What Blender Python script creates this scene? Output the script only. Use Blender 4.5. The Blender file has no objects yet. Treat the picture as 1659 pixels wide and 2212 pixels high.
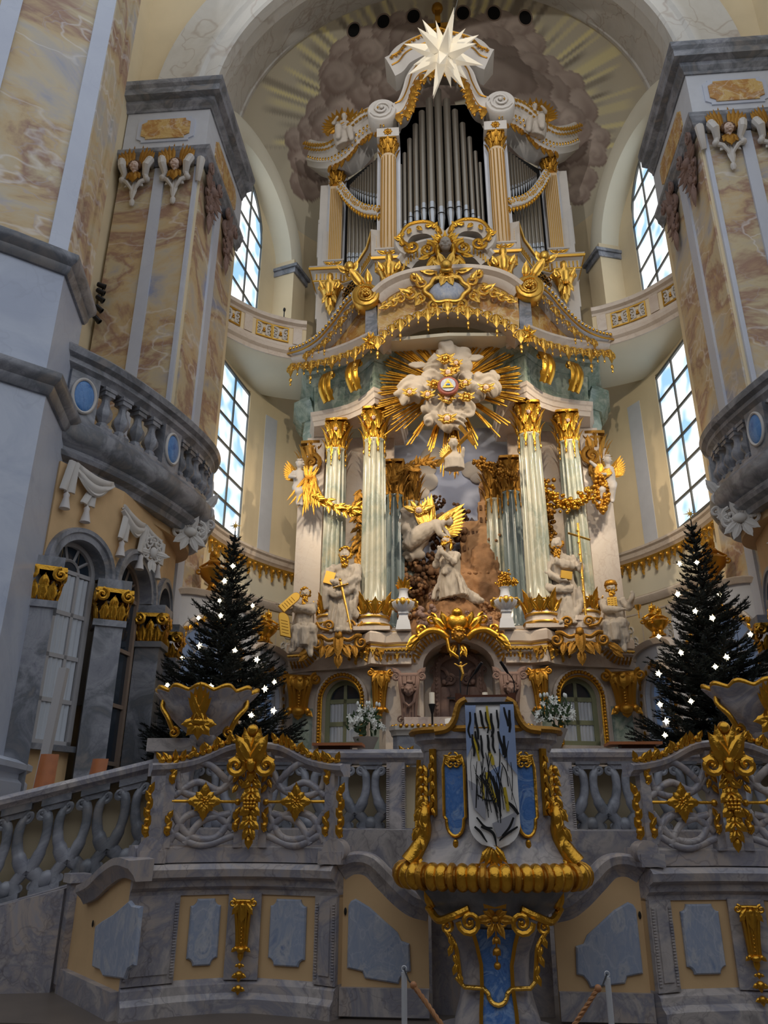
import bpy, bmesh, math, random
from math import sin, cos, pi, radians, sqrt, atan2, hypot
from mathutils import Vector, Matrix, noise
V = Vector
random.seed(7)
SC = bpy.context.scene
COL = SC.collection
# ---------------------------------------------------------------- camera
FPX, PITCH, YAW, ROLL = 1661.0, radians(21.775), radians(-4.805), radians(.209)
CAM = V((-.2945, 0, 1.6))
_f = V((sin(YAW)*cos(PITCH), cos(YAW)*cos(PITCH), sin(PITCH)))
_r = V((cos(YAW), -sin(YAW), 0)); _u = _r.cross(_f)
_r, _u = _r*cos(ROLL)+_u*sin(ROLL), _u*cos(ROLL)-_r*sin(ROLL)
cd = bpy.data.cameras.new('camera'); cam = bpy.data.objects.new('camera', cd); COL.objects.link(cam)
cd.sensor_fit = 'VERTICAL'; cd.sensor_height = 36; cd.lens = FPX/2212*36; cd.clip_end = 300
cam.matrix_world = Matrix(((_r.x, _u.x, -_f.x, CAM.x), (_r.y, _u.y, -_f.y, CAM.y), (_r.z, _u.z, -_f.z, CAM.z), (0, 0, 0, 1)))
SC.camera = cam
def at(px, py, Y=None, X=None, Z=None):
    """survey helper: the point of the church seen at a photo position, at a known distance Y (or X, or height Z)"""
    d = _f+_r*((px-829.5)/FPX)-_u*((py-1106)/FPX)
    t = Y/d.y if Y is not None else ((X-CAM.x)/d.x if X is not None else (Z-CAM.z)/d.z)
    return CAM+d*t
def photo(P):
    v = V(P)-CAM; z = v.dot(_f); return (829.5+FPX*v.dot(_r)/z, 1106-FPX*v.dot(_u)/z)
# ---------------------------------------------------------------- light and exposure
W = bpy.data.worlds.new('sky'); SC.world = W; W.use_nodes = True
W.node_tree.nodes['Background'].inputs[0].default_value = (.88, .93, 1, 1)
W.node_tree.nodes['Background'].inputs[1].default_value = .68
vs = SC.view_settings; vs.view_transform = 'Standard'; vs.look = 'None'; vs.gamma = 1; vs.exposure = 0.18
vs.use_curve_mapping = False
SC.cycles.use_denoising = True
SC.cycles.max_bounces = 4; SC.cycles.diffuse_bounces = 3; SC.cycles.glossy_bounces = 2; SC.cycles.transparent_max_bounces = 4
SC.cycles.use_adaptive_sampling = True; SC.cycles.adaptive_threshold = .03
SC.cycles.sample_clamp_indirect = 4
def spot(loc, tgt, power, col, ang, blend=.6, r=.25):
    l = bpy.data.lights.new('spot', 'SPOT'); l.energy = power; l.color = col; l.spot_size = radians(ang); l.spot_blend = blend; l.shadow_soft_size = r
    o = bpy.data.objects.new('spot_lamp', l); COL.objects.link(o); o.location = loc
    o.rotation_euler = (V(tgt)-V(loc)).to_track_quat('-Z', 'Y').to_euler(); return o
WARM = (1, .82, .58)
for sx in (-1, 1):
    spot((sx*6.9, 15.2, 16.2), (-sx*.4, 23, 9.8), 2700, WARM, 62)          # pier spotlights on the altar
    spot((sx*5.6, 15.8, 14.0), (sx*5.9, 25.5, 11.5), 900, (1, .85, .66), 46, 1)  # spots added off the piers to brighten the apse wall
    spot((sx*7, -1, 20), (-sx*1.0, 26, 30.5), 4600, (1, .97, .92), 40, 1)       # unseen spots added in place of nave daylight on the dome
spot((0, -2, 21), (0, 22.5, 15), 4300, (1, .86, .66), 44)                     # floodlight on the dome cornice of the nave
spot((0, 22.6, 16.1), (0, 26, 9.5), 420, (1, .93, .85), 100, 1)                # spot added behind the loft arch to brighten the painted sky

# ---------------------------------------------------------------- materials
def lin(c):
    return tuple((x/12.92 if x <= .04045 else ((x+.055)/1.055)**2.4) for x in c)
def hx(h): return lin(tuple(int(h[i:i+2], 16)/255 for i in (0, 2, 4)))+(1,)
M = {}
def mat(name, col, rough=.6, metal=0, bump=0, bscale=20, spec=.5, emit=None, es=1, var=0, vscale=3):
    m = bpy.data.materials.new(name); m.use_nodes = True; nt = m.node_tree; b = nt.nodes['Principled BSDF']
    b.inputs['Base Color'].default_value = hx(col); b.inputs['Roughness'].default_value = rough; b.inputs['Metallic'].default_value = metal
    b.inputs['Specular IOR Level'].default_value = spec
    if emit: b.inputs['Emission Color'].default_value = hx(emit); b.inputs['Emission Strength'].default_value = es
    g = nt.nodes.new('ShaderNodeNewGeometry')
    if var:
        n = nt.nodes.new('ShaderNodeTexNoise'); n.inputs['Scale'].default_value = vscale; n.inputs['Detail'].default_value = 5
        nt.links.new(g.outputs['Position'], n.inputs['Vector'])
        h = nt.nodes.new('ShaderNodeHueSaturation'); h.inputs['Color'].default_value = hx(col)
        mr = nt.nodes.new('ShaderNodeMapRange'); mr.inputs[1].default_value = .3; mr.inputs[2].default_value = .7; mr.inputs[3].default_value = 1-var; mr.inputs[4].default_value = 1+var
        nt.links.new(n.outputs['Fac'], mr.inputs[0]); nt.links.new(mr.outputs[0], h.inputs['Value']); nt.links.new(h.outputs[0], b.inputs['Base Color'])
    if bump:
        n = nt.nodes.new('ShaderNodeTexNoise'); n.inputs['Scale'].default_value = bscale; n.inputs['Detail'].default_value = 3
        nt.links.new(g.outputs['Position'], n.inputs['Vector'])
        bp = nt.nodes.new('ShaderNodeBump'); bp.inputs['Strength'].default_value = bump; bp.inputs['Distance'].default_value = .025
        nt.links.new(n.outputs['Fac'], bp.inputs['Height']); nt.links.new(bp.outputs[0], b.inputs['Normal'])
    M[name] = m; return m
def marble(name, cols, vein, scale=.5, vscale=.6, vw=.03, rough=.35, vmix=.7, stretch=(1, 1, 1), dist=1.5, vein2=None):
    """painted marble: clouded colour fields with crossing hair veins"""
    m = bpy.data.materials.new(name); m.use_nodes = True; nt = m.node_tree; N = nt.nodes; L = nt.links; b = N['Principled BSDF']
    b.inputs['Roughness'].default_value = rough
    g = N.new('ShaderNodeNewGeometry'); mp = N.new('ShaderNodeMapping'); mp.inputs['Scale'].default_value = stretch; mp.inputs['Rotation'].default_value = (.5, .4, .3)
    L.new(g.outputs['Position'], mp.inputs['Vector'])
    n = N.new('ShaderNodeTexNoise'); n.inputs['Scale'].default_value = scale; n.inputs['Detail'].default_value = 6; n.inputs['Roughness'].default_value = .6; n.inputs['Distortion'].default_value = dist
    L.new(mp.outputs[0], n.inputs['Vector'])
    cr = N.new('ShaderNodeValToRGB'); el = cr.color_ramp.elements
    for i, c in enumerate(cols):
        p = .3+.4*i/max(1, len(cols)-1)
        e = el[i] if i < 2 else el.new(p)
        e.position = p; e.color = hx(c)
    L.new(n.outputs['Fac'], cr.inputs['Fac']); out = cr.outputs['Color']
    n2 = N.new('ShaderNodeTexNoise'); n2.inputs['Scale'].default_value = vscale*1.7; n2.inputs['Detail'].default_value = 4
    L.new(mp.outputs[0], n2.inputs['Vector'])
    mx = N.new('ShaderNodeMix'); mx.data_type = 'VECTOR'; mx.inputs[0].default_value = .35
    L.new(mp.outputs[0], mx.inputs[4]); 
    va = N.new('ShaderNodeVectorMath'); va.operation = 'MULTIPLY_ADD'; L.new(n2.outputs['Color'], va.inputs[0]); va.inputs[1].default_value = (1.6/vscale,)*3; L.new(mp.outputs[0], va.inputs[2])
    for k, (vc, vs_, w) in enumerate([(vein, vscale, vw), (vein2 or vein, vscale*1.9, vw*.7)]):
        vo = N.new('ShaderNodeTexVoronoi'); vo.feature = 'DISTANCE_TO_EDGE'; vo.inputs['Scale'].default_value = vs_
        L.new(va.outputs[0], vo.inputs['Vector'])
        mr = N.new('ShaderNodeMapRange'); mr.inputs[1].default_value = 0; mr.inputs[2].default_value = w; mr.inputs[3].default_value = vmix; mr.inputs[4].default_value = 0
        L.new(vo.outputs['Distance'], mr.inputs[0])
        mu = N.new('ShaderNodeMath'); mu.operation = 'MULTIPLY'; L.new(mr.outputs[0], mu.inputs[0]); L.new(n2.outputs['Fac'], mu.inputs[1])
        mc = N.new('ShaderNodeMix'); mc.data_type = 'RGBA'; L.new(mu.outputs[0], mc.inputs[0]); L.new(out, mc.inputs[6]); mc.inputs[7].default_value = hx(vc); out = mc.outputs[2]
    L.new(out, b.inputs['Base Color']); M[name] = m; return m
def build_materials():
    marble('pier_marble', ['9aa0b8', 'bfb8b0', 'cfc0a4', 'cdb48a', 'a58270', 'cfbf9c', 'c4b8a6', '949cba'], 'efecec', .3, .2, .022, .4, .9, (1, 1, 1.7), .5, 'bdb4ba')
    marble('white_marble', ['b2bbd0', 'c2cadb', 'a7b2ca'], '9aa0b4', .4, .3, .012, .35, .35)
    marble('strip_marble', ['c3c9da', 'ced4e2'], 'aab2c6', .5, .4, .01, .4, .3)
    marble('grey_marble', ['7d808c', '9d9fa8', '6c7078', '8f8a88'], '54586a', 1.3, .8, .02, .3, .5, dist=.8)
    marble('screen_marble', ['96908f', 'bdb5b2', '8e8d98', 'b5a9a2', 'a5a2aa'], '5d585e', 1.5, 1.1, .022, .3, .75)
    marble('pink_marble', ['d8c8b8', 'dccfc2', 'cdbcae'], 'b59c8c', .7, .7, .025, .35, .5)
    marble('green_marble', ['8fa093', 'a4b0a4', '75897d', 'b5b6a8'], 'd0d4c8', .8, .6, .03, .25, .5)
    marble('column_marble', ['b4b5a4', 'c9c5b0', '98a194', 'c4bb9e'], 'dedccf', .6, .5, .03, .22, .5, (1, 1, .5))
    marble('darkcolumn_marble', ['65757a', '7c8a8c', '55676c'], 'a9b4b4', .7, .5, .03, .2, .5, (1, 1, .5))
    marble('vault_marble', ['cfcac0', 'd8d4cc', 'c6c3bc'], 'a08a78', .4, .16, .022, .45, .8)
    marble('blue_panel', ['8494b2', 'a9b0c0', '98a4bc', 'b9bcc4', '7688ac'], 'd8d9de', 3.2, 1.4, .03, .4, .5, (1.5, 1, .8), 1.2)
    marble('lapis', ['31589f', '5d87c6', '4473b8', '84a4d2', '3a66ae'], 'c9b98c', 6, 3, .02, .3, .3, dist=1.5)
    marble('oval_blue', ['2f62a8', '5a8cc8', '4a7cba'], '9cc0dd', 1.5, 1.2, .03, .3, .4, dist=3)
    marble('panel_amber', ['cfa45c', 'd9b878', 'b9823e', 'c2a88a'], 'efe6dc', .9, .7, .03, .35, .7, dist=3)
    mat('ochre', 'd9b688', .7, var=.06); mat('cream', 'e8d6b2', .75, var=.04, vscale=1); mat('cream_light', 'e9e2cc', .75, var=.03, vscale=1)
    mat('grey_white', 'cfd2da', .6, var=.04); mat('organ_white', 'cfc8c0', .5, var=.03); mat('organ_peach', 'd9bd96', .5)
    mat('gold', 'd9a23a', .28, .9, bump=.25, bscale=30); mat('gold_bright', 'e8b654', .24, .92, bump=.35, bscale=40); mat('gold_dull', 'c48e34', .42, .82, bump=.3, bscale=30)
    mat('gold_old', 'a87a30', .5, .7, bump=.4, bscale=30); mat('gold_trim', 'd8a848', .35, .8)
    mat('stone', 'b9aea1', .75, bump=.2, bscale=22, var=.07); mat('stone_grey', 'b9b3ae', .75, bump=.2, bscale=20, var=.08); mat('skin', 'd9bfb0', .6)
    mat('stucco', 'd2cdc8', .7, bump=.1, bscale=10); mat('clay', '9c7450', .85, bump=.5, bscale=14, var=.18, vscale=4); mat('clay_light', 'b78d64', .85, bump=.4, bscale=10, var=.12)
    mat('clay_dark', '6a4c34', .9, bump=.6, bscale=16, var=.2); mat('ruin_grey', '6b6364', .85, bump=.3, bscale=10); mat('mauve_stone', '8a7168', .8, bump=.3, bscale=14, var=.1)
    mat('pipe', '9a9286', .32, .85); mat('pipe_foot', 'b9bcc0', .25, .9); mat('black', '0a0908', .6); mat('void', '050505', .9)
    mat('iron', '16161a', .45, .3); mat('frame_dark', '62625e', .5); mat('frame_green', '8b8f70', .5); mat('frame_grey', 'b4b2b4', .5); mat('frame_brown', '9a8678', .5)
    mat('glass_dark', '2a3542', .12, 0, spec=.8); mat('glass_blue', '6a7c98', .15, 0, spec=.8, emit='7f9fd0', es=.1)
    mat('wood', 'a9663c', .45, bump=.1, bscale=8, var=.1, vscale=9); mat('wood_dark', '5a2f1a', .4, var=.1); mat('hair', '6b4a2c', .7, bump=.3)
    mat('needle', '08140e', .7, var=.25, vscale=2); mat('bark', '2a2019', .9); mat('star_paper', 'd9d2c0', .6, emit='fff0d8', es=.26); mat('star_seam', 'b9b19c', .6)
    mat('twinkle', 'fff4d8', .5, emit='fff0c8', es=5); mat('flower', 'f6f6ee', .6); mat('leaf_green', '3d5230', .6, var=.2); mat('pot_grey', 'a8a09a', .6)
    mat('rope', 'a87850', .8); mat('post', 'c9ccd2', .35, .2); mat('ball_wood', 'a8744c', .5); mat('candle', 'f4f0e4', .6); mat('paper', 'f2f0ea', .8)
    mat('banner_white', 'ebe8e6', .85, var=.03); mat('banner_grey', '9a9aa2', .85); mat('banner_blue', '8a9cc0', .85, var=.05); mat('banner_black', '0c0c0e', .85); mat('banner_gold', 'b9a020', .7)
    mat('floor_stone', '6a6058', .4, var=.1); mat('nave_dark', '6e6252', .8, var=.1); mat('red_marble', '8a4a3c', .4, var=.2, vscale=6)
    mat('sky_paint', 'c4cce4', .8, var=.08, vscale=1.2); mat('cloud_paint', 'd2c8bc', .8, var=.04); mat('tassel', 'd6d0ce', .7)
    # curtain: pleated translucent cloth
    m = mat('curtain', 'c9cfd8', .8)
    # daylight in frosted panes
    m = bpy.data.materials.new('day_pane'); m.use_nodes = True; nt = m.node_tree; N = nt.nodes; L = nt.links; b = N['Principled BSDF']
    g = N.new('ShaderNodeNewGeometry'); n = N.new('ShaderNodeTexNoise'); n.inputs['Scale'].default_value = 1.1; n.inputs['Detail'].default_value = 1
    L.new(g.outputs['Position'], n.inputs['Vector']); cr = N.new('ShaderNodeValToRGB'); cr.color_ramp.elements[0].position = .36; cr.color_ramp.elements[1].position = .54
    cr.color_ramp.elements[0].color = hx('8dbbe0'); cr.color_ramp.elements[1].color = hx('ffffff'); L.new(n.outputs['Fac'], cr.inputs['Fac'])
    b.inputs['Base Color'].default_value = hx('8fa4b4'); b.inputs['Roughness'].default_value = .2
    L.new(cr.outputs[0], b.inputs['Emission Color']); b.inputs['Emission Strength'].default_value = 1.15; M['day_pane'] = m
    m = bpy.data.materials.new('mural'); m.use_nodes = True; nt = m.node_tree; a = nt.nodes.new('ShaderNodeVertexColor'); a.layer_name = 'paint'
    nt.links.new(a.outputs[0], nt.nodes['Principled BSDF'].inputs['Base Color']); nt.nodes['Principled BSDF'].inputs['Roughness'].default_value = .8; M['mural'] = m
build_materials()
# ---------------------------------------------------------------- objects
def tag(o, label=None, cat=None, group=None, kind=None):
    if label: o['label'] = label
    if cat: o['category'] = cat
    if group: o['group'] = group
    if kind: o['kind'] = kind
    return o
def thing(name, label, cat, loc=(0, 0, 0), group=None, kind=None):
    o = bpy.data.objects.new(name, None); COL.objects.link(o); o.location = loc; o.empty_display_size = .2
    return tag(o, label, cat, group, kind)
def base(o):
    p = V((0, 0, 0))
    while o is not None: p = p+o.location; o = o.parent
    return p
FINE = {'cornice_gilding', 'wing_beading', 'dentil', 'pier_fringe', 'surround_carving', 'base_cornice_gilding', 'centre_arch_gilding', 'grille_lattice', 'crest_carving', 'hanging_leaves', 'swag_carving', 'relief_crowd', 'rail_garland', 'gilt_rim', 'tower_opening', 'gilt_fillet', 'seam', 'scroll_gilding'}   # carving too fine to pick apart
class MB:
    def __init__(s, m=None): s.v = []; s.f = []; s.m = m
    def add(s, vs, fs):
        o = len(s.v); m = s.m
        s.v += [m@V(p) for p in vs] if m else [V(p) for p in vs]
        s.f += [tuple(i+o for i in f) for f in fs]; return s
    def box(s, c, d, rz=0, ry=0, taper=1):
        x, y, z = d[0]/2, d[1]/2, d[2]/2; R = Matrix.Rotation(rz, 3, 'Z')@Matrix.Rotation(ry, 3, 'Y')
        vs = [V(c)+R@V((a*x*(taper if k > 0 else 1), b*y*(taper if k > 0 else 1), k*z)) for k in (-1, 1) for b in (-1, 1) for a in (-1, 1)]
        return s.add(vs, [(0, 2, 3, 1), (4, 5, 7, 6), (0, 1, 5, 4), (2, 6, 7, 3), (0, 4, 6, 2), (1, 3, 7, 5)])
    def prism(s, poly, O, U, Vv, depth, bevel=0, back=True):
        O, U, Vv = V(O), V(U), V(Vv); N = U.cross(Vv).normalized(); n = len(poly)
        ar = sum(poly[i][0]*poly[(i+1) % n][1]-poly[(i+1) % n][0]*poly[i][1] for i in range(n))
        if ar < 0: poly = poly[::-1]
        def P(q, d): return O+U*q[0]+Vv*q[1]+N*d
        rings = [[P(q, 0) for q in poly]]
        if bevel:
            rings.append([P(q, depth-bevel) for q in poly]); ins = []
            for i in range(n):
                a, b, c = V(poly[i-1]), V(poly[i]), V(poly[(i+1) % n]); e1 = (b-a); e2 = (c-b)
                n1 = V((-e1.y, e1.x)).normalized() if e1.length else V((0, 0)); n2 = V((-e2.y, e2.x)).normalized() if e2.length else V((0, 0))
                h = n1+n2; h = h/max(.4, h.length_squared/2) if h.length else n1
                ins.append((b.x+h.x*bevel, b.y+h.y*bevel))
            rings.append([P(q, depth) for q in ins])
        else: rings.append([P(q, depth) for q in poly])
        vs = sum(rings, []); fs = []
        for k in range(len(rings)-1):
            for i in range(n): j = (i+1) % n; fs.append((k*n+i, k*n+j, (k+1)*n+j, (k+1)*n+i))
        fs.append(tuple(range((len(rings)-1)*n, len(rings)*n)))
        if back: fs.append(tuple(range(n-1, -1, -1)))
        return s.add(vs, fs)
    def lathe(s, prof, C=(0, 0, 0), n=20, fl=None, a0=0, a1=2*pi, R=None):
        C = V(C); full = abs(a1-a0-2*pi) < 1e-6; cnt = n if full else n+1; vs = []
        for (r, z) in prof:
            for i in range(cnt):
                a = a0+(a1-a0)*i/n; q = r*(fl(a, z) if fl else 1); p = V((q*cos(a), q*sin(a), z)); vs.append(C+(R@p if R else p))
        fs = []
        for k in range(len(prof)-1):
            for i in range(n):
                j = (i+1) % cnt; fs.append((k*cnt+i, k*cnt+j, (k+1)*cnt+j, (k+1)*cnt+i))
        rs = [p[0] for p in prof]; hollow = len(prof) > 3 and abs(rs[0]-rs[-1]) < 1e-6 and min(rs) >= rs[0]-1e-6 and max(rs) > 1.2*rs[0]
        if full and hollow:                       # a ring: join last profile point to the first
            k = len(prof)-1; fs += [(k*cnt+i, k*cnt+(i+1) % cnt, (i+1) % cnt, i) for i in range(n)]
        elif full:
            if prof[0][0] > 1e-4: fs.append(tuple(range(cnt-1, -1, -1)))
            if prof[-1][0] > 1e-4: fs.append(tuple((len(prof)-1)*cnt+i for i in range(cnt)))
        return s.add(vs, fs)
    def tube(s, path, rad, n=6, flat=1.0, up=None):
        path = [V(p) for p in path]; k = len(path); vs = []; pn = None
        for i, p in enumerate(path):
            t = (path[min(i+1, k-1)]-path[max(i-1, 0)])
            t = t.normalized() if t.length else V((0, 0, 1))
            if pn is None:
                a = V(up) if up else (V((0, -1, 0)) if abs(t.y) < .9 else V((1, 0, 0))); pn = (a-t*a.dot(t)).normalized()
            else:
                q = pn-t*pn.dot(t); pn = q.normalized() if q.length > 1e-6 else pn
            b = t.cross(pn); r = rad(i/(k-1)) if callable(rad) else (rad[i] if isinstance(rad, (list, tuple)) else rad)
            for j in range(n):
                a = 2*pi*j/n; vs.append(p+pn*(cos(a)*r*flat)+b*(sin(a)*r))
        fs = [(i*n+j, i*n+(j+1) % n, (i+1)*n+(j+1) % n, (i+1)*n+j) for i in range(k-1) for j in range(n)]
        fs += [tuple(range(n-1, -1, -1)), tuple((k-1)*n+j for j in range(n))]
        return s.add(vs, fs)
    def sweep(s, path, prof, closed=False, zfun=None):
        """moulding: prof = closed loop of (out, up); out lies to the right of the walking direction"""
        path = [V(p) if len(p) == 3 else V((p[0], p[1], 0)) for p in path]; k = len(path); n = len(prof); vs = []
        for i, p in enumerate(path):
            a = path[i-1] if (i > 0 or closed) else None; c = path[(i+1) % k] if (i < k-1 or closed) else None
            ns = []
            for (q, w) in ((a, p), (p, c)):
                if q is not None and w is not None:
                    d = w-q; h = V((d.y, -d.x, 0))
                    if h.length > 1e-6: ns.append(h.normalized())
            if not ns: ns = [V((0, -1, 0))]
            m = sum(ns, V((0, 0, 0))); m = m/max(.3, m.length_squared/len(ns)) if len(ns) == 2 and m.length > 1e-6 else ns[0]
            for (o, z) in prof: vs.append(p+m*o+V((0, 0, z)))
        fs = []
        for i in range(k if closed else k-1):
            for j in range(n):
                a, b = i*n+j, i*n+(j+1) % n; c, d = ((i+1) % k)*n+(j+1) % n, ((i+1) % k)*n+j; fs.append((a, b, c, d))
        if not closed: fs += [tuple(range(n)), tuple(range(k*n-1, (k-1)*n-1, -1))]
        return s.add(vs, fs)
    def wallsweep(s, path, prof, closed=False):
        """frame moulding in the local x-z plane (facing -y): prof = (out in plane, toward viewer); path of (x,z)"""
        k = len(path); n = len(prof); vs = []
        for i in range(k):
            p = V(path[i]); ns = []
            if i > 0 or closed: d = p-V(path[i-1]); ns.append(V((-d.y, d.x)).normalized())
            if i < k-1 or closed: d = V(path[(i+1) % k])-p; ns.append(V((-d.y, d.x)).normalized())
            m = sum(ns, V((0, 0))); m = m/max(.3, m.length_squared/len(ns)) if len(ns) == 2 and m.length > 1e-6 else ns[0]
            for (o, y) in prof: vs.append((p.x+m.x*o, -y, p.y+m.y*o))
        fs = []
        for i in range(k if closed else k-1):
            for j in range(n):
                a, b = i*n+j, i*n+(j+1) % n; fs.append((a, ((i+1) % k)*n+j, ((i+1) % k)*n+(j+1) % n, b))
        if not closed: fs += [tuple(range(n-1, -1, -1)), tuple(range((k-1)*n, k*n))]
        return s.add(vs, fs)
    def ell(s, c, r, nu=10, nv=7, R=None, fn=None):
        if not hasattr(r, '__len__'): r = (r, r, r)
        vs = [V((0, 0, -r[2]))]; c = V(c)
        for k in range(1, nv):
            a = -pi/2+pi*k/nv
            for i in range(nu): b = 2*pi*i/nu; vs.append(V((r[0]*cos(a)*cos(b), r[1]*cos(a)*sin(b), r[2]*sin(a))))
        vs.append(V((0, 0, r[2])))
        if fn: vs = [fn(p) for p in vs]
        vs = [c+(R@p if R else p) for p in vs]; t = len(vs)-1; fs = []
        for i in range(nu):
            j = (i+1) % nu; fs.append((0, 1+j, 1+i)); fs.append((t, t-nu+i, t-nu+j))
            for k in range(nv-2): fs.append((1+k*nu+i, 1+k*nu+j, 1+(k+1)*nu+j, 1+(k+1)*nu+i))
        return s.add(vs, fs)
    def sheet(s, fn, nu, nv, thick=0.01, closed=False):
        """fn(u,v)->point; a slab of the given thickness"""
        P = [[V(fn(i/nu, j/nv)) for j in range(nv+1)] for i in range(nu+1)]; w = nv+1; vs = []
        Nn = []
        for i in range(nu+1):
            for j in range(w):
                a = P[min(i+1, nu)][j]-P[max(i-1, 0)][j]; b = P[i][min(j+1, nv)]-P[i][max(j-1, 0)]; q = a.cross(b); Nn.append(q.normalized() if q.length > 1e-9 else V((0, -1, 0)))
        fl = [p for r in P for p in r]; vs = fl+[p-q*thick for p, q in zip(fl, Nn)]; o = len(fl); fs = []
        for i in range(nu):
            for j in range(nv):
                a, b, c, d = i*w+j, (i+1)*w+j, (i+1)*w+j+1, i*w+j+1; fs += [(a, b, c, d), (o+a, o+d, o+c, o+b)]
        for i in range(nu): fs += [(i*w, o+i*w, o+(i+1)*w, (i+1)*w), (i*w+nv, (i+1)*w+nv, o+(i+1)*w+nv, o+i*w+nv)]
        for j in range(nv): fs += [(j, j+1, o+j+1, o+j), (nu*w+j, o+nu*w+j, o+nu*w+j+1, nu*w+j+1)]
        return s.add(vs, fs)
    # ---- carving, in the local x-z plane with -y toward the viewer
    def leaf(s, x, z, ang, L, Wd, curl=.25, y=0, lobes=4, nu=9, lift=.3):
        a = radians(ang); ca, sa = cos(a), sin(a)
        def fn(u, v):
            w = Wd*.5*(sin(pi*min(1, .12+u*.88)**.75))*(1-.28*abs(sin(lobes*pi*u))*(1-u*.3)); q = (v-.5)*2
            l = L*u*(1-.25*curl*u); d = -(lift*Wd*(1-q*q)*.6*sin(pi*min(1, u+.1))+curl*L*u*u*.7)+.06*Wd*cos(q*9)*(1-u)
            return (x+l*ca-w*q*sa, y+d, z+l*sa+w*q*ca)
        return s.sheet(fn, nu, 6, -.08*Wd)
    def scroll(s, x, z, R, ang=0, turns=1.4, dr=1, r0=.2, y=0, n=6, inner=.16, flat=1):
        k = max(10, int(turns*12)); a0 = radians(ang)
        path = []
        for i in range(k+1):
            t = i/k; rr = R*(1-t*(1-inner)); a = a0+dr*2*pi*turns*t; path.append((x+rr*cos(a), y-.15*R*t, z+rr*sin(a)))
        s.tube(path, lambda t: R*r0*(1-.45*t), n, flat); s.ell((x, y-.2*R, z), R*.2, 8, 5); return s
    def cscroll(s, p0, p1, bulge, r=.03, y=0, n=6, end=2.2):
        """C scroll between two points with rolled ends"""
        p0, p1 = V(p0), V(p1); d = p1-p0; m = V((-d.y, d.x)); path = []
        for i in range(15):
            t = i/14; q = p0+d*t+m*bulge*sin(pi*t); path.append((q.x, y, q.y))
        s.tube(path, lambda t: r*(.6+.6*sin(pi*t)), n); sg = 1 if bulge > 0 else -1
        for q, e in ((p0, 1), (p1, -1)):
            c = q+d.normalized()*e*r*end*.2-m.normalized()*r*end*.8*sg; s.scroll(c.x, c.y, r*end, degrees_(q-c), 1.0, -e*sg*-1, .35, y)
        return s
    def rosette(s, x, z, R, n=8, y=0):
        for i in range(n):
            a = 2*pi*i/n; s.ell((x+R*.6*cos(a), y-.1*R, z+R*.6*sin(a)), (R*.42, R*.22, R*.26), 8, 5, Matrix.Rotation(-a, 3, 'Y'))
        s.ell((x, y-.25*R, z), R*.3, 8, 5); return s
    def beads(s, path, r, step):
        for p in resample(path, step): s.ell(p, r, 6, 4)
        return s
    def build(s, name, mt, parent=None, smooth=35, kind=None, mirror=False, label=None):
        me = bpy.data.meshes.new(name); b = base(parent) if parent else V((0, 0, 0))
        vs = [(p-b) for p in s.v]; fs = s.f
        me.from_pydata([tuple(p) for p in vs], [], fs); me.validate()
        if len(fs) < 60000:
            bm = bmesh.new(); bm.from_mesh(me); bmesh.ops.recalc_face_normals(bm, faces=bm.faces); bm.to_mesh(me); bm.free()
        if mt: me.materials.append(M[mt] if isinstance(mt, str) else mt)
        if smooth:
            me.polygons.foreach_set('use_smooth', [True]*len(me.polygons))
            if smooth < 180: me.set_sharp_from_angle(angle=radians(smooth))
        o = bpy.data.objects.new(name, me); COL.objects.link(o)
        if parent: o.parent = parent
        if kind or name in FINE: o['kind'] = kind or 'stuff'
        if label: o['label'] = label
        return o
    def mesh(s, name, mt, smooth=35):
        o = s.build(name, mt, None, smooth); me = o.data; bpy.data.objects.remove(o); return me
def degrees_(v): return math.degrees(atan2(v.y, v.x))
def inst(me, name, parent=None, loc=(0, 0, 0), rz=0, sc=1, mtx=None):
    """one more piece that shares mesh data; loc in world coordinates"""
    o = bpy.data.objects.new(name, me); COL.objects.link(o)
    if parent: o.parent = parent
    b = base(parent) if parent else V((0, 0, 0))
    if mtx is not None: o.matrix_basis = Matrix.Translation(-b)@mtx
    else:
        o.location = V(loc)-b; o.rotation_euler = (0, 0, rz); o.scale = (sc, sc, sc) if not hasattr(sc, '__len__') else sc
    return o
_mir = {}
S_ = Matrix.Diagonal((-1, 1, 1, 1))
def mirror_mesh(me):
    if me.name in _mir: return _mir[me.name]
    m2 = me.copy(); m2.transform(S_); m2.flip_normals(); _mir[me.name] = m2; return m2
def mirror(root, label=None, group=None, parent=None):
    """the counterpart across the axis of the church, part by part"""
    c = root.copy()
    if root.data: c.data = mirror_mesh(root.data)
    COL.objects.link(c); c.parent = parent
    c.matrix_parent_inverse = Matrix.Identity(4); c.matrix_basis = S_@root.matrix_basis@S_
    if label: c['label'] = label
    if group: c['group'] = group
    for ch in list(root.children): mirror(ch, None, None, c)
    return c
def copy_tree(o, parent=None, loc=None, rz=None, label=None):
    c = o.copy(); COL.objects.link(c); c.parent = parent
    if loc is not None: c.location = loc
    if rz is not None: c.rotation_euler = (0, 0, rz)
    if label: c['label'] = label
    for ch in list(o.children): copy_tree(ch, c)
    return c
def struct(name, mb, mt, label, cat, smooth=35):
    o = mb if not isinstance(mb, MB) else mb.build(name, mt, None, smooth); return tag(o, label, cat, kind='structure')
def resample(path, step):
    path = [V(p) for p in path]; L = sum((path[i+1]-path[i]).length for i in range(len(path)-1)); n = max(1, int(L/step)); out = []
    for k in range(n+1):
        t = L*k/n; i = 0
        while i < len(path)-2 and t > (path[i+1]-path[i]).length: t -= (path[i+1]-path[i]).length; i += 1
        d = (path[i+1]-path[i]); out.append(path[i]+d*(t/max(d.length, 1e-9)))
    return out
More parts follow.
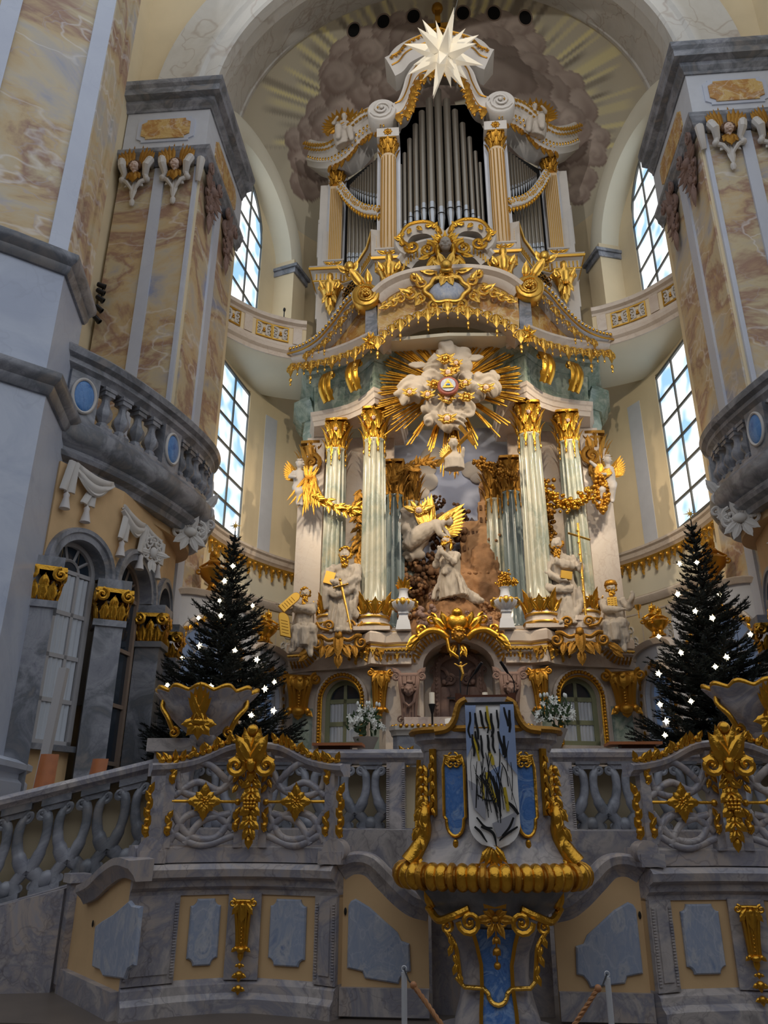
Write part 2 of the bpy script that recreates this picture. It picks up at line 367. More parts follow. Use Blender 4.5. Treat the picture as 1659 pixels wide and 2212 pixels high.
def arc(cx, cy, R, a0, a1, n=16): return [(cx+R*cos(radians(a0+(a1-a0)*i/n)), cy+R*sin(radians(a0+(a1-a0)*i/n))) for i in range(n+1)]
def smoothpath(pts, n=6):
    """Catmull-Rom through points"""
    P = [V(p) for p in pts]; P = [2*P[0]-P[1]]+P+[2*P[-1]-P[-2]]; out = []
    for i in range(1, len(P)-2):
        a, b, c, d = P[i-1], P[i], P[i+1], P[i+2]
        for k in range(n):
            t = k/n; out.append(.5*((2*b)+(c-a)*t+(2*a-5*b+4*c-d)*t*t+(3*b-a-3*c+d)*t**3))
    out.append(P[-2]); return out
def frame(O, rz=0): return Matrix.Translation(V(O))@Matrix.Rotation(rz, 4, 'Z')
def seg_frame(a, b, z=0):
    """frame on a wall from plan point a to b: x along the wall, -y toward the right-hand side"""
    d = V((b[0]-a[0], b[1]-a[1])); return frame((a[0], a[1], z), atan2(d.y, d.x)), d.length
def boolean(o, cutters):
    for c in cutters:
        m = o.modifiers.new('cut', 'BOOLEAN'); m.operation = 'DIFFERENCE'; m.object = c; m.solver = 'EXACT'
    bpy.context.view_layer.update()
    dg = bpy.context.evaluated_depsgraph_get(); me = bpy.data.meshes.new_from_object(o.evaluated_get(dg)); old = o.data; o.modifiers.clear(); o.data = me
    for c in cutters: bpy.data.objects.remove(c)
    for p in o.data.polygons: p.use_smooth = False
    return o
def remesh(mb, voxel=.03, smooth=2, fold=None, R=None):
    """melts overlapping forms into one continuous carved surface"""
    me = bpy.data.meshes.new('tmp'); me.from_pydata([tuple(p) for p in mb.v], [], mb.f); o = bpy.data.objects.new('tmp', me); COL.objects.link(o)
    r = o.modifiers.new('r', 'REMESH'); r.mode = 'VOXEL'; r.voxel_size = voxel
    if smooth:
        q = o.modifiers.new('s', 'SMOOTH'); q.factor = .5; q.iterations = smooth
    bpy.context.view_layer.update(); dg = bpy.context.evaluated_depsgraph_get(); m2 = bpy.data.meshes.new_from_object(o.evaluated_get(dg)); bpy.data.objects.remove(o)
    out = MB(); n = [v.normal.copy() for v in m2.vertices]
    out.v = [v.co+(n[i]*fold(v.co) if fold else V((0, 0, 0))) for i, v in enumerate(m2.vertices)]; out.f = [tuple(p.vertices) for p in m2.polygons]; bpy.data.meshes.remove(m2); return out
RZ = lambda a: Matrix.Rotation(a, 4, 'Z')
# ================================================================ carving helpers
def on_wall(px, py, a, b):
    """survey a photo point onto the upright plane over plan line a-b: (run along a-b, height)"""
    d = at(px, py, Y=10)-CAM; e = V((b[0]-a[0], b[1]-a[1])); L = e.length; e.normalize(); n = V((-e.y, e.x))
    t = ((a[0]-CAM.x)*n.x+(a[1]-CAM.y)*n.y)/(d.x*n.x+d.y*n.y); P = CAM+d*t
    return ((P.x-a[0])*e.x+(P.y-a[1])*e.y, P.z)
def both(o):
    """the same part on the other side of the axis, under the same thing"""
    return mirror(o, None, None, o.parent)
def foliage(mb, cx, cz, w, h, n, seed, y=0, sym=True, size=.35, scrolls=.4):
    """symmetrical burst of leaves and scrolls filling an ellipse w x h (half sizes)"""
    R = random.Random(seed)
    for k in range(n):
        t = (k+.5)/n; a = pi/2-pi*t*(1 if sym else 2)+R.uniform(-.15, .15); q = R.uniform(.35, .8); x, z = w*q*cos(a)*.8, h*q*sin(a)*.8; s = size*min(w, h)*R.uniform(.8, 1.3)
        for sx in ((1, -1) if sym else (1,)):
            if R.random() < scrolls if sx == 1 else last: 
                last = True; mb.scroll(cx+sx*x, cz+z, s*.75, 90, 1.1, -sx, .26, y)
            else:
                last = False; an = math.degrees(atan2(z, sx*x)); mb.leaf(cx+sx*x*.6, cz+z*.6, an, s*2.1, s*1.1, .25, y, 3, 7)
    mb.ell((cx, y-.1*min(w, h), cz), (w*.28, .22*min(w, h), h*.28), 10, 7); return mb
def capital(name, parent, C, r, h, mt='gold', masks=False, drops=False):
    """leafy capital: bell, two rings of leaves, four corner volutes, abacus"""
    x, y, z = C; b = MB(); b.lathe([(r*.9, z), (r*.88, z+h*.3), (r*.98, z+h*.7), (r*1.25, z+h*.86)], (x, y, 0), 16)
    for row, (n, z0, L, Wd, off) in enumerate([(8, .02, .5, .62, 0), (8, .3, .55, .55, .5), (8, .58, .36, .5, 0)]):
        for i in range(n):
            b.m = frame((x, y, z+h*z0), 2*pi*(i+off)/n)@Matrix.Translation((0, -r*(.95+.1*row), 0)); b.leaf(0, 0, 90, h*L, r*Wd, .55, 0, 3, 6)
    for i in range(4):
        b.m = frame((x, y, z+h*.8), pi/4+pi/2*i)@Matrix.Translation((0, -r*1.38, 0)); b.scroll(0, 0, r*.24, 0, 1.2, 1, .4, 0); b.tube([(0, r*.5, -h*.35), (0, r*.15, -h*.1), (0, 0, h*.05)], r*.12, 6)
        b.m = frame((x, y, z+h*.9), pi/2*i)@Matrix.Translation((0, -r*1.22, 0)); b.rosette(0, 0, r*.26, 6)
    b.m = None; q = r*1.5; k = r*1.18
    poly = []
    for i in range(4):
        a = pi/4+pi/2*i; poly.append((q*cos(a)-.08*r*sin(a), q*sin(a)+.08*r*cos(a))); a2 = a+pi/4; poly.append((k*cos(a2), k*sin(a2))); poly.append((q*cos(a+pi/2)+.08*r*sin(a+pi/2), q*sin(a+pi/2)-.08*r*cos(a+pi/2)))
    b.prism(poly, (x, y, z+h*.93), (1, 0, 0), (0, 1, 0), h*.07)
    if drops:
        for i in range(8):
            b.m = frame((x, y, z), 2*pi*(i+.5)/8)@Matrix.Translation((0, -r*.98, 0)); b.leaf(0, .1*h, -90, h*.42, r*.4, .02, 0, 3, 6); b.ell((0, -.03, -h*.36), (r*.1, r*.08, h*.08), 6, 5)
            if i % 2: b.leaf(0, -h*.2, -90, h*.32, r*.24, .02, -.01, 2, 5); b.ell((0, -.03, -h*.55), (r*.07, r*.06, h*.05), 6, 5)
    b.m = None; o = b.build(name, mt, parent, 50)
    if masks:
        f = MB()
        for i in range(4):
            f.m = frame((x, y, z+h*.62), pi/2*i)@Matrix.Translation((0, -r*1.15, 0)); f.ell((0, 0, 0), (r*.2, r*.16, r*.26), 10, 7); f.ell((0, -r*.16, -.02*r), (r*.04, r*.06, r*.06), 6, 4)
        f.m = None; f.build('mask', 'skin', o, 60)
    return o
def fluted(x, y, z0, z1, r, n=20, depth=.09, taper=.12, seg=4):
    b = MB(); H = z1-z0
    prof = [(r*1.06, z0), (r*1.06, z0+.06), (r, z0+.1)]+[(r*(1-taper*(k/6)**1.6), z0+.1+(H-.2)*k/6) for k in range(1, 6)]+[(r*(1-taper), z1-.1), (r*(1-taper)*1.06, z1-.05), (r*(1-taper)*1.06, z1)]
    def fl(a, z): return 1-(depth*(abs(cos(a*n/2))**.6) if z0+.1 < z < z1-.08 else 0)
    return b.lathe(prof, (x, y, 0), n*seg, fl)
def column(parent, x, y, z0, z1, r, capH, baseH, shaft='column_marble', masks=True, cap='gold', name='column', crown=True, n=16):
    """base mouldings, leaf crown, fluted shaft, leafy capital; capital and base hang on the shaft"""
    s = fluted(x, y, z0+baseH, z1-capH, r, n, .15).build(name, shaft, parent, 50)
    b = MB(); b.box((x, y, z0+baseH*.09), (r*2.7, r*2.7, baseH*.18)); b.lathe([(r*1.32, z0+baseH*.18), (r*1.38, z0+baseH*.3), (r*1.32, z0+baseH*.42), (r*1.18, z0+baseH*.5), (r*1.16, z0+baseH*.62), (r*1.24, z0+baseH*.7), (r*1.2, z0+baseH*.82), (r*1.05, z0+baseH)], (x, y, 0), 28); b.build('column_base', 'pink_marble', s)
    g = MB(); g.lathe([(r*1.39, z0+baseH*.24), (r*1.43, z0+baseH*.3), (r*1.39, z0+baseH*.36)], (x, y, 0), 28); g.lathe([(r*1.25, z0+baseH*.64), (r*1.29, z0+baseH*.7), (r*1.25, z0+baseH*.76)], (x, y, 0), 28); g.build('base_ring', 'gold_trim', s)
    if crown:
        g = MB()
        for i in range(8):
            g.m = frame((x, y, z0+baseH*.8), 2*pi*(i+.25)/8)@Matrix.Translation((0, -r*1.12, 0)); hh = .95 if i % 2 else .7
            g.leaf(0, 0, 90, r*2.0*hh, r*.8, .42, 0, 4, 8); g.scroll(-r*.34, r*.7, r*.26, 0, 1.2, 1, .32, -.04); g.scroll(r*.34, r*.7, r*.26, 180, 1.2, -1, .32, -.04); [g.leaf(e*r*.2, r*.1, 90-e*30, r*1.2, r*.45, .4, -r*.06, 3, 6) for e in (-1, 1)]
        g.m = None; g.build('leaf_crown', 'gold', s, 50)
    capital('capital', s, (x, y, z1-capH), r*(.88), capH, cap, masks, True)
    return s
def vase_finial(name, label, C, s, group=None, mt='gold_dull', parent=None):
    """small gilded urn with handles and flame top"""
    x, y, z = C; o = MB().lathe([(.16*s, 0), (.18*s, .04*s), (.1*s, .1*s), (.08*s, .2*s), (.14*s, .26*s), (.26*s, .38*s), (.3*s, .52*s), (.2*s, .6*s), (.12*s, .64*s), (.16*s, .7*s), (.12*s, .76*s), (.05*s, .8*s)], (x, y, z), 16, lambda a, zz: 1+.05*cos(8*a)).build(name, mt, parent, 50)
    g = MB(frame((x, y, z)))
    for sx in (-1, 1): g.scroll(sx*.33*s, .52*s, .1*s, 90, 1.2, sx, .3); 
    for k, (a, q) in enumerate([(90, .34), (70, .28), (110, .28), (55, .2), (125, .2)]): g.leaf(0, .76*s, a, q*s, .14*s, .1, 0, 2, 6)
    g.ell((0, 0, .92*s), (.08*s, .08*s, .1*s)); [g.tube([(e*.26*s, 0, .5*s), (e*.3*s, 0, .62*s), (0, 0, .8*s)], .03*s, 5) for e in (-1, 1)]; g.build('handles', mt, o, 50)
    return tag(o, label, 'urn', group) if label else o
# ---- carved figures: limbs and cloth melted into one body
class Figure:
    """local frame: feet at origin, facing -y, x to the viewer's right"""
    def __init__(s): s.b = MB(); s.cloth = MB()
    def limb(s, pts, rad, n=10): s.b.tube(pts, rad, n); [s.b.ell(p, r, 8, 6) for p, r in zip(pts, rad)]; return s
    def blob(s, c, r, R=None): s.b.ell(c, r, 12, 8, R); return s
    def drape(s, pts, rads, flat=1.0, n=14): s.b.tube(pts, rads, n, flat); return s
    def head(s, c, h=.13, look=0, tilt=0):
        R = (Matrix.Rotation(look, 3, 'Z')@Matrix.Rotation(tilt, 3, 'X')); c = V(c); s.hc, s.hR, s.hh = c, R, h
        P = lambda p: c+R@V((p[0]*h, p[1]*h, p[2]*h))
        s.b.ell(c, (h*.78, h*.92, h*1.05), 14, 10, R); s.b.ell(P((0, -.45, -.55)), (h*.5, h*.45, h*.5), 10, 8, R)
        s.b.ell(P((0, -1.0, -.12)), (h*.16, h*.22, h*.28), 8, 6, R); s.b.ell(P((0, -.88, .12)), (h*.55, h*.14, h*.12), 8, 6, R); s.b.ell(P((0, -.9, -.52)), (h*.3, h*.12, h*.09), 8, 6, R)
        for sx in (-1, 1): s.b.ell(P((sx*.8, 0, -.1)), (h*.12, h*.2, h*.26), 8, 6, R); s.b.ell(P((sx*.42, -.72, -.28)), (h*.26, h*.2, h*.2), 8, 6, R)
        return s
    def hand(s, c, dirv, h=.1):
        d = V(dirv).normalized(); c = V(c); side = d.cross(V((0, 0, 1))); side = side.normalized() if side.length > .1 else V((1, 0, 0))
        s.b.ell(c, (h*.45, h*.45, h*.45), 8, 6)
        for k in range(4): q = side*((k-1.5)*h*.22); s.b.tube([c+q, c+q+d*h*.7+V((0, -.1*h, 0)), c+q+d*h*(1.1+.1*(k in (1, 2)))], [h*.14, h*.12, h*.09], 6)
        s.b.tube([c-side*h*.4, c-side*h*.7+d*h*.5], [h*.15, h*.1], 6); return s
    def done(s, name, mt, mtx, parent=None, voxel=.03, fold=.012, ff=9):
        def fo(p): return fold*(noise.noise(V((p.x*ff, p.y*ff, p.z*ff*.28)))+.5*noise.noise(V((p.x*ff*2.3, p.y*ff*2.3, p.z*ff*.6)))) if fold else 0
        m = remesh(s.b, voxel, 1, fo); m.v = [mtx@p for p in m.v]; return m.build(name, mt, parent, 180)
    def hair(s, mtx, parent, mt='gold', beard=0, curls=40, seed=1, bald=False, long=0):
        R_ = random.Random(seed); g = MB(mtx); c, R, h = s.hc, s.hR, s.hh
        for k in range(curls):
            a = R_.uniform(0, 2*pi); e = R_.uniform(-.5, 1.4); p = V((cos(a)*cos(e)*.85, sin(a)*cos(e)*1.0, sin(e)*1.1))
            if p.y < -.35 and p.z < .75: continue
            if bald and p.z > .35: continue
            g.ell(c+R@(p*h), (h*.3, h*.3, h*.24), 7, 5)
        if long:
            for k in range(14): a = pi*(.05+.9*k/13); g.tube([c+R@V((cos(a)*.8*h, sin(a)*.9*h, 0)), c+R@V((cos(a)*h, sin(a)*1.1*h, -h*.8)), c+R@V((cos(a)*.95*h, sin(a)*.95*h, -h*(.9+long)))], [h*.26, h*.28, h*.12], 6)
        if beard:
            for k in range(26):
                u = R_.uniform(-1, 1); v = R_.random(); g.ell(c+R@V((u*h*.62*(1-v*.5), -h*(.75+.1*v), -h*(.5+v*beard))), (h*.2, h*.2, h*.28), 7, 5)
            for sx in (-1, 1): g.tube([c+R@V((sx*.82*h, -.05*h, .2*h)), c+R@V((sx*.74*h, -.4*h, -.35*h)), c+R@V((sx*.4*h, -.75*h, -.7*h))], h*.16, 6); g.ell(c+R@V((sx*.25*h, -h*.98, -h*.38)), (h*.26, h*.12, h*.1), 7, 5)
        g.m = None if False else mtx
        return g
def hair_build(g, parent, mt='gold', name='hair'):
    return g.build(name, mt, parent, 60)
def wing(mtx, parent, L, spread, mt='gold', sx=1, name='wing'):
    """layered flight feathers fanned from the shoulder"""
    w = MB(mtx)
    for row, (n, l0, y) in enumerate([(9, 1, 0), (8, .62, -.04), (6, .36, -.07)]):
        for k in range(n):
            t = k/(n-1); a = 90-sx*(spread*t); l = L*l0*(1-.45*t); w.leaf(sx*L*.14*t, -L*.1*t, a, l, L*.25, .06, y*L*.5, 0, 6)
    w.tube([(0, -.03*L, 0), (sx*.04*L, -.08*L, L*.35), (sx*.0*L, -.06*L, L*.6)], [L*.08, L*.07, L*.03], 8); return w.build(name, mt, parent, 50)
def console_carving(g, w, h, head=False):
    """scrolled console: roll with volutes, fluted tapering body, acanthus, drop"""
    d = w*.34
    g.prism([(-w*.36, 0), (w*.36, 0), (w*.24, -h*.8), (-w*.24, -h*.8)], (0, 0, 0), (1, 0, 0), (0, 0, 1), d*.4)
    g.tube([(-w*.46, -d*.7, 0), (w*.46, -d*.7, 0)], w*.1, 10)
    for i in range(5):
        x = w*.155*(i-2); g.tube(smoothpath([V((x, -d*.8, -.03*h)), V((x*.92, -d, -.2*h)), V((x*.72, -d*.7, -.5*h)), V((x*.64, -d*.5, -.8*h))], 4), lambda t: w*(.085-.02*t), 7)
    for sx in (-1, 1): g.scroll(sx*w*.46, -.02*h, w*.16, 90, 1.5, sx, .36, -d*.9)
    if head: return g
    g.leaf(0, .02*h, -90, h*.42, w*.5, .1, -d*1.15, 4); g.ell((0, -d*1.3, -.06*h), (w*.13, w*.1, w*.11))
    for sx in (-1, 1): g.leaf(sx*w*.1, -.02*h, -90+sx*38, h*.28, w*.34, .15, -d*1.05, 3); g.ell((sx*w*.24, -d*.6, -.82*h), w*.1, 8, 6); g.leaf(sx*w*.2, -.8*h, -90+sx*50, w*.3, w*.2, .2, -d*.5, 2)
    for k in range(5): g.ell((0, -d*(1.05-.08*k), -(.46+.065*k)*h), w*.042, 6, 4)
    g.ell((0, -d*.7, -.84*h), (w*.2, w*.16, w*.14), 10, 7); g.leaf(0, -.86*h, -90, h*.2, w*.3, .1, -d*.5); return g
# ================================================================ the shell of the choir
ZC = 1.35                                   # level of the choir floor behind the screen
def floors():
    struct('floor', MB().box((0, -5.6, -.1), (30, 30, .2)).box((0, 7.7, .05), (10, 1.7, .1)), 'floor_stone', 'grey-brown stone nave floor in front of the marble choir screen', 'floor')
    struct('floor_choir', MB().box((0, 19.5, ZC-.15), (22, 20, .3)), 'floor_stone', 'raised stone floor of the choir behind the marble balustrade', 'floor')
floors()
# ---- window maker: real bars and one pane object for each light
PANE = {}
def pane_mesh(mt):
    if mt not in PANE: PANE[mt] = MB().box((.5, 0, .5), (1, .02, 1)).mesh('pane', mt, 0)
    return PANE[mt]
def window(name, a, b, z0, z1, cols, rows, glass, bar, arched=0, bw=.07, bd=.08, fan=0, kind='structure', label='', cat='window', sub=0, frame_w=.12, curtain=None):
    """a to b in plan seen from inside (left to right); arched = rise of a round head above z1"""
    m, L = seg_frame(a, b, z0); root = thing(name, label, cat, (a[0], a[1], z0), kind=kind); H = z1-z0; fr = MB(m)
    w = L/cols; h = H/rows; hb = bw/2
    fr.box((frame_w/2, 0, H/2), (frame_w, bd*1.6, H)); fr.box((L-frame_w/2, 0, H/2), (frame_w, bd*1.6, H)); fr.box((L/2, 0, frame_w/2), (L, bd*1.6, frame_w))
    if not arched: fr.box((L/2, 0, H-frame_w/2), (L, bd*1.6, frame_w))
    if arched:
        n = 20; pts = [(L/2-(L/2-frame_w/2)*cos(pi*i/n), (L/2-frame_w/2)*sin(pi*i/n)*arched/(L/2)+H) for i in range(n+1)]
        fr.wallsweep(pts, [(-frame_w/2, -bd*.8), (frame_w/2, -bd*.8), (frame_w/2, bd*.8), (-frame_w/2, bd*.8)])
    fr.build('window_frame', bar, root, 30); bars = MB(m)
    for i in range(1, cols): bars.box((i*w, 0, H/2), (bw, bd, H))
    for j in range(1, rows+(1 if arched else 0)): bars.box((L/2, 0, j*h), (L, bd, bw*1.25))
    if arched:
        if fan:
            r0 = L*.2
            for i in range(1, 5): an = pi*i/5; bars.tube([(L/2-r0*cos(an), 0, H+r0*sin(an)), (L/2-L*.47*cos(an), 0, H+L*.47*sin(an)*arched/(L/2))], bw*.5, 4)
            bars.tube([(L/2-r0*cos(pi*i/10), 0, H+r0*sin(pi*i/10)) for i in range(11)], bw*.5, 4)
        else:
            for i in range(1, cols):
                t = 1-2*i/cols; bars.box((i*w, 0, H+arched*sqrt(max(0, 1-t*t))/2), (bw, bd, arched*sqrt(max(0, 1-t*t))))
            if rows*h and arched > h: bars.box((L/2, 0, H+h), (L*.8, bd, bw*1.25))
    bars.build('window_bars', bar, root, 30)
    gm = pane_mesh(glass)
    for i in range(cols):
        for j in range(rows): inst(gm, 'pane', root, mtx=m@Matrix.Translation((i*w+hb*.5, .02, j*h+hb*.5))@Matrix.Diagonal((w-hb, 1, h-hb, 1)))
    if arched:
        for i in range(cols):                   # lights of the round head
            n = 8; xs = [i*w+hb*.5+(w-hb)*k/n for k in range(n+1)]
            top = [(x, arched*sqrt(max(0, 1-((x-L/2)/(L/2))**2))-.02) for x in xs]; poly = [(xs[0], .02), (xs[-1], .02)]+[(x, max(.03, y)) for x, y in reversed(top)]
            g = MB(m); g.prism(poly, (0, .03, H), (1, 0, 0), (0, 0, 1), .02); g.build('pane', glass, root, 0)
    if curtain:
        for c0, c1 in curtain:
            cu = MB(m); cu.sheet(lambda u, v: (c0+(c1-c0)*u, -.01+.012*sin(u*(c1-c0)*60), .05+(H-.1)*v), 60, 1, .004); cu.build('curtain', 'curtain', root, 60)
    return root
# ---- apse: cylinder round (0, AY) with radius AR, closed by a painted half dome
AY, AR, ZD = 21.4, 7.88, 25.4
def ring(a0, a1, R0, R1, z0, z1, n):
    vs = []; 
    for i in range(n+1):
        a = radians(a0+(a1-a0)*i/n)
        for (r, z) in ((R0, z0), (R1, z0), (R1, z1), (R0, z1)): vs.append((r*cos(a), AY+r*sin(a), z))
    fs = []
    for i in range(n):
        for j in range(4): fs.append((i*4+j, i*4+(j+1) % 4, (i+1)*4+(j+1) % 4, (i+1)*4+j))
    fs += [(0, 1, 2, 3), (n*4+3, n*4+2, n*4+1, n*4)]
    return MB().add(vs, fs)
def apol(deg, r, z=0): a = radians(deg); return V((r*cos(a), AY+r*sin(a), z))
WA0, WA1 = 186, 157.5                          # window bay: bearing of the two jambs on the left wall
def cutter(z0, z1, arch=0, a0=WA0, a1=WA1):
    A, B = apol(a0, 7.6), apol(a1, 7.6); d = (B-A); L = d.length; d.normalize(); n = V((-d.y, d.x, 0)); n = n if n.x < 0 else -n
    poly = [(0, 0), (L, 0), (L, z1-z0)]+([(L/2+L/2*cos(pi*i/16), z1-z0+arch*sin(pi*i/16)) for i in range(1, 16)] if arch else [])+[(0, z1-z0)]
    c = MB(); O = A+V((0, 0, z0))-n*.6; U = d; N = U.cross(V((0, 0, 1)))
    c.prism(poly, O+(-N*0 if N.dot(n) > 0 else n*3), U, (0, 0, 1), 3); return c.build('cut', None)
def apse():
    w = ring(195, 90, AR, AR+.75, 0, ZD, 40).build('wall_apse_left', 'cream', None, 0)
    boolean(w, [cutter(10.35, 16.3), cutter(17.6, 23.0, 2.2)])
    tag(w, 'pale yellow curved apse wall behind the organ gallery on the pulpit stair side', 'wall', kind='structure')
    r = mirror(w, 'pale yellow curved apse wall behind the organ gallery across from the pulpit stair')
    r.name = 'wall_apse_right'
    A, B = apol(WA0, AR+.1), apol(WA1, AR+.1)
    lo = window('window_1', A[:2], B[:2], 10.4, 16.25, 3, 6, 'day_pane', 'frame_dark', label='tall bright rectangular apse window beside the boy angel with gold harvest bundle', frame_w=.1)
    mirror(lo, 'tall bright rectangular apse window beside the boy angel with gold grapes').name = 'window_2'
    up = window('window_3', A[:2], B[:2], 17.7, 23.0, 3, 5, 'day_pane', 'frame_dark', arched=2.2, label='round-headed apse window above the gallery, on the side of the winged organ angel with a horn', frame_w=.1)
    mirror(up, 'round-headed apse window above the gallery, on the side of the seated organ angel with spread wings').name = 'window_4'
    # arch rib over the upper window bay, on impost and pilaster
    ZR = 22.45; c = V((-7.4, 22.2)); d = V((.30, .95)).normalized(); n2 = V((-d.y, d.x)); n2 = n2 if n2.x > 0 else -n2; rib = MB(); R = 3.0
    for half in (0,):
        pts = [(R*cos(pi*i/24), R*sin(pi*i/24)) for i in range(25)]; prof = [(0, -.9), (.95, -.9), (.95, .3), (.7, .42), (.2, .42), (0, .3)]; vs = []
        for (x, z) in pts:
            rr = hypot(x, z)
            for (o, e) in prof: q = c+d*(x*(rr+o)/rr)+n2*e; vs.append((q.x, q.y, ZR+z*(rr+o)/rr))
        k = len(prof); fs = [(i*k+j, (i+1)*k+j, (i+1)*k+(j+1) % k, i*k+(j+1) % k) for i in range(24) for j in range(k)]+[tuple(range(k)), tuple(24*k+j for j in range(k-1, -1, -1))]
        rib.add(vs, fs)
    t = thing('trim_1', 'cream arch rib with grey impost over the apse window near the horn angel', 'arch', (c.x, c.y, 18), kind='structure'); rib.build('arch_rib', 'cream_light', t)
    p1 = c+d*(R-.05); p2 = p1+d*1.0
    mm, L = seg_frame(p1, p2, 0); q = MB(mm); q.box((L/2, .1, 20.3), (L, 1.1, ZR+.1-18.6+1)); q.build('pilaster', 'cream', t)
    q = MB(mm); q.box((L/2, .05, ZR-.02), (L+.2, 1.35, .14)).box((L/2, .08, ZR-.22), (L+.1, 1.22, .24)); q.build('impost', 'grey_marble', t)
    mirror(t, 'cream arch rib with grey impost over the apse window near the seated winged organ angel').name = 'trim_2'
apse()
# ---- painted half dome
def dome_hit(px, py):
    C0 = V((0, AY, ZD)); d = (at(px, py, Y=30)-CAM).normalized(); o = CAM-C0; b = o.dot(d); c = o.dot(o)-AR*AR; return CAM+d*(-b+sqrt(max(0, b*b-c)))
def mural():
    R_ = random.Random(3)
    cl = [(655, 325, 34, 0), (640, 300, 26, 0), (668, 395, 40, 0), (662, 350, 34, 0), (690, 300, 46, .2), (705, 245, 48, .2), (735, 195, 44, .1), (722, 158, 34, 0), (748, 118, 38, 0), (790, 88, 34, 0), (835, 68, 32, 0), (868, 48, 26, .1), (770, 150, 44, .3), (800, 120, 40, .2), (850, 100, 42, .2), (905, 75, 40, .4),
          (760, 240, 60, .5), (740, 290, 55, .7), (800, 190, 55, .45), (850, 150, 50, .5), (830, 220, 60, .8), (890, 130, 55, .6), (880, 200, 70, .95), (930, 110, 60, .8), (960, 150, 80, 1), (720, 330, 40, .9), (690, 360, 34, .7),
          (1045, 60, 30, .1), (1085, 50, 28, 0), (1120, 66, 34, 0), (1150, 102, 30, 0), (1110, 110, 38, .1), (1070, 95, 40, .3), (1020, 90, 46, .5), (1180, 165, 44, 0), (1140, 160, 44, .2), (1215, 195, 46, 0), (1245, 240, 46, 0), (1262, 300, 44, 0), (1235, 345, 44, .1), (1295, 300, 24, 0), (1285, 335, 28, 0), (1258, 385, 30, 0), (1250, 420, 24, 0), (1180, 215, 55, .3), (1205, 265, 55, .35), (1220, 310, 50, .4), (1130, 200, 60, .6), (1060, 150, 65, .8), (1090, 190, 70, .95), (1150, 260, 60, .8), (1180, 310, 50, .7)]
    for k in range(90):                       # smaller billows heaped along the ring
        th = R_.uniform(pi*1.0, pi*2.0); q = R_.uniform(.55, 1); bx, by = 960+300*cos(th)*q, 345+285*sin(th)*q
        cl.insert(R_.randrange(8, len(cl)), (bx, by, R_.uniform(20, 42), max(0, min(1, (1-q)*2.1+R_.uniform(-.1, .2)))))
    for k in range(14): s_ = R_.choice((-1, 1)); cl.append((960+s_*R_.uniform(215, 285), R_.uniform(250, 330), R_.uniform(26, 40), R_.uniform(.2, .7)))
    rays = [(R_.uniform(210, 270), R_.uniform(350, 470), R_.choice([1, 1, .8, .5]), R_.random()) for _ in range(200)]
    def lerp(a, b, t): return tuple(x+(y-x)*t for x, y in zip(a, b))
    BASE, LITE, DARK = hx('d6ccb4')[:3], hx('fff2b4')[:3], hx('9c9180')[:3]
    CL, CM, CD = hx('dccabc')[:3], hx('917b70')[:3], hx('47382f')[:3]
    def paint(P):
        px, py = photo(P); c = BASE; nz = noise.noise(V(P)*.6)*.05; c = tuple(x*(1+nz) for x in c)
        dx, dy = px-955, py-330; r = hypot(dx, dy*1.05); an = atan2(dy, dx)
        if dy < -10 and r > 200:
            k = an/pi*84+1.6*noise.noise(V((an*9, 3, 7))); i = int(math.floor(k)); q = rays[i % 200]; r0, r1, s_, h = q; s_ = 0 if h < .12 else s_
            if px < 700 or px > 1230 or True:
                e = min(1, max(0, (r-r0)/20))*min(1, max(0, (r1-r)/30))
                fr = k-i; e *= min(1, fr*5)*min(1, (1-fr)*5)
                if e > 0: c = lerp(c, LITE if i % 2 else DARK, e*.95*s_)
        for (cx, cy, cr, dk) in cl:
            ex, ey = px-cx, py-cy; d = hypot(ex, ey)/cr
            if d > 1.25: continue
            d += noise.noise(V((px*.03, py*.03, cr)))*.18
            if d < 1:
                sh = max(0, min(1, .45+.55*(-ey/cr*.7-(ex/cr)*(.5 if cx > 955 else -.5))))
                sw = .5+.5*sin(d*9+atan2(ey, ex)*1.5); col = lerp(CM, CL, min(1, sh*.85+.22*sw)); col = lerp(col, CM, .5*max(0, d-.82)/.18)
                c = lerp(col, CD, dk*.62)
        return c
    def colour(o):
        me = o.data; at_ = me.color_attributes.new('paint', 'FLOAT_COLOR', 'POINT'); buf = []
        for v in me.vertices: buf += list(paint(v.co))+[1]
        at_.data.foreach_set('color', buf)
    nu, nv = 300, 120; vs = []; fs = []
    for j in range(nv+1):
        e = pi/2*j/nv*.999
        for i in range(nu+1): a = pi*i/nu; vs.append((AR*cos(e)*cos(a), AY+AR*cos(e)*sin(a), ZD+AR*sin(e)))
    w = nu+1; fs = [(j*w+i, j*w+i+1, (j+1)*w+i+1, (j+1)*w+i) for j in range(nv) for i in range(nu)]
    d = MB(); d.v = [V(p) for p in vs]; d.f = fs; o = d.build('ceiling_dome', 'mural', None, 180); colour(o)
    tag(o, 'half dome painted with brown cloud ring and yellow rays above the organ', 'ceiling', kind='structure')
    # downlight holes in the crown of the dome
    for k, q in enumerate([(764, 65), (828, 46), (893, 35), (1000, 28), (1067, 28), (1135, 38)]):
        P = dome_hit(*q); n = (V((0, AY, ZD))-P).normalized(); R = n.to_track_quat('Z', 'Y').to_matrix(); h = MB()
        h.lathe([(.27, .015), (.33, .015), (.34, -.05), (.27, -.05)], P, 20, R=R); t = h.build('ceiling_downlight', 'frame_brown'); t['group'] = 'downlights in the dome'
        tag(t, 'round dark recessed downlight in the painted dome' if k not in (0, 5) else ('round dark downlight lowest on the dome above the horn angel' if k == 0 else 'round dark downlight lowest on the dome above the seated organ angel'), 'lamp')
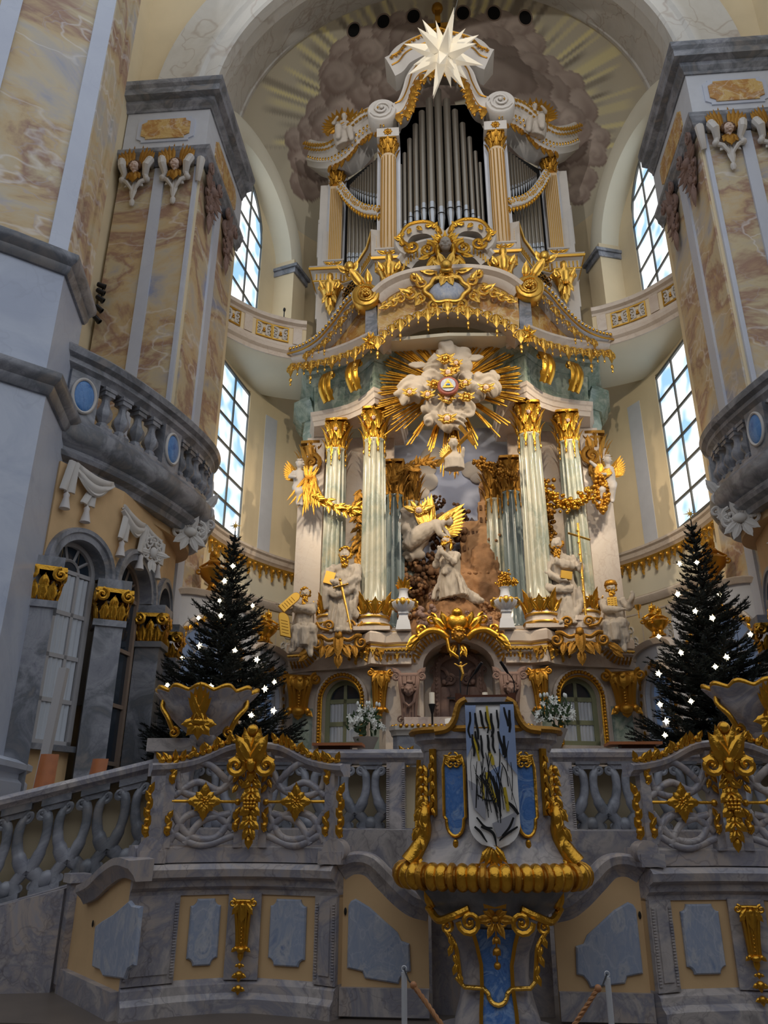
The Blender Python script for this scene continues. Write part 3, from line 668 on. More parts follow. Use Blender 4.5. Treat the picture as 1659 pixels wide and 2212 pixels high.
        MB().lathe([(.001, .012), (.275, .012), (.275, -.03), (.001, -.03)], P, 20, R=R).build('lamp_well', 'void', t)
mural()
# ---- choir arch: stepped marble barrel between pier and dome
def vault():
    rows = [(17.4, 9.3, 22.8), (17.4, 8.2, 22.8), (17.32, 8.1, 22.8), (17.32, 7.9, 22.8), (17.42, 7.8, 22.8), (17.42, 7.42, 22.8), (17.5, 7.35, 22.8), (17.9, 7.35, 22.9), (18.0, 7.45, 23), (18.6, 7.5, 23.2), (18.7, 7.6, 23.4), (18.9, 7.62, 23.6), (18.95, 7.75, 23.7), (21.2, 7.86, 25.1), (21.25, 7.78, 25.2), (21.45, 7.78, 25.35), (21.45, 7.95, 25.4)]
    vs = []; n = 60; 
    for (y, R, zc) in rows:
        vs.append((R, y, 23.3))
        for i in range(n+1): a = pi*i/n; vs.append((R*cos(a), y, zc+R*sin(a)))
        vs.append((-R, y, 23.3))
    w = n+3; fs = [(j*w+i, j*w+i+1, (j+1)*w+i+1, (j+1)*w+i) for j in range(len(rows)-1) for i in range(w-1)]
    struct('ceiling_vault', MB().add(vs, fs), 'vault_marble', 'stepped marbled choir arch in front of the painted half dome', 'arch', 40)
    for sx in (-1, 1):
        b = MB(); b.box((sx*10.6, 17.95, 31.5), (6.4, .3, 16.4)); b.box((sx*10.35, 17.6, 17), (.6, 9, 34))
        struct('wall_left' if sx < 0 else 'wall_right', b, 'cream', 'yellow plaster wall behind the marbled pier %s' % ('with the black spotlights' if sx < 0 else 'without spotlights'), 'wall')
vault()
def nave():
    # unseen nave walls added behind the viewpoint to block low sky light, open above
    b = MB(); b.box((0, -13.8, 5.5), (30, .4, 11)); struct('wall_nave_block_back', b, 'nave_dark', 'plain unseen nave wall behind the viewpoint, added to block low light', 'wall')
    for sx in (-1, 1): b = MB(); b.box((sx*14.8, -3, 5.5), (.4, 22, 11)); struct('wall_nave_block_left' if sx < 0 else 'wall_nave_block_right', b, 'nave_dark', 'plain nave side wall out of view, added to block low light, %s' % ('stair side' if sx < 0 else 'side away from the stair'), 'wall')
nave()
# ---- near pier at the pulpit stair
def near_pier():
    t = thing('wall_front_left', 'tall pale marble pier rising beside the pulpit stair', 'wall', (-8.2, 11, 0), kind='structure')
    low = [(-10.2, 8.4), (-7.75, 10.25), (-7.02, 10.95), (-7.45, 12.6), (-11, 13.5)]
    b = MB(); b.prism(low, (0, 0, 0), (1, 0, 0), (0, 1, 0), 8.3); b.build('shaft', 'white_marble', t, 20)
    mid = [(-10.3, 8.7), (-7.9, 10.5), (-7.2, 11.1), (-7.55, 12.6), (-11, 13.5)]
    b = MB(); b.prism(mid, (0, 0, 8.3), (1, 0, 0), (0, 1, 0), 2.9); b.build('upper_shaft', 'white_marble', t, 20)
    up = [(-10.5, 9.0), (-8.05, 10.75), (-7.35, 11.35), (-7.62, 12.7), (-11, 13.5)]
    b = MB(); b.prism(up, (0, 0, 11), (1, 0, 0), (0, 1, 0), 16); b.build('pier_core', 'pier_marble', t, 20)
    pr = [(0, 0), (.05, 0), (.1, .06), (.12, .16), (.22, .24), (.24, .3), (.24, .38), (0, .42)]
    b = MB(); b.sweep([p for p in low[:4]], pr and [(o, z+8.3) for o, z in pr]); b.build('moulding', 'grey_marble', t)
    b = MB(); b.sweep([p for p in mid[:4]], [(o, z+10.95) for o, z in pr]); b.build('moulding', 'grey_marble', t)
    # pale strips framing the marble fields
    def strip(a, c, f0, f1, z0=11.35, z1=27, mt='strip_marble', dp=.07):
        m, L = seg_frame(a, c); q = MB(m); q.box((L*(f0+f1)/2, -dp/2, (z0+z1)/2), (L*(f1-f0), dp, z1-z0)); q.build('pilaster_strip', mt, t)
    strip(up[1], up[2], .58, .96); strip(up[0], up[1], .60, .72); strip(up[2], up[3], .22, .5, mt='pier_marble', dp=.05); strip(up[2], up[3], .7, .98, mt='pier_marble', dp=.05)
    strip(low[0], low[1], .05, .93, .6, 8.0, 'white_marble', .06)
    b = MB(); b.sweep([(-10.2, 8.4), (-7.75, 10.25), (-7.02, 10.95), (-7.45, 12.6)], [(0, 1.5), (.32, 1.5), (.32, 2.1), (.26, 2.16), (.26, 2.24), (.36, 2.3), (.36, 2.38), (.2, 2.46), (0, 2.46)]); b.build('plinth', 'white_marble', t)
near_pier()
# ---- cherub capital (front faces -y, origin under the moulding)
def cherub(mtx, parent, s=1, wing='gold_old', hair='hair', bracket='stucco', plain=False):
    b = MB(mtx); 
    for sx in (-1, 1):
        b.tube([(sx*.36*s, .02, 0), (sx*.42*s, -.24*s, -.06*s), (sx*.36*s, -.3*s, -.28*s), (sx*.30*s, -.16*s, -.5*s), (sx*.36*s, -.14*s, -.66*s)], [.1*s, .13*s, .12*s, .09*s, .07*s], 8)
        b.ell((sx*.42*s, -.22*s, -.02*s), (.12*s, .13*s, .12*s), 10, 6); b.ell((sx*.36*s, -.16*s, -.66*s), .1*s, 8, 6)
        b.tube([(sx*.34*s, -.14*s, -.66*s), (sx*.2*s, -.2*s, -.78*s), (sx*.08*s, -.16*s, -.95*s), (0, -.1*s, -1.15*s)], [.07*s, .06*s, .05*s, .04*s], 6)
    b.leaf(0, -.72*s, -90, .75*s, .26*s, .05, -.1*s); b.ell((0, -.1*s, -1.45*s), (.08*s, .07*s, .14*s), 8, 6); b.leaf(-.1*s, -.7*s, -130, .3*s, .18*s, .2, -.1*s); b.leaf(.1*s, -.7*s, -50, .3*s, .18*s, .2, -.1*s)
    br = b.build('capital', bracket, parent)
    f = MB(mtx); f.ell((0, -.27*s, -.27*s), (.135*s, .14*s, .17*s), 14, 10); f.ell((0, -.4*s, -.29*s), (.024*s, .045*s, .04*s), 8, 6)
    for sx in (-1, 1): f.ell((sx*.065*s, -.36*s, -.33*s), (.05*s, .05*s, .05*s), 8, 6); f.ell((sx*.05*s, -.385*s, -.235*s), (.035*s, .02*s, .012*s), 8, 5)
    f.ell((0, -.385*s, -.37*s), (.04*s, .02*s, .012*s), 8, 5); f.ell((0, -.36*s, -.415*s), (.05*s, .04*s, .035*s), 8, 6); f.ell((0, -.24*s, -.44*s), (.07*s, .07*s, .1*s), 8, 6)
    f.build('face', 'skin' if not plain else bracket, br, 60)
    h = MB(mtx)
    for i in range(16):
        a = pi*(i/15)*1.25-.4; h.ell((.155*s*cos(a), -.25*s+.02*sin(i*3)*s, -.24*s+.15*s*sin(a)), (.055*s, .07*s, .055*s), 8, 5)
    h.ell((0, -.2*s, -.22*s), (.16*s, .13*s, .18*s), 10, 7); h.build('hair', hair if not plain else bracket, br, 60)
    for sx in (-1, 1):
        w = MB(mtx)
        for k in range(5): w.leaf(sx*(.17+.045*k)*s, (-.24+.02*k)*s, 90-sx*(-3+k*7), (.86-.1*k)*s, .19*s, .04, -(.16+.02*k)*s, 0, 6)
        w.build('wing', wing if not plain else bracket, br, 50)
    c = MB(mtx); c.leaf(0, -.45*s, -90, .42*s, .34*s, .1, -.22*s, 3); c.leaf(-.07*s, -.45*s, -115, .32*s, .2*s, .15, -.22*s, 3); c.leaf(.07*s, -.45*s, -65, .32*s, .2*s, .15, -.22*s, 3); c.build('feather_collar', wing if not plain else bracket, br, 50)
    return br
# ---- far piers flanking the apse
def far_pier():
    t = thing('wall_pier_left', 'marbled choir pier with cherub capitals, black spotlights on its outer edge', 'wall', (-8.8, 19.4, 0), kind='structure')
    x0, x1, y0, y1 = -9.95, -7.4, 17.45, 21.3
    MB().box(((x0+x1)/2, (y0+y1)/2, 12), (x1-x0, y1-y0, 24)).build('pier_core', 'cream', t)
    def fp(a, b, z0, z1, mt, d, nm): MB().box(((a+b)/2, y0-d/2, (z0+z1)/2), (b-a, d, z1-z0)).build(nm, mt, t)
    fp(x0, -8.83, 4, 20.1, 'pier_marble', .05, 'marble_panel'); fp(-8.83, -8.5, 4, 20.1, 'strip_marble', .12, 'pilaster_strip'); fp(-8.5, -7.62, 4, 20.1, 'pier_marble', .05, 'marble_panel'); fp(-7.6, -7.48, 4, 20.1, 'strip_marble', .1, 'pilaster_strip')
    def sp(a, b, z0, z1, mt, d, nm): MB().box((x1+d/2, (a+b)/2, (z0+z1)/2), (d, b-a, z1-z0)).build(nm, mt, t)
    sp(17.46, 18.72, 4, 20.1, 'pier_marble', .05, 'marble_panel'); sp(18.72, 19.2, 4, 20.1, 'strip_marble', .12, 'pilaster_strip'); sp(19.2, 20.9, 4, 20.1, 'pier_marble', .05, 'marble_panel')
    path = [(x0-.05, 21.3), (x0-.05, y0-.02), (x1+.02, y0-.02), (x1+.02, y1)]
    D = -.7
    lowm = [(o, z+D) for o, z in [(0, 20.9), (.06, 20.9), (.08, 21.0), (.16, 21.1), (.18, 21.25), (.24, 21.35), (.24, 21.5), (.06, 21.56), (0, 21.56)]]
    MB().sweep(path, lowm).build('architrave', 'grey_marble', t, 30)
    MB().box(((x0+x1)/2, (y0+y1)/2, 22.4+D), (x1-x0+.12, y1-y0+.12, 1.8)).build('frieze', 'grey_white', t)
    cor = [(o*.72, z+D) for o, z in [(0, 23.2), (.12, 23.2), (.14, 23.3), (.28, 23.42), (.3, 23.55), (.56, 23.62), (.56, 23.86), (.66, 23.96), (.68, 24.12), (0, 24.16)]]
    MB().sweep(path, cor).build('cornice', 'grey_marble', t, 30)
    def oct_(cx, w, h, c): 
        return [(cx-w+c, -h), (cx-w+c, -h+c*.5), (cx-w, -h+c), (cx-w, h-c), (cx-w+c, h-c*.5), (cx-w+c, h), (cx+w-c, h), (cx+w-c, h-c*.5), (cx+w, h-c), (cx+w, -h+c), (cx+w-c, -h+c*.5), (cx+w-c, -h)]
    q = MB(); q.prism(oct_(0, .92, .5, .16), (-8.68, y0-.06, 22.42+D), (1, 0, 0), (0, 0, 1), .04); q.build('panel_border', 'strip_marble', t)
    q = MB(); q.prism(oct_(0, .78, .4, .16), (-8.68, y0-.09, 22.42+D), (1, 0, 0), (0, 0, 1), .04); q.build('amber_panel', 'panel_amber', t)
    q = MB(); q.prism(oct_(0, 1.2, .45, .16), (x1+.06, 19.4, 22.4+D), (0, 1, 0), (0, 0, 1), .04); q.build('amber_panel', 'panel_amber', t)
    for x in (-9.38, -8.12): cherub(frame((x, y0-.05, 20.98+D)), t, 1.05)
    for y in (18.1, 20.0):
        q = MB(frame((x1+.12, y, 20.2), pi/2)); foliage(q, 0, -.45, .62, .7, 11, int(y), size=.42, scrolls=.5); foliage(q, 0, -1.1, .4, .55, 7, 5, size=.5); q.leaf(0, -1.4, -90, .7, .4, .1); [q.scroll(e*.5, .05, .2, 90, 1.4, e, .34, -.1) for e in (-1, 1)]; q.build('stucco_capital', 'mauve_stone', t, 50)
    MB().tube([(-7.46, 17.36, 20.3), (-7.36, 17.2, 20.2), (-7.38, 17.22, 19.7), (-7.44, 17.34, 19.5)], [.1, .13, .1, .08], 8).build('corner_scroll', 'stucco', t)
    m = mirror(t, 'marbled choir pier with cherub capitals, no spotlights on it'); m.name = 'wall_pier_right'
    # spotlights on the pier edge
    for k, (px, py, tilt) in enumerate([(219, 617, .3), (217, 630, .5), (216, 645, .5), (213, 666, -.2), (209, 689, .6)]):
        P = at(px, py, Y=17.2); b = MB(); d = V((.75, .35, -.2-.15*k)).normalized(); R = d.to_track_quat('Z', 'Y').to_matrix()
        b.lathe([(.05, -.12), (.07, -.1), (.075, .04), (.08, .08), (.085, .12), (.06, .12), (.055, .08)], P, 14, R=R); o = b.build('spotlight', 'iron')
        MB().tube([P, P+V((-.05, .2, .0)), (P.x-.1, 17.6, P.z)], .02, 6).build('bracket', 'iron', o)
        tag(o, 'small black spotlight clamped at the pier edge, in the %s' % ('upper row of three' if k < 3 else 'lower pair'), 'spotlight', 'black spotlights on the pier')
far_pier()
# ================================================================ organ above the altar
OA, OB = (-4.55, 24.0), (-1.98, 22.0)        # plan of the side bay: outer and inner column
def organ():
    T = thing('organ', 'baroque pipe organ in white and gold case above the altar', 'organ', (0, 24, 18.5))
    m, L = seg_frame(OA, OB); ow = lambda px, py: on_wall(px, py, OA, OB)
    # dark interior and case cheeks
    b = MB(); b.prism([(-1.85, 19.5), (1.85, 19.5), (1.85, 26.6), (1.5, 27.6), (1.0, 28.4), (-1.0, 28.4), (-1.5, 27.6), (-1.85, 26.6)], (0, 23.0, 0), (1, 0, 0), (0, 0, 1), .1); b.m = m; b.box((L/2, .55, 23.0), (L, .1, 6)); b.m = None; o = b.build('back_panel', 'void', T); both(o)
    b = MB(); b.box((-4.75, 25.2, 22.6), (.5, 2.0, 6.6)); b.box((-4.55, 24.25, 21.9), (.5, .3, 3)); both(b.build('case_side', 'organ_white', T))
    # gilded lattice fields on the flank
    for (z0, z1) in ((20.6, 21.9), (22.4, 24.3)):
        f = MB(frame((-5.02, 25.15, 0), -pi/2)); f.wallsweep([(-.75, z0), (.75, z0), (.75, z1), (-.75, z1)], [(0, 0), (.1, 0), (.1, .06), (0, .06)], True); fr = f.build('lattice_frame', 'organ_white', T); both(fr)
        f = MB(frame((-5.0, 25.15, 0), -pi/2)); 
        for i in range(3):
            for j in range(4): f.scroll(-.5+.5*i, z0+.2+(z1-z0-.4)*j/3, .2, 90*j+40*i, 1.3, 1 if (i+j) % 2 else -1, .2); f.leaf(-.5+.5*i, z0+.2+(z1-z0-.4)*j/3, 60*i+80*j, .3, .16, .2)
        both(f.build('lattice', 'gold_old', T, 50))
    fm = MB(); fm.lathe([(.5, .12), (.5, .13), (.22, .13)], n=4)
    body = MB().lathe([(1, 0), (1, 1), (.86, 1), (.86, .97)], n=16).mesh('pipe', 'pipe', 40)
    foot = MB(); foot.lathe([(.22, 0), (.96, .72), (1.0, .74), (1.0, .80), (.97, .83), (.97, .85)], n=16); foot = foot.mesh('pipe_foot', 'pipe_foot', 40)
    mouth = MB(); mouth.sheet(lambda u, v: (sin((u-.5)*1.9)*1.03, -cos((u-.5)*1.9)*1.05, (v*(1-.0)*(.55+.45*sqrt(max(0, 1-(2*u-1)**2))))), 10, 4, .06); mouth = mouth.mesh('mouth_shield', 'pipe_foot', 40)
    slit = MB(); slit.sheet(lambda u, v: (sin((u-.5)*1.7)*1.04, -cos((u-.5)*1.7)*1.04, v), 6, 1, .05); slit = slit.mesh('mouth_slit', 'void', 0)
    def pipe(P, r, ztop, zmouth, zfoot):
        p = inst(body, 'pipe', T, mtx=Matrix.Translation((P.x, P.y, zmouth))@Matrix.Diagonal((r, r, ztop-zmouth, 1)))
        def sub(me, nm, z, s): 
            c = bpy.data.objects.new(nm, me); COL.objects.link(c); c.parent = p; c.matrix_basis = p.matrix_basis.inverted()@(Matrix.Translation(V((P.x, P.y, z))-base(T))@Matrix.Diagonal(s))
        sub(foot, 'pipe_foot', zfoot, (r, r, (zmouth-zfoot)/.85, 1)); sub(mouth, 'mouth_shield', zmouth+r*.25, (r, r, r*1.9, 1)); sub(slit, 'mouth_slit', zmouth, (r, r, r*.3, 1)); return p
    xs = [866.5, 875.5, 887, 900.5, 915.5, 933.5, 953.5, 973, 991, 1007.5, 1022, 1034.5, 1044.5]
    tops = [357, 332, 302, 271, 243, 217, 196, 217, 240, 268, 298, 328, 352]; mth = [503, 487, 472, 461, 455, 455, 466, 455, 452, 458, 466, 478, 492]; wd = [8, 9.5, 12, 14, 15.5, 18, 18.5, 18, 15.5, 14, 12, 9.5, 8]
    for x, t, mo, w in zip(xs, tops, mth, wd):
        Y = 22.35-.35*cos((x-955)/95*pi/2); P = at(x, mo, Y=Y); s = (at(x+w/2, mo, Y=Y)-P).length; zt = at(x, t, Y=Y).z; pipe(P, s*.97, zt, P.z, P.z-1.25)
    # side bays, upper and lower flights
    def flight(n, x0, x1, w0, w1, top, mo, ft):
        tot = sum(w0+(w1-w0)*i/(n-1) for i in range(n)); x = x0
        for i in range(n):
            w = (w0+(w1-w0)*i/(n-1))*(x1-x0)/tot; c = x+w/2; x += w; t = (c-x0)/(x1-x0)
            s, zm = ow(c, mo(t)); P = m@V((s, .3, zm)); r = abs(ow(c+w*.46, mo(t))[0]-s); ztop = ow(c, top(t))[1]; zf = ow(c, ft(t))[1]; both(pipe(P, r, ztop, zm, zf))
    flight(15, 744, 822, 2.6, 8, lambda t: 392-75*t, lambda t: 396+26*t+6*sin(pi*t), lambda t: 412+44*t)
    flight(14, 738, 822, 9, 3, lambda t: 440+60*t*t, lambda t: 551-14*t*t, lambda t: 585-30*t*t)
    # gilded swag shelf between the flights
    pts = [ow(738, 405), ow(752, 425), ow(772, 445), ow(795, 457), ow(824, 461)]; sp = [tuple(p) for p in smoothpath([V(p) for p in pts], 5)]
    g = MB(m); g.wallsweep(sp, [(-.18, 0), (.18, 0), (.2, .12), (.12, .22), (-.12, .2), (-.2, .1)]); both(g.build('swag_shelf', 'organ_white', T))
    g = MB(m)
    for k, p in enumerate(resample([V((a, 0, c)) for a, c in sp], .22)):
        g.scroll(p.x, p.z+.05, .1, 90*k, 1.1, 1 if k % 2 else -1, .3, -.2); g.ell((p.x, -.16, p.z-.3), (.05, .06, .09), 8, 6); g.leaf(p.x, p.z-.12, -90, .34, .18, .1, -.12, 2, 6); g.ell((p.x+.06, -.2, p.z+.16), .05, 6, 4)
    both(g.build('swag_carving', 'gold', T, 50))
    # columns
    def col(px, y0, y1, yc, Y, w, flat):
        P = at(px, y0, Y=Y); z0 = P.z; z1 = at(px, y1, Y=Y).z; zc = at(px, yc, Y=Y).z; r = w
        s = (fluted(P.x, P.y-.05, z0, z1, r, 14, .12, .05) if not flat else MB().box((P.x, P.y, (z0+z1)/2), (r*2, r*1.2, z1-z0))).build('column', 'organ_peach', T, 40)
        g = MB()
        if flat:
            for k in range(7): g.box((P.x+(k-3)*r*.27, P.y-r*.62, (z0+z1)/2), (r*.1, .03, z1-z0-.3))
        else:
            for k in range(14): a = 2*pi*(k+.5)/14; g.tube([(P.x+r*.98*cos(a), P.y-.05+r*.98*sin(a), z0+.1), (P.x+r*.95*cos(a), P.y-.05+r*.95*sin(a), z1-.1)], r*.06, 4)
        g.build('gilt_fillet', 'gold_trim', s); capital('capital', s, (P.x, P.y-.05, z1), r*.98, zc-z1, 'gold_dull')
        q = MB(); q.box((P.x, P.y+.3, (z0+zc)/2), (r*3.0, .3, zc-z0)); q.build('pilaster', 'grey_white', s)
        q = MB(); q.box((P.x, P.y, zc+.22), (r*2.9, r*2.6, .42)); q.build('impost_block', 'organ_white', s)
        q = MB(frame((P.x, P.y-r*1.3, zc+.22))); q.rosette(0, 0, .17); q.build('impost_rosette', 'gold_dull', s)
        q = MB(); q.box((P.x, P.y, z0-.24), (r*2.9, r*2.7, .46)).box((P.x, P.y, z0-.03), (r*3.1, r*2.9, .06)); q.build('pedestal', 'organ_white', s)
        q = MB(frame((P.x, P.y-r*1.36, z0-.25))); foliage(q, 0, 0, r*1.1, .16, 5, 4, size=.8); q.build('pedestal_carving', 'gold', s, 50)
        return s, P, z0, zc
    s1, P1, zi0, zic = col(839, 552, 345, 312, 22.0, .29, False); both(s1)
    s2, P2, zo0, zoc = col(723, 574, 408, 380, 24.0, .26, True); both(s2)
    # S-curved side entablature from outer end to the volute
    pts = [ow(686, 347), ow(706, 352), ow(735, 350), ow(765, 330), ow(790, 300), ow(815, 282), ow(842, 278)]; sp = [tuple(p) for p in smoothpath([V(p) for p in pts], 6)]
    b = MB(m); b.wallsweep(sp, [(-.42, -.5), (-.42, .3), (-.3, .4), (-.26, .5), (.1, .56), (.2, .74), (.42, .8), (.5, .74), (.5, -.5)]); both(b.build('side_cornice', 'organ_white', T))
    g = MB(m)
    for k, p in enumerate(resample([V((a, 0, c)) for a, c in sp], .2)):
        g.box((p.x, -.8, p.z+.34), (.1, .06, .09)); g.rosette(p.x+.1, p.z+.34, .06, 5, -.8); g.ell((p.x, -.52, p.z-.18), (.05, .05, .08), 6, 5); g.box((p.x, -.72, p.z+.16), (.13, .05, .05)); g.ell((p.x+.1, -.46, p.z-.3), (.04, .04, .07), 6, 4)
    both(g.build('cornice_gilding', 'gold_trim', T, 50)); g = MB(m)
    for k, p in enumerate(resample([V((a, 0, c)) for a, c in sp[10:]], .26)): g.leaf(p.x, p.z-.4, -90+20*sin(k*2), .42, .26, .15, -.3, 3, 6); g.scroll(p.x+.1, p.z-.5, .09, 0, 1.1, 1, .3, -.34)
    both(g.build('hanging_leaves', 'gold_dull', T, 50))
    # volute and rising central cornice
    for sx in (-1, 1): pass
    s0, z0 = ow(838, 268); P = m@V((s0, -.3, z0)); b = MB(); b.lathe([(.52, -.45), (.56, -.4), (.56, .4), (.52, .45)], P, 24, R=Matrix.Rotation(pi/2, 3, 'X')); b.m = frame((P.x, P.y-.48, P.z)); b.scroll(0, 0, .42, 200, 1.8, 1, .16); b.m = None; both(b.build('volute', 'organ_white', T, 50))
    Yc = 21.9; q = lambda px, py: (at(px, py, Y=Yc).x, at(px, py, Y=Yc).z)
    pts = [q(856, 262), q(872, 252), q(884, 225), q(893, 195), q(912, 172), q(948, 163)]; pts.append((0, pts[-1][1]+.05)); sp = [tuple(p) for p in smoothpath([V(p) for p in pts], 6)]
    b = MB(frame((0, Yc, 0))); b.wallsweep(sp, [(-.16, -.3), (-.16, .25), (-.1, .4), (.06, .5), (.18, .62), (.24, .62), (.24, -.3)]); both(b.build('rising_cornice', 'organ_white', T))
    pts = [q(850, 187), q(865, 178), q(880, 160), q(905, 146), q(925, 138), q(945, 128)]; sp2 = [tuple(p) for p in smoothpath([V(p) for p in pts], 5)]
    b = MB(frame((0, Yc, 0))); b.wallsweep(sp2, [(-.2, -.1), (-.2, .6), (.1, .8), (.4, .95), (.5, .95), (.5, -.1)]); both(b.build('broken_pediment', 'organ_white', T))
    g = MB(frame((0, Yc, 0)))
    for p in resample([V((a, 0, c)) for a, c in sp2], .2): g.rosette(p.x, p.z+.38, .09, 6, -.96)
    for k, p in enumerate(resample([V((a, 0, c)) for a, c in sp], .3)): g.leaf(p.x+.1, p.z-.15, -80+15*sin(k), .55, .34, .1, -.42, 3, 7); g.scroll(p.x+.25, p.z-.3, .12, 0, 1.2, 1, .3, -.45); g.ell((p.x+.2, -.45, p.z-.62), (.06, .06, .1), 6, 5)
    g.tube([(a, -.64, c+.2) for a, c in sp], .03, 5); g.tube([(a, -.42, c-.12) for a, c in sp], .025, 5); g.tube([(a, -.97, c+.46) for a, c in sp2], .035, 5); g.tube([(a, -.84, c+.14) for a, c in sp2], .03, 5); both(g.build('crest_carving', 'gold_dull', T, 50))
    # crowning gold trophy behind the star
    c = q(957, 60); g = MB(frame((0, Yc+.1, 0))); foliage(g, 0, c[1]-1.2, .95, 1.1, 9, 5, size=.3); g.box((0, 0, c[1]+.1), (.22, .2, 2.2)).box((0, 0, c[1]+.2), (1.0, .2, .22)); g.ell((0, 0, c[1]+1.3), .24); g.build('crest', 'gold_dull', T, 50)
    # base cornices with gilded dentils: outer block, hollow curve, inner block, centre arch
    po = at(690, 592, Y=23.7); pi_ = at(810, 568, Y=21.6)
    plan = [(-4.95, 24.6), (-4.95, 23.55), (-4.05, 23.55), (-3.9, 23.7), (-3.2, 23.4), (-2.7, 22.6), (-2.45, 21.9), (-2.4, 21.55), (-1.55, 21.55)]
    zb = zo0-.5; zi = zi0-.5; Z = [zb, zb, zb, zb, zb, zb+.1, zb+.25, zi, zi]
    prof = [(-.3, -.65), (.02, -.65), (.04, -.58), (.0, -.55), (.0, -.2), (.12, -.16), (.16, -.06), (.2, 0), (-.3, 0)]
    b = MB(); b.sweep([(x, y, z) for (x, y), z in zip(plan, Z)], prof); both(b.build('base_cornice', 'organ_white', T))
    g = MB(); pth = [(x, y, z) for (x, y), z in zip(plan, Z)]
    for a, c in zip(pth[1:], pth[2:]):
        a, c = V(a), V(c); d = (c-a); n = V((d.y, -d.x, 0)).normalized(); k = max(1, int(d.length/.13))
        for i in range(k): p = a+d*((i+.5)/k)+n*.02; g.box((p.x, p.y, p.z-.38), (.05, .05, .24), atan2(d.y, d.x))
    both(g.build('dentil', 'gold_trim', T)); g = MB(); g.sweep([(x, y, z) for (x, y), z in zip(plan, Z)], [(.15, -.16), (.2, -.16), (.22, -.08), (.17, -.08)]); g.sweep([(x, y, z) for (x, y), z in zip(plan, Z)], [(.0, -.62), (.06, -.62), (.06, -.56), (.0, -.56)]); both(g.build('gilt_moulding', 'gold_trim', T))
    b = MB(); b.sweep([(x, y, z-.6) for (x, y), z in zip(plan, Z)], [(-.6, -2.2), (-.12, -2.2), (-.12, 0), (-.6, 0)]); both(b.build('case_base', 'organ_white', T))
    # grille openings in the case base
    mg, Lg = seg_frame((-4.0, 23.75), (-2.75, 22.8)); b = MB(mg); za = zb-1.9; b.prism([(.3, 0), (1.3, 0)]+arc(.8, .55, .5, 0, 180, 12), (0, .02, za), (1, 0, 0), (0, 0, 1), .1); gr = b.build('grille', 'void', T); both(gr)
    g = MB(mg)
    for i in range(5):
        for j in range(4): g.lathe([(.07, 0), (.1, 0), (.1, .03), (.07, .03)], (.36+.22*i, -.1, za+.1+.24*j), 8, R=Matrix.Rotation(pi/2, 3, 'X'))
    both(g.build('grille_lattice', 'gold_old', T))
    # centre: arched base with double C-scroll, grilles and mask
    Yf = 21.5; q = lambda px, py: (at(px, py, Y=Yf).x, at(px, py, Y=Yf).z)
    pts = [q(873, 575), q(890, 555), q(915, 543), q(945, 538)]; pts.append((0, pts[-1][1]+.02)); sp = [tuple(p) for p in smoothpath([V(p) for p in pts], 5)]
    b = MB(frame((0, Yf, 0))); b.wallsweep(sp, [(-.3, -.5), (-.3, .05), (.1, .1), (.22, .25), (.3, .25), (.3, -.5)]); both(b.build('centre_arch', 'organ_white', T))
    g = MB(frame((0, Yf, 0)))
    for p in resample([V((a, 0, c)) for a, c in sp], .14): g.box((p.x, -.1, p.z-.1), (.05, .05, .24))
    both(g.build('dentil', 'gold_trim', T))
    pts = [q(884, 553), q(872, 545), q(868, 530), q(880, 512), q(900, 504), q(925, 503), q(945, 513), q(953, 528)]; sp = [tuple(p) for p in smoothpath([V(p) for p in pts], 5)]
    b = MB(frame((0, Yf-.1, 0))); b.wallsweep(sp, [(-.22, -.3), (-.22, .1), (.2, .2), (.26, .1), (.26, -.3)]); both(b.build('scroll_pediment', 'organ_white', T))
    g = MB(frame((0, Yf-.32, 0))); g.tube([(a, 0, c+.2) for a, c in sp], .06, 6); g.scroll(sp[2][0]+.2, sp[2][1]+.05, .26, 180, 1.4, 1, .25); 
    for k, p in enumerate(resample([V((a, 0, c)) for a, c in sp], .25)): g.leaf(p.x, p.z, 60+50*k, .3, .2, .2, 0, 3, 6)
    both(g.build('scroll_gilding', 'gold', T, 50))
    gp = q(905, 530); b = MB(frame((0, Yf, 0))); b.prism(arc(gp[0], gp[1]-.35, .5, 0, 180, 12), (0, .1, 0), (1, 0, 0), (0, 0, 1), .05); both(b.build('grille', 'void', T)); g = MB(frame((0, Yf, 0)))
    for i in range(-2, 3):
        for j in range(3):
            if i*i+j*j*1.5 < 7: g.lathe([(.07, 0), (.1, 0), (.1, .04), (.07, .04)], (gp[0]+.19*i, -.02, gp[1]-.3+.18*j), 8, R=Matrix.Rotation(pi/2, 3, 'X'))
    both(g.build('grille_lattice', 'gold', T))
    c = q(962, 552); f = Figure(); f.head((0, 0, 0), .26, 0, .25); mk = f.done('mask', 'stone', frame((0, Yf-.55, c[1])), T, .02, 0)
    g = MB(frame((0, Yf-.4, c[1])))
    for k in range(9): a = 180*k/8; g.leaf(.1*cos(radians(a)), .2, a, .62, .2, .1, .1, 2, 6)
    for sx in (-1, 1): g.scroll(sx*.62, -.05, .3, 90, 1.4, sx, .25); g.leaf(sx*.3, -.35, -90+sx*35, .7, .3, .2); g.leaf(sx*.55, -.3, -90+sx*60, .5, .24, .3); g.ell((sx*.26, -.12, -.2), (.1, .12, .3), 8, 6)
    g.ell((0, -.06, .22), (.28, .2, .12), 10, 6); g.leaf(0, -.5, -90, .5, .3, .1, 0); g.build('mask_shell', 'gold', T, 50)
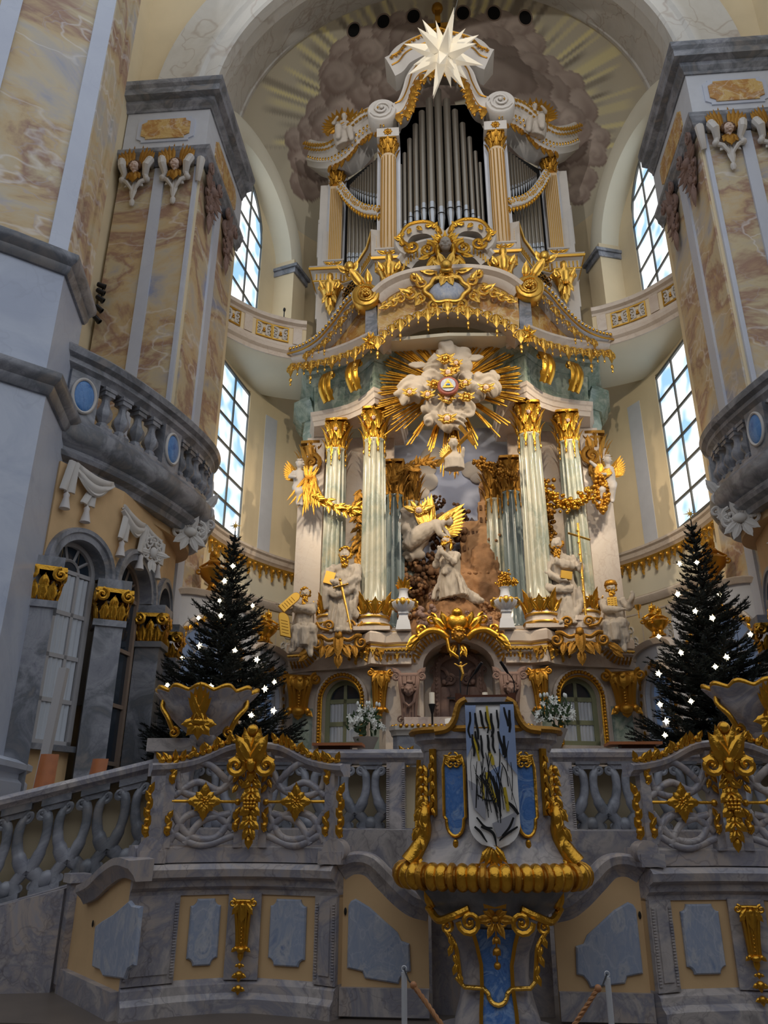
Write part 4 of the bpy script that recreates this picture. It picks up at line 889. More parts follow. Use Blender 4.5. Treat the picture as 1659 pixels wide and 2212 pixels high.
    # gilded leaf consoles under the case
    for (px, py, Y, s) in ((842, 602, 21.35, 1.0), (714, 640, 23.45, 1.0)):
        P = at(px, py, Y=Y); g = MB(frame(P)); g.lathe([(.16, -.55), (.2, -.3), (.3, .1), (.42, .35), (.4, .45)], (0, 0, 0), 10, lambda a, z: 1+.1*cos(8*a))
        for sx in (-1, 1): g.scroll(sx*.38, .4, .16, 90, 1.3, sx, .3); g.leaf(sx*.2, .1, 90-sx*30, .4, .26, .4, -.3); g.leaf(sx*.1, -.1, -90+sx*20, .5, .22, .15, -.25)
        g.leaf(0, -.2, 90, .85, .36, .3, -.3); g.leaf(0, -.4, -90, .6, .24, .1, -.1); g.ell((0, -.3, .62), (.14, .14, .2)); both(g.build('leaf_console', 'gold_bright', T, 50))
    return T
ORGAN = organ()
# ---- angels seated on the organ cornice
def organ_angel(name, label, P, sx, wspread, item):
    mt = frame(P); f = Figure(); s = .8
    f.drape([(0, .05, .1*s), (sx*.1, -.1, .5*s), (0, 0, .95*s), (0, 0, 1.35*s)], [.42*s, .4*s, .3*s, .27*s], 1, 14).limb([(-sx*.1, 0, .65*s), (-sx*.35*s, -.45*s, .6*s), (-sx*.45*s, -.4*s, .05*s)], [.22*s, .19*s, .13*s]).limb([(sx*.1, 0, .65*s), (sx*.2*s, -.5*s, .7*s), (sx*.2*s, -.5*s, .1*s)], [.22*s, .2*s, .14*s])
    f.blob((0, 0, 1.45*s), (.34*s, .2*s, .2*s)).limb([(0, 0, 1.5*s), (0, -.02, 1.75*s)], [.12*s, .1*s])
    f.limb([(-sx*.3*s, 0, 1.5*s), (-sx*.55*s, -.15*s, 1.25*s), (-sx*.75*s, -.35*s, 1.15*s)], [.12*s, .1*s, .07*s]).hand((-sx*.78*s, -.38*s, 1.15*s), (-sx, -.3, 0), .16*s)
    f.limb([(sx*.3*s, 0, 1.5*s), (sx*.5*s, -.25*s, 1.3*s), (sx*.3*s, -.5*s, 1.35*s)], [.12*s, .1*s, .07*s]).hand((sx*.28*s, -.52*s, 1.36*s), (-sx, -.3, .2), .16*s)
    f.head((0, -.05*s, 1.92*s), .19*s, sx*.3, .1)
    t = thing(name, label, 'statue', P); f.done('body', 'stone', mt, t, .035, .02, 7); hair_build(f.hair(mt, t, seed=3), t, 'gold_dull')
    for k, w in enumerate(wspread):
        wing(mt@Matrix.Translation((w*.12, .12, 1.35*s)), t, 1.4*s, 95 if w < 0 else 85, 'gold_dull', w)
    if item == 'horn':
        g = MB(mt); g.tube([(.05, -.35, 1.1*s), (-.45, -.3, .75*s), (-.62, -.3, .45*s)], [.02, .03, .1], 10); g.tube([(.5, -.3, .95), (.75, -.3, 1.6)], .035, 6); g.box((.5, -.32, .95), (.55, .06, .1), 0, .2); g.build('horn', 'gold_dull', t)
    else:
        g = MB(mt); g.tube([(.35, -.3, -.1), (.45, -.25, 1.0)], .02, 6); g.build('staff', 'gold_dull', t)
    return t
organ_angel('angel_statue', 'white angel with gold wings and horn riding the curved organ cornice', at(742, 316, Y=22.5), -1, (-1, 1), 'horn')
organ_angel('angel_statue', 'white seated angel with raised golden wings on the curved organ cornice', at(1160, 296, Y=22.6), 1, (-1, 1), 'staff')
# ---- hanging paper star
def paper_star():
    C = at(958, 118, Y=14); t = thing('paper_star', 'large glowing white many-pointed paper star hanging before the organ', 'star', C); R = .28
    dirs = []
    hub = MB(frame(C)); hub.lathe([(R*.45, -R*.95), (R*.95, -R*.45), (R*.95, R*.45), (R*.45, R*.95)], n=8); hub.build('hub', 'star_paper', t, 0); se = MB(frame(C)); 
    def spike(d, L, w, n=4):
        d = V(d).normalized(); q = d.to_track_quat('Z', 'Y').to_matrix(); b = MB(); vs = []
        a0 = pi/4
        for i in range(n): a = a0+2*pi*i/n; vs.append(C+q@V((w*cos(a), w*sin(a), R*.9)))
        vs.append(C+d*(R+L)); b.add(vs, [(i, (i+1) % n, n) for i in range(n)]+[tuple(range(n-1, -1, -1))]); b.build('spike', 'star_paper', t, 0)
        for i in range(n): j = (i+1) % n; se.m = None; se.tube([vs[i], vs[j]], .006, 4)
    for el, n, off in ((0, 8, 0), (45, 8, 0), (-45, 8, 0)):
        for k in range(n):
            a = 2*pi*(k+off)/n; e = radians(el); sq = (k % 2 == 0) or el == 0
            if el and k % 2: spike((cos(a)*cos(e), sin(a)*cos(e), sin(e)), .5, R*.46, 3)
            else: spike((cos(a)*cos(e), sin(a)*cos(e), sin(e)), .78, R*.70)
    spike((0, 0, 1), .85, R*.68); spike((0, 0, -1), .85, R*.68)
    se.build('seam', 'star_seam', t, 0); t.rotation_euler = (.35, .22, .2)
    MB().tube([C+V((0, 0, .3)), C+V((0, 0, 16))], .008, 5).build('hanging_wire', 'frame_dark', t)
    return t
paper_star()
# ================================================================ high altar
def gal_q(Y): return lambda px, py: (at(px, py, Y=Y).x, at(px, py, Y=Y).z)
def spline(pts, n=5): return [tuple(p) for p in smoothpath([V(p) for p in pts], n)]
def lace(mb, pts, y, step, s, seed=0):
    """hanging lace of scrolls, leaves and drops under a cornice; pts (x,z) along the edge"""
    for k, p in enumerate(resample([V((a, 0, c)) for a, c in pts], step)):
        h = s*(1.25 if k % 3 == 0 else .85)
        mb.scroll(p.x-step*.28, p.z-h*.3, h*.26, 20, 1.2, 1, .24, y); mb.scroll(p.x+step*.28, p.z-h*.3, h*.26, 160, 1.2, -1, .24, y)
        mb.leaf(p.x, p.z, -90, h*.85, h*.42, .08, y, 3, 6); mb.ell((p.x, y-.03, p.z-h*1.0), (h*.09, h*.08, h*.15), 6, 5)
        if k % 3 == 0: mb.ell((p.x, y-.03, p.z-h*1.25), (h*.06, h*.06, h*.1), 6, 4)
    return mb
def pendant_mesh(mt='gold'):
    poly = [(-.5, 0), (-.5, -.16), (-.36, -.2), (-.3, -.34), (-.4, -.42), (-.2, -.5), (-.12, -.62), (-.14, -.74), (-.06, -.8), (-.1, -.92), (0, -1.02), (.1, -.92), (.06, -.8), (.14, -.74), (.12, -.62), (.2, -.5), (.4, -.42), (.3, -.34), (.36, -.2), (.5, -.16), (.5, 0)]
    b = MB(); b.prism(poly, (0, 0, 0), (1, 0, 0), (0, 0, 1), .06, .02); b.ell((0, -.07, -.32), (.13, .05, .13), 8, 5); b.ell((0, -.07, -.84), (.06, .04, .1), 6, 5); return b.mesh('gilt_pendant', mt, 40)
PEND = pendant_mesh('gold_trim')
def pendants(parent, path, w, h, z=0, both_=False):
    """row of gilded lambrequin pendants along a plan path"""
    path = [V((p[0], p[1], p[2] if len(p) > 2 else z)) for p in path]; P = resample(path, w)
    for k, (a, b) in enumerate(zip(P, P[1:])):
        c = (a+b)/2; d = b-a; hh = h*(1.25 if k % 2 else .8)
        o = inst(PEND, 'gilt_pendant', parent, mtx=Matrix.Translation(c)@RZ(atan2(d.y, d.x))@Matrix.Diagonal((d.length*1.0, 1, hh, 1)))
        if both_: both(o)
CA, CB = (-5.3, 23.2), (-2.42, 21.15)       # plan of the loft front between gallery and centre arch
def altar():
    T = thing('altar', 'high altar of green and pink marble with gilded columns and arched pediment', 'altar', (0, 23, ZC))
    B = lambda mb, nm, mt, sm=35: mb.build(nm, mt, T, sm)
    BB = lambda mb, nm, mt, sm=35: both(mb.build(nm, mt, T, sm))
    # ---------- loft front: centre arch
    Yp = 21.0; q = gal_q(Yp); F0 = frame((0, Yp, 0))
    top = spline([q(812, 648), q(835, 628), q(870, 611), q(915, 601)]+[(0, q(968, 597)[1])]); bot = spline([q(818, 738), q(845, 714), q(885, 691), q(925, 679)]+[(0, q(968, 674)[1])])
    f = MB(F0); poly = bot+[(0, top[-1][1])]+list(reversed(top))[1:]; f.prism(poly, (0, .15, 0), (1, 0, 0), (0, 0, 1), .15); BB(f, 'pediment_field', 'panel_amber')
    f = MB(F0); f.wallsweep(top, [(-.28, -.5), (-.28, .05), (-.2, .14), (-.05, .2), (.05, .36), (.16, .4), (.16, -.5)]); BB(f, 'pediment_cornice', 'pink_marble')
    f = MB(F0); f.wallsweep(bot, [(-.16, -.6), (-.16, .22), (.0, .26), (.1, .18), (.14, 0), (.14, -.6)]); BB(f, 'arch_moulding', 'pink_marble')
    f = MB(F0); lace(f, bot, -.28, .3, .52); BB(f, 'arch_lace', 'gold_bright', 50)
    # cartouche
    c = q(968, 636); f = MB(F0); f.ell((0, -.12, c[1]), (.6, .2, .42), 20, 10); B(f, 'cartouche_shield', 'blue_panel', 60)
    g = MB(F0); g.tube([((.68+.06*cos(6*a))*cos(a), -.24, c[1]+(.5+.05*cos(6*a))*sin(a)) for a in [2*pi*i/48 for i in range(49)]], .09, 8)
    foliage(g, 0, c[1]+.75, .85, .5, 8, 11, -.25, size=.5); g.ell((0, -.35, c[1]+.9), (.22, .18, .2))
    for sx in (-1, 1):
        for k, (x, z, s, a) in enumerate([(.8, .3, .22, 60), (.85, -.3, .22, -60), (1.15, -.1, .25, 20), (1.5, -.25, .2, -20), (1.75, -.4, .2, -30), (2.0, -.52, .16, -30), (.45, -.62, .2, -80), (1.0, .55, .2, 50)]):
            g.scroll(sx*x, c[1]+z, s, 90, 1.3, -sx, .28, -.25); g.leaf(sx*x, c[1]+z, a if sx > 0 else 180-a, s*2, s*1.1, .3, -.25, 3, 7)
    g.leaf(0, c[1]-.5, -90, .45, .4, .2, -.25); B(g, 'cartouche_frame', 'gold_bright', 50)
    # ---------- loft front: sweeping sides
    m, L = seg_frame(CA, CB); ow = lambda px, py: on_wall(px, py, CA, CB)
    up = spline([ow(640, 772), ow(670, 763), ow(705, 742), ow(738, 705), ow(765, 668), ow(790, 645)]); lo = spline([ow(640, 785), ow(700, 776), ow(760, 757), ow(812, 733)])
    f = MB(m); poly = lo+[ow(815, 650)]+list(reversed(up)); f.prism(poly, (0, .25, 0), (1, 0, 0), (0, 0, 1), .15); BB(f, 'wing_field', 'panel_amber')
    f = MB(m); f.wallsweep(up, [(-.2, -.5), (-.2, .1), (-.1, .2), (0, .3), (.1, .44), (.2, .44), (.2, -.5)]); BB(f, 'wing_cornice', 'grey_white')
    g = MB(m); 
    for p in resample([V((a, 0, b_)) for a, b_ in up], .16): g.ell((p.x, -.46, p.z+.1), (.06, .05, .06), 6, 4)
    g.tube([(a, -.42, b_-.06) for a, b_ in up], .035, 6); BB(g, 'wing_beading', 'gold_trim', 50)
    g = MB(m); lace(g, [(a, b_-.15) for a, b_ in up[6:]], -.3, .3, .42); BB(g, 'wing_lace', 'gold_bright', 50)
    f = MB(m); f.wallsweep(lo, [(-.14, -.8), (-.14, .14), (0, .2), (.08, .3), (.16, .3), (.16, -.8)]); BB(f, 'loft_moulding', 'pink_marble')
    g = MB(m); lace(g, [(a, b_-.12) for a, b_ in lo], -.2, .34, .55, 2); BB(g, 'loft_lace', 'gold_bright', 50)
    # volute block and gilded volute
    P = m@V((ow(802, 655)[0], -.25, ow(802, 655)[1])); f = MB(); f.lathe([(.42, -.3), (.46, -.26), (.46, .26), (.42, .3)], P, 24, R=Matrix.Rotation(pi/2, 3, 'X')); f.m = frame((P.x, P.y-.32, P.z)); f.scroll(0, 0, .36, 120, 1.8, -1, .18); f.rosette(0, 0, .16, 8, -.1)
    f.m = frame((P.x, P.y-.2, P.z)); f.leaf(-.1, .4, 125, .9, .4, .3); f.leaf(.1, .45, 95, .6, .3, .3); f.scroll(-.5, .85, .22, 0, 1.3, 1, .3); f.ell((-.55, -.1, 1.15), (.18, .16, .2)); f.leaf(-.5, 1.0, 60, .5, .3, .3); f.leaf(-.6, 1.0, 150, .5, .3, .3); f.m = None; BB(f, 'gilt_volute', 'gold_bright', 50)
    z1, z2 = at(815, 735, Y=21.1).z, at(815, 660, Y=21.1).z; f = MB(); f.box((-2.5, 21.35, (z1+z2)/2), (.4, .7, z2-z1)); BB(f, 'pier_block', 'grey_marble')
    g = MB(frame((-2.5, 20.9, z1))); foliage(g, 0, -.2, .26, .42, 6, 8, size=.5); BB(g, 'corner_drop', 'gold', 50)
    # soffit under the loft, behind the lace
    f = MB(); f.prism([(-5.2, 23.9), (-2.4, 21.3), (0, 21.1), (2.4, 21.3), (5.2, 23.9), (5.2, 25.6), (-5.2, 25.6)], (0, 0, z1+.05), (1, 0, 0), (0, 1, 0), .12); B(f, 'loft_soffit', 'cream_light')
    f = MB(); f.sweep([(-5.2, 24.7), (-3.5, 23.6), (-2.3, 22.6), (0, 22.4), (2.3, 22.6), (3.5, 23.6), (5.2, 24.7)], [(-.2, 16.3), (.05, 16.3), (.3, z1+.1), (-.2, z1+.1)]); B(f, 'cove', 'cream_light')
    # ---------- entablature over the columns
    path = [(-5.1, 25.2), (-4.85, 24.2), (-4.7, 23.35), (-4.3, 23.25), (-3.85, 23.1), (-3.4, 22.9), (-3.0, 22.6), (-2.7, 22.25), (-2.45, 21.9), (-2.0, 22.3), (-1.75, 23.2), (-1.65, 25)]
    sm = [tuple(p) for p in path]
    f = MB(); f.sweep(sm, [(-.7, 14.22), (.0, 14.22), (.03, 14.38), (.06, 14.4), (.08, 14.56), (.12, 14.6), (.14, 14.72), (-.7, 14.76)]); BB(f, 'architrave', 'pink_marble')
    f = MB(); f.sweep(sm, [(-.7, 14.76), (.02, 14.76), (.0, 15.2), (.06, 15.75), (-.7, 15.75)]); BB(f, 'frieze', 'green_marble')
    f = MB(); f.sweep(sm, [(-.7, 15.75), (.1, 15.75), (.16, 15.86), (.34, 15.94), (.36, 16.1), (.46, 16.16), (.52, 16.3), (.4, 16.36), (-.7, 16.36)]); BB(f, 'cornice', 'green_marble')
    for (px, py) in ((724, 853), (782, 840)):
        s_ = on_wall(px, py, (-4.7, 23.35), (-2.45, 21.9)); mm, _ = seg_frame((-4.7, 23.35), (-2.45, 21.9)); g = MB(mm@Matrix.Translation((s_[0], -.05, 0))); z = 15.25
        g.sheet(lambda u, v: ((u-.5)*.5*(1-.25*v), -.22-.18*sin(pi*(1-v))*1.1-.12*(1-v)+.03*cos(u*12), z+.48-.95*v), 8, 8, .1); g.scroll(0, z+.42, .14, 90, 1.2, 1, .4, -.35); g.leaf(0, z+.35, -90, .8, .36, .1, -.38, 4); 
        for sx in (-1, 1): g.scroll(sx*.24, z+.4, .12, 90, 1.3, sx, .35, -.34); g.leaf(sx*.14, z-.1, -90, .42, .2, .1, -.3)
        BB(g, 'gilt_bracket', 'gold', 50)
    # side return with stepped cornice
    f = MB(); f.sweep([(-5.6, 26), (-5.35, 24.9), (-4.8, 24.5)], [(-.6, 15.2), (.1, 15.2), (.3, 15.5), (.34, 15.7), (.42, 15.8), (.42, 15.95), (-.6, 15.95)]); BB(f, 'side_cornice', 'green_marble'); f = MB(); f.sweep([(-5.4, 26), (-5.25, 24.9), (-4.8, 24.6)], [(-.5, 14.2), (.05, 14.2), (.15, 14.6), (.1, 15.2), (-.5, 15.2)]); BB(f, 'side_frieze', 'green_marble')
    # ---------- columns
    s1 = column(T, -2.5, 22.5, 6.72, 14.25, .40, 1.15, .62); both(s1)
    s2 = column(T, -3.86, 23.2, 6.95, 14.25, .38, 1.1, .62); both(s2)
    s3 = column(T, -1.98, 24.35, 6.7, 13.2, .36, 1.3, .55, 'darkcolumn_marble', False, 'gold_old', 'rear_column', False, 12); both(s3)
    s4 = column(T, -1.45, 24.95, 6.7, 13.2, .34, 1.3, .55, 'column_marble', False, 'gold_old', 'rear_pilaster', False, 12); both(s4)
    # back wall bays and side pilaster
    f = MB(); f.box((-3.2, 24.6, 10.3), (2.4, .3, 8)); BB(f, 'back_wall', 'pink_marble')
    f = MB(); f.box((-4.75, 24.45, 10.2), (.62, .6, 8)); BB(f, 'side_pilaster', 'pink_marble')
    f = MB(); f.box((-4.9, 24.6, 9.8), (.9, .5, 7.4)); BB(f, 'side_wall', 'pink_marble')
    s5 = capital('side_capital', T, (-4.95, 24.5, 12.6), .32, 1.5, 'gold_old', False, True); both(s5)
    # painted sky behind the relief
    f = MB(); f.box((0, 26.0, 10.8), (4.4, .1, 9)); B(f, 'painted_sky', 'sky_paint')
    for (px, py, r) in ((915, 1010, .5), (935, 985, .45), (905, 1060, .4), (1020, 1015, .4), (1032, 1030, .3), (920, 1040, .45)): P = at(px, py, Y=25.9); B(MB().ell(P, (r, .06, r*.9), 16, 8), 'painted_cloud', 'cloud_paint', 60)
    # ---------- base storey
    Zf = ZC
    bp = [(-5.5, 24.6), (-5.4, 23.7), (-4.7, 23.3), (-2.35, 22.75), (-2.1, 22.35), (-1.32, 22.35)]
    f = MB(); f.sweep(bp, [(-.6, Zf), (0, Zf), (0, 6.1), (-.6, 6.1)]); w = f.build('base_wall', 'pink_marble', T, 0)
    # window opening cut through the base wall
    WA, WB = (-4.1, 0), (-2.78, 0); mw, Lw = seg_frame(bp[2], bp[3]); wx0 = on_wall(696, 1550, bp[2], bp[3])[0]; wx1 = on_wall(781, 1550, bp[2], bp[3])[0]; wz0 = on_wall(740, 1612, bp[2], bp[3])[1]; wzt = on_wall(740, 1467, bp[2], bp[3])[1]
    R = (wx1-wx0)/2; wzs = wzt-R; cx = (wx0+wx1)/2
    k = MB(mw); k.prism([(wx0, wz0), (wx1, wz0)]+arc(cx, wzs, R, 0, 180, 16), (0, 1.0, 0), (1, 0, 0), (0, 0, 1), 2.0); cu = k.build('cut', None); cu.location = -base(T)*0; 
    boolean(w, [cu]); both(w)
    rim = [(wx0, wz0)]+[(x, z) for x, z in reversed(arc(cx, wzs, R, 0, 180, 20))]+[(wx1, wz0)]
    f = MB(mw@Matrix.Translation((0, -.0, 0))); f.wallsweep(rim, [(0, -.1), (0, .06), (.08, .08), (.1, .12), (.2, .1), (.22, .03), (.22, -.1)]); BB(f, 'window_surround', 'pink_marble')
    g = MB(mw)
    for p in resample([V((a, 0, b_)) for a, b_ in rim], .09): g.ell((p.x+(p.x-cx)*.11, -.13, p.z+(.12*(max(0, p.z-wzs)/R))), (.06, .05, .06), 6, 4)
    g.tube([(a*.0+cx+(a-cx)*1.01, -.1, b_) for a, b_ in rim], .035, 6); BB(g, 'surround_carving', 'gold', 50)
    # cornice over base storey: block, arch, break, centre arch
    wl = lambda px, py: on_wall(px, py, bp[2], bp[3]); CP = [(-.12, -.3), (-.12, .04), (-.04, .1), (0, .22), (.1, .26), (.14, .38), (.24, .4), (.24, -.3)]
    def cornice_run(mm, pts, nm, ends=True):
        f = MB(mm); f.wallsweep(pts, CP); BB(f, nm, 'pink_marble'); g = MB(mm)
        for p, p2 in zip(resample([V((a, 0, b_)) for a, b_ in pts], .11), resample([V((a, 0, b_)) for a, b_ in pts], .11)[1:]):
            d = (p2-p).normalized(); n = V((-d.z, 0, d.x)); c = (p+p2)/2; g.tube([c+n*-.1+V((0, -.12, 0)), c+n*.08+V((0, -.28, 0))], .03, 5); e = c+n*.2; g.ell((e.x, -.42, e.z), (.035, .03, .035), 6, 4)
        g.tube([(a, -.42, b_+.22) for a, b_ in pts], .03, 5); BB(g, nm+'_gilding', 'gold_trim', 50)
    A1 = [wl(632, 1439), wl(662, 1437)]+spline([wl(664, 1436), wl(680, 1424), wl(705, 1404), wl(738, 1394), wl(770, 1402), wl(790, 1418), wl(803, 1432)])+[wl(805, 1433), (Lw, wl(805, 1433)[1])]
    cornice_run(mw, A1, 'base_cornice')
    zb_ = wl(805, 1433)[1]
    m4, L4 = seg_frame(bp[3], bp[4]); m5, L5 = seg_frame(bp[4], bp[5])
    cornice_run(m4, [(0, zb_), (L4, zb_)], 'base_cornice'); 
    w5 = lambda px, py: (at(px, py, Y=22.35).x-bp[4][0], at(px, py, Y=22.35).z); zc_ = zb_
    A2 = [(0, zc_)]+[(w5(892, 1428)[0], zc_)]+spline([w5(897, 1426), w5(905, 1408), w5(925, 1385), w5(955, 1372)]+[(-bp[4][0], w5(988, 1368)[1])])
    cornice_run(m5, A2, 'centre_arch')
    # parapet above the base cornice with gilded lambrequin
    par = [(-5.3, 24.1), (-5.2, 23.5), (-4.3, 23.05), (-3.3, 22.75), (-2.75, 22.35), (-2.5, 21.95), (-2.1, 22.2), (-1.75, 22.1), (-1.35, 22.1)]
    f = MB(); f.sweep(par, [(-.9, 5.75), (0, 5.75), (.0, 6.1), (-.0, 6.3), (.1, 6.36), (.1, 6.62), (.04, 6.68), (-.9, 6.68)]); BB(f, 'parapet', 'pink_marble')
    g = MB(); g.sweep(par, [(.0, 6.27), (.03, 6.27), (.03, 6.33), (.0, 6.33)]); BB(g, 'parapet_band', 'gold_trim')
    pendants(T, [(p[0], p[1]-.06, 6.2) for p in par[3:]], .24, .32, both_=True)
    # pedestal of the standing statue with double scroll
    P = at(735, 1392, Y=22.35); f = MB(); f.box((P.x, P.y+.3, 6.45), (1.2, .9, .6)); f.box((P.x, P.y+.2, 6.86), (1.05, .8, .24)); f.lathe([(.52, 6.95), (.5, 7.1), (.44, 7.12)], (P.x, P.y+.25, 0), 8); BB(f, 'statue_pedestal', 'pink_marble')
    g = MB(frame((P.x, P.y-.28, P.z)));
    for sx in (-1, 1):
        g.scroll(sx*.3, .5, .16, 0 if sx > 0 else 180, 1.4, sx, .3); g.tube(smoothpath([V((sx*.3, 0, .36)), V((sx*.55, -.03, .42)), V((sx*.68, 0, .6))], 4), .045, 7)
        g.scroll(sx*.66, -.02, .2, 90, 1.5, sx, .3); g.scroll(sx*.3, -.22, .17, 270, 1.4, -sx, .32); g.tube(smoothpath([V((sx*.06, -.05, .12)), V((sx*.3, -.08, .05)), V((sx*.5, -.05, .18)), V((sx*.66, 0, .18))], 4), .06, 7)
        g.leaf(sx*.12, -.1, -90+sx*32, .5, .3, .25, -.05); g.leaf(sx*.8, -.15, -35 if sx > 0 else 215, .5, .26, .2); g.leaf(sx*.45, -.1, -90+sx*10, .4, .22, .2); g.leaf(sx*.9, -.3, -45 if sx > 0 else 225, .4, .22, .2)
    g.leaf(0, .25, -90, .8, .36, .15, -.1, 4); g.leaf(0, -.35, -90, .45, .3, .1, -.04); g.ell((0, -.14, .18), (.12, .1, .14)); BB(g, 'keystone_cartouche', 'gold_old', 50)
    # gilded consoles and carved heads
    def console(px, py, Y, w, h, mt, head=False, rz=0):
        P = at(px, py, Y=Y); g = MB(frame(P, rz)); hw = w/2
        console_carving(g, w, h, head)
        if head:
            for sx in (-1, 1): g.scroll(sx*hw*.6, -.8*h, hw*.32, 270, 1.5, -sx, .26, -.08); g.leaf(sx*hw*.6, .0, 90-sx*45, hw*.9, hw*.6, .3, -.1); g.tube([(sx*hw*.5, -.34, -.25*h), (sx*hw*.34, -.36, -.5*h), (0, -.34, -.58*h)], .05*w, 6)
        o = BB(g, 'console', mt, 50)
        if head:
            f = Figure(); f.head((0, 0, 0), w*.24, 0, .2); mm = frame((P.x, P.y-.42, P.z-.27*h), rz)
            for mmx in (mm, S_@mm@S_):
                hd = f.done('carved_head', mt, mmx, T, .025, 0); hair_build(f.hair(mmx, T, seed=4, curls=30), hd, mt)
    console(646, 1468, 23.15, 1.05, 1.15, 'gold_dull', False, .25); console(818, 1455, 22.3, .66, 1.25, 'gold_dull', False, .35); console(884, 1462, 22.2, .82, 1.5, 'mauve_stone', True)
    # side pilaster fields of green marble
    f = MB(mw); f.box((wx0-.62, -.02, 3.0), (.62, .06, 3.3)); BB(f, 'green_panel', 'green_marble'); f = MB(mw); f.box((wx1+.5, -.02, 3.4), (.42, .06, 4.2)); BB(f, 'green_panel', 'green_marble')
    # ---------- centre niche with crucifixion relief
    f = MB(); n_ = 16
    NR = abs(at(915, 1500, Y=22.4).x); zs = at(990, 1440, Y=22.4).z; zt = at(990, 1385, Y=22.4).z
    npth = [(-NR, Zf)]+[(-NR*cos(pi*i/n_), zs+(zt-zs)*sin(pi*i/n_)) for i in range(n_+1)]+[(NR, Zf)]
    f.m = frame((0, 22.35, 0)); f.wallsweep(npth, [(0, -1.4), (0, .02), (.12, .06), (.2, .02), (.34, .0), (.34, -1.4)]); B(f, 'niche_arch', 'pink_marble')
    f = MB(frame((0, 22.35, 0))); oa = [(-bp[5][0]*-1-.02, Zf), (-1.32, A2[-1][1]-.3)]; f.prism([(-1.34, Zf), (-NR-.3, Zf)]+[(x*1.32 if abs(x) > .01 else 0, z+(.12 if z > zs else 0)) for x, z in npth[1:n_//2+2]]+[(0, A2[-1][1]-.05)]+[(x+bp[4][0], z-.05) for x, z in reversed(A2[2:-1])]+[(-1.34, zc_-.05)], (0, .25, 0), (1, 0, 0), (0, 0, 1), .23); BB(f, 'spandrel', 'pink_marble')
    f = MB(); f.box((0, 23.7, 3.8), (2.6, .1, 5.2)); B(f, 'niche_back', 'pink_marble')
    rq = gal_q(23.4); x0 = rq(945, 1550)[0]; z0 = rq(985, 1560)[1]; z1_ = rq(985, 1415)[1]; rw = abs(x0)
    fr = [(-rw, z0), (-rw, z1_-rw*.6)]+[(-rw*cos(pi*i/12), z1_-rw*.6+rw*.62*sin(pi*i/12)) for i in range(1, 12)]+[(rw, z1_-rw*.6), (rw, z0)]
    F3 = frame((0, 23.45, 0)); f = MB(F3); f.prism(fr, (0, .05, 0), (1, 0, 0), (0, 0, 1), .06); B(f, 'relief_panel', 'mauve_stone')
    f = MB(F3); f.wallsweep(fr, [(-.12, 0), (-.12, .16), (0, .22), (.1, .14), (.1, 0)]); 
    for p in resample([V((a, 0, b_)) for a, b_ in fr], .12): f.ell((p.x, -.2, p.z), (.05, .04, .05), 6, 4)
    B(f, 'relief_frame', 'mauve_stone', 50)
    f = MB(F3); cz = z1_-.75
    for sx in (-1, 1): f.scroll(sx*.25, cz, .16, 90, 1.5, sx, .3, -.1); f.cscroll((sx*.3, cz), (sx*.72, cz+.35), .3*sx, .05, -.1); f.leaf(sx*.6, cz, -60 if sx > 0 else 240, .5, .25, .2, -.1)
    xc_, xb = cz-.55, z0+.55
    f.tube([(0, -.1, xb), (0, -.1, cz-.25)], .05, 6); f.tube([(-.35, -.1, xc_), (.35, -.1, xc_)], .045, 6); f.limb = None
    B(f, 'relief_carving', 'mauve_stone', 50)
    g = Figure(); g.limb([(0, 0, 0), (.03, -.02, .3), (0, 0, .58)], [.05, .07, .1]).limb([(0, 0, .55), (-.3, 0, .72)], [.05, .03]).limb([(0, 0, .55), (.3, 0, .72)], [.05, .03]).head((0, -.03, .72), .07); g.done('relief_corpus', 'mauve_stone', frame((0, 23.3, xc_-.65)), T, .02, 0)
    for sx in (-1, 1):
        g = Figure(); g.drape([(0, 0, 0), (0, 0, .5), (0, 0, .9)], [.16, .15, .12], .7).limb([(.08, 0, .85), (.15, -.06, .65), (.02, -.1, .6)], [.06, .05, .04]).head((0, -.02, 1.06), .09, -sx*.5); g.done('relief_mourner', 'mauve_stone', frame((sx*rw*.66, 23.32, z0+.1)), T, .025, .01)
    # gold crest on the centre arch
    cq = gal_q(21.85); c = cq(988, 1368); g = MB(frame((0, 21.85, c[1])))
    g.ell((0, 0, .32), (.34, .2, .3), 14, 9); g.ell((0, -.12, .58), (.16, .12, .14))
    for sx in (-1, 1):
        g.tube(smoothpath([V((sx*.28, -.05, -.15)), V((sx*.5, -.12, .02)), V((sx*.8, -.14, .06)), V((sx*1.12, -.1, -.12))], 4), .1, 8); g.scroll(sx*1.02, .12, .16, 250, 1.3, sx, .35); g.scroll(sx*.75, .42, .17, 90, 1.4, sx, .3); g.leaf(sx*.35, .1, 90-sx*45, .6, .34, .3); g.leaf(sx*.3, .2, 90-sx*20, .5, .3, .3); g.leaf(sx*1.1, -.05, -40 if sx > 0 else 220, .5, .3, .2); g.leaf(sx*1.25, -.2, -50 if sx > 0 else 230, .4, .24, .2); g.leaf(sx*.1, -.35, -90+sx*20, .4, .22, .2)
    g.tube([(-.3, -.2, -.2), (-.25, -.25, -.55), (0, -.25, -.75), (.12, -.24, -.55)], .06, 8); B(g, 'arch_crest', 'gold', 50)
    f = Figure(); f.head((0, 0, 0), .2, .1, .3); hd = f.done('crest_mask', 'gold_old', frame((.02, 21.55, c[1]-.12)), T, .02, 0); hair_build(f.hair(frame((.02, 21.55, c[1]-.12)), hd, curls=40), hd, 'gold')
    # ---------- rock of the garden relief
    hill = MB(); rr = random.Random(5)
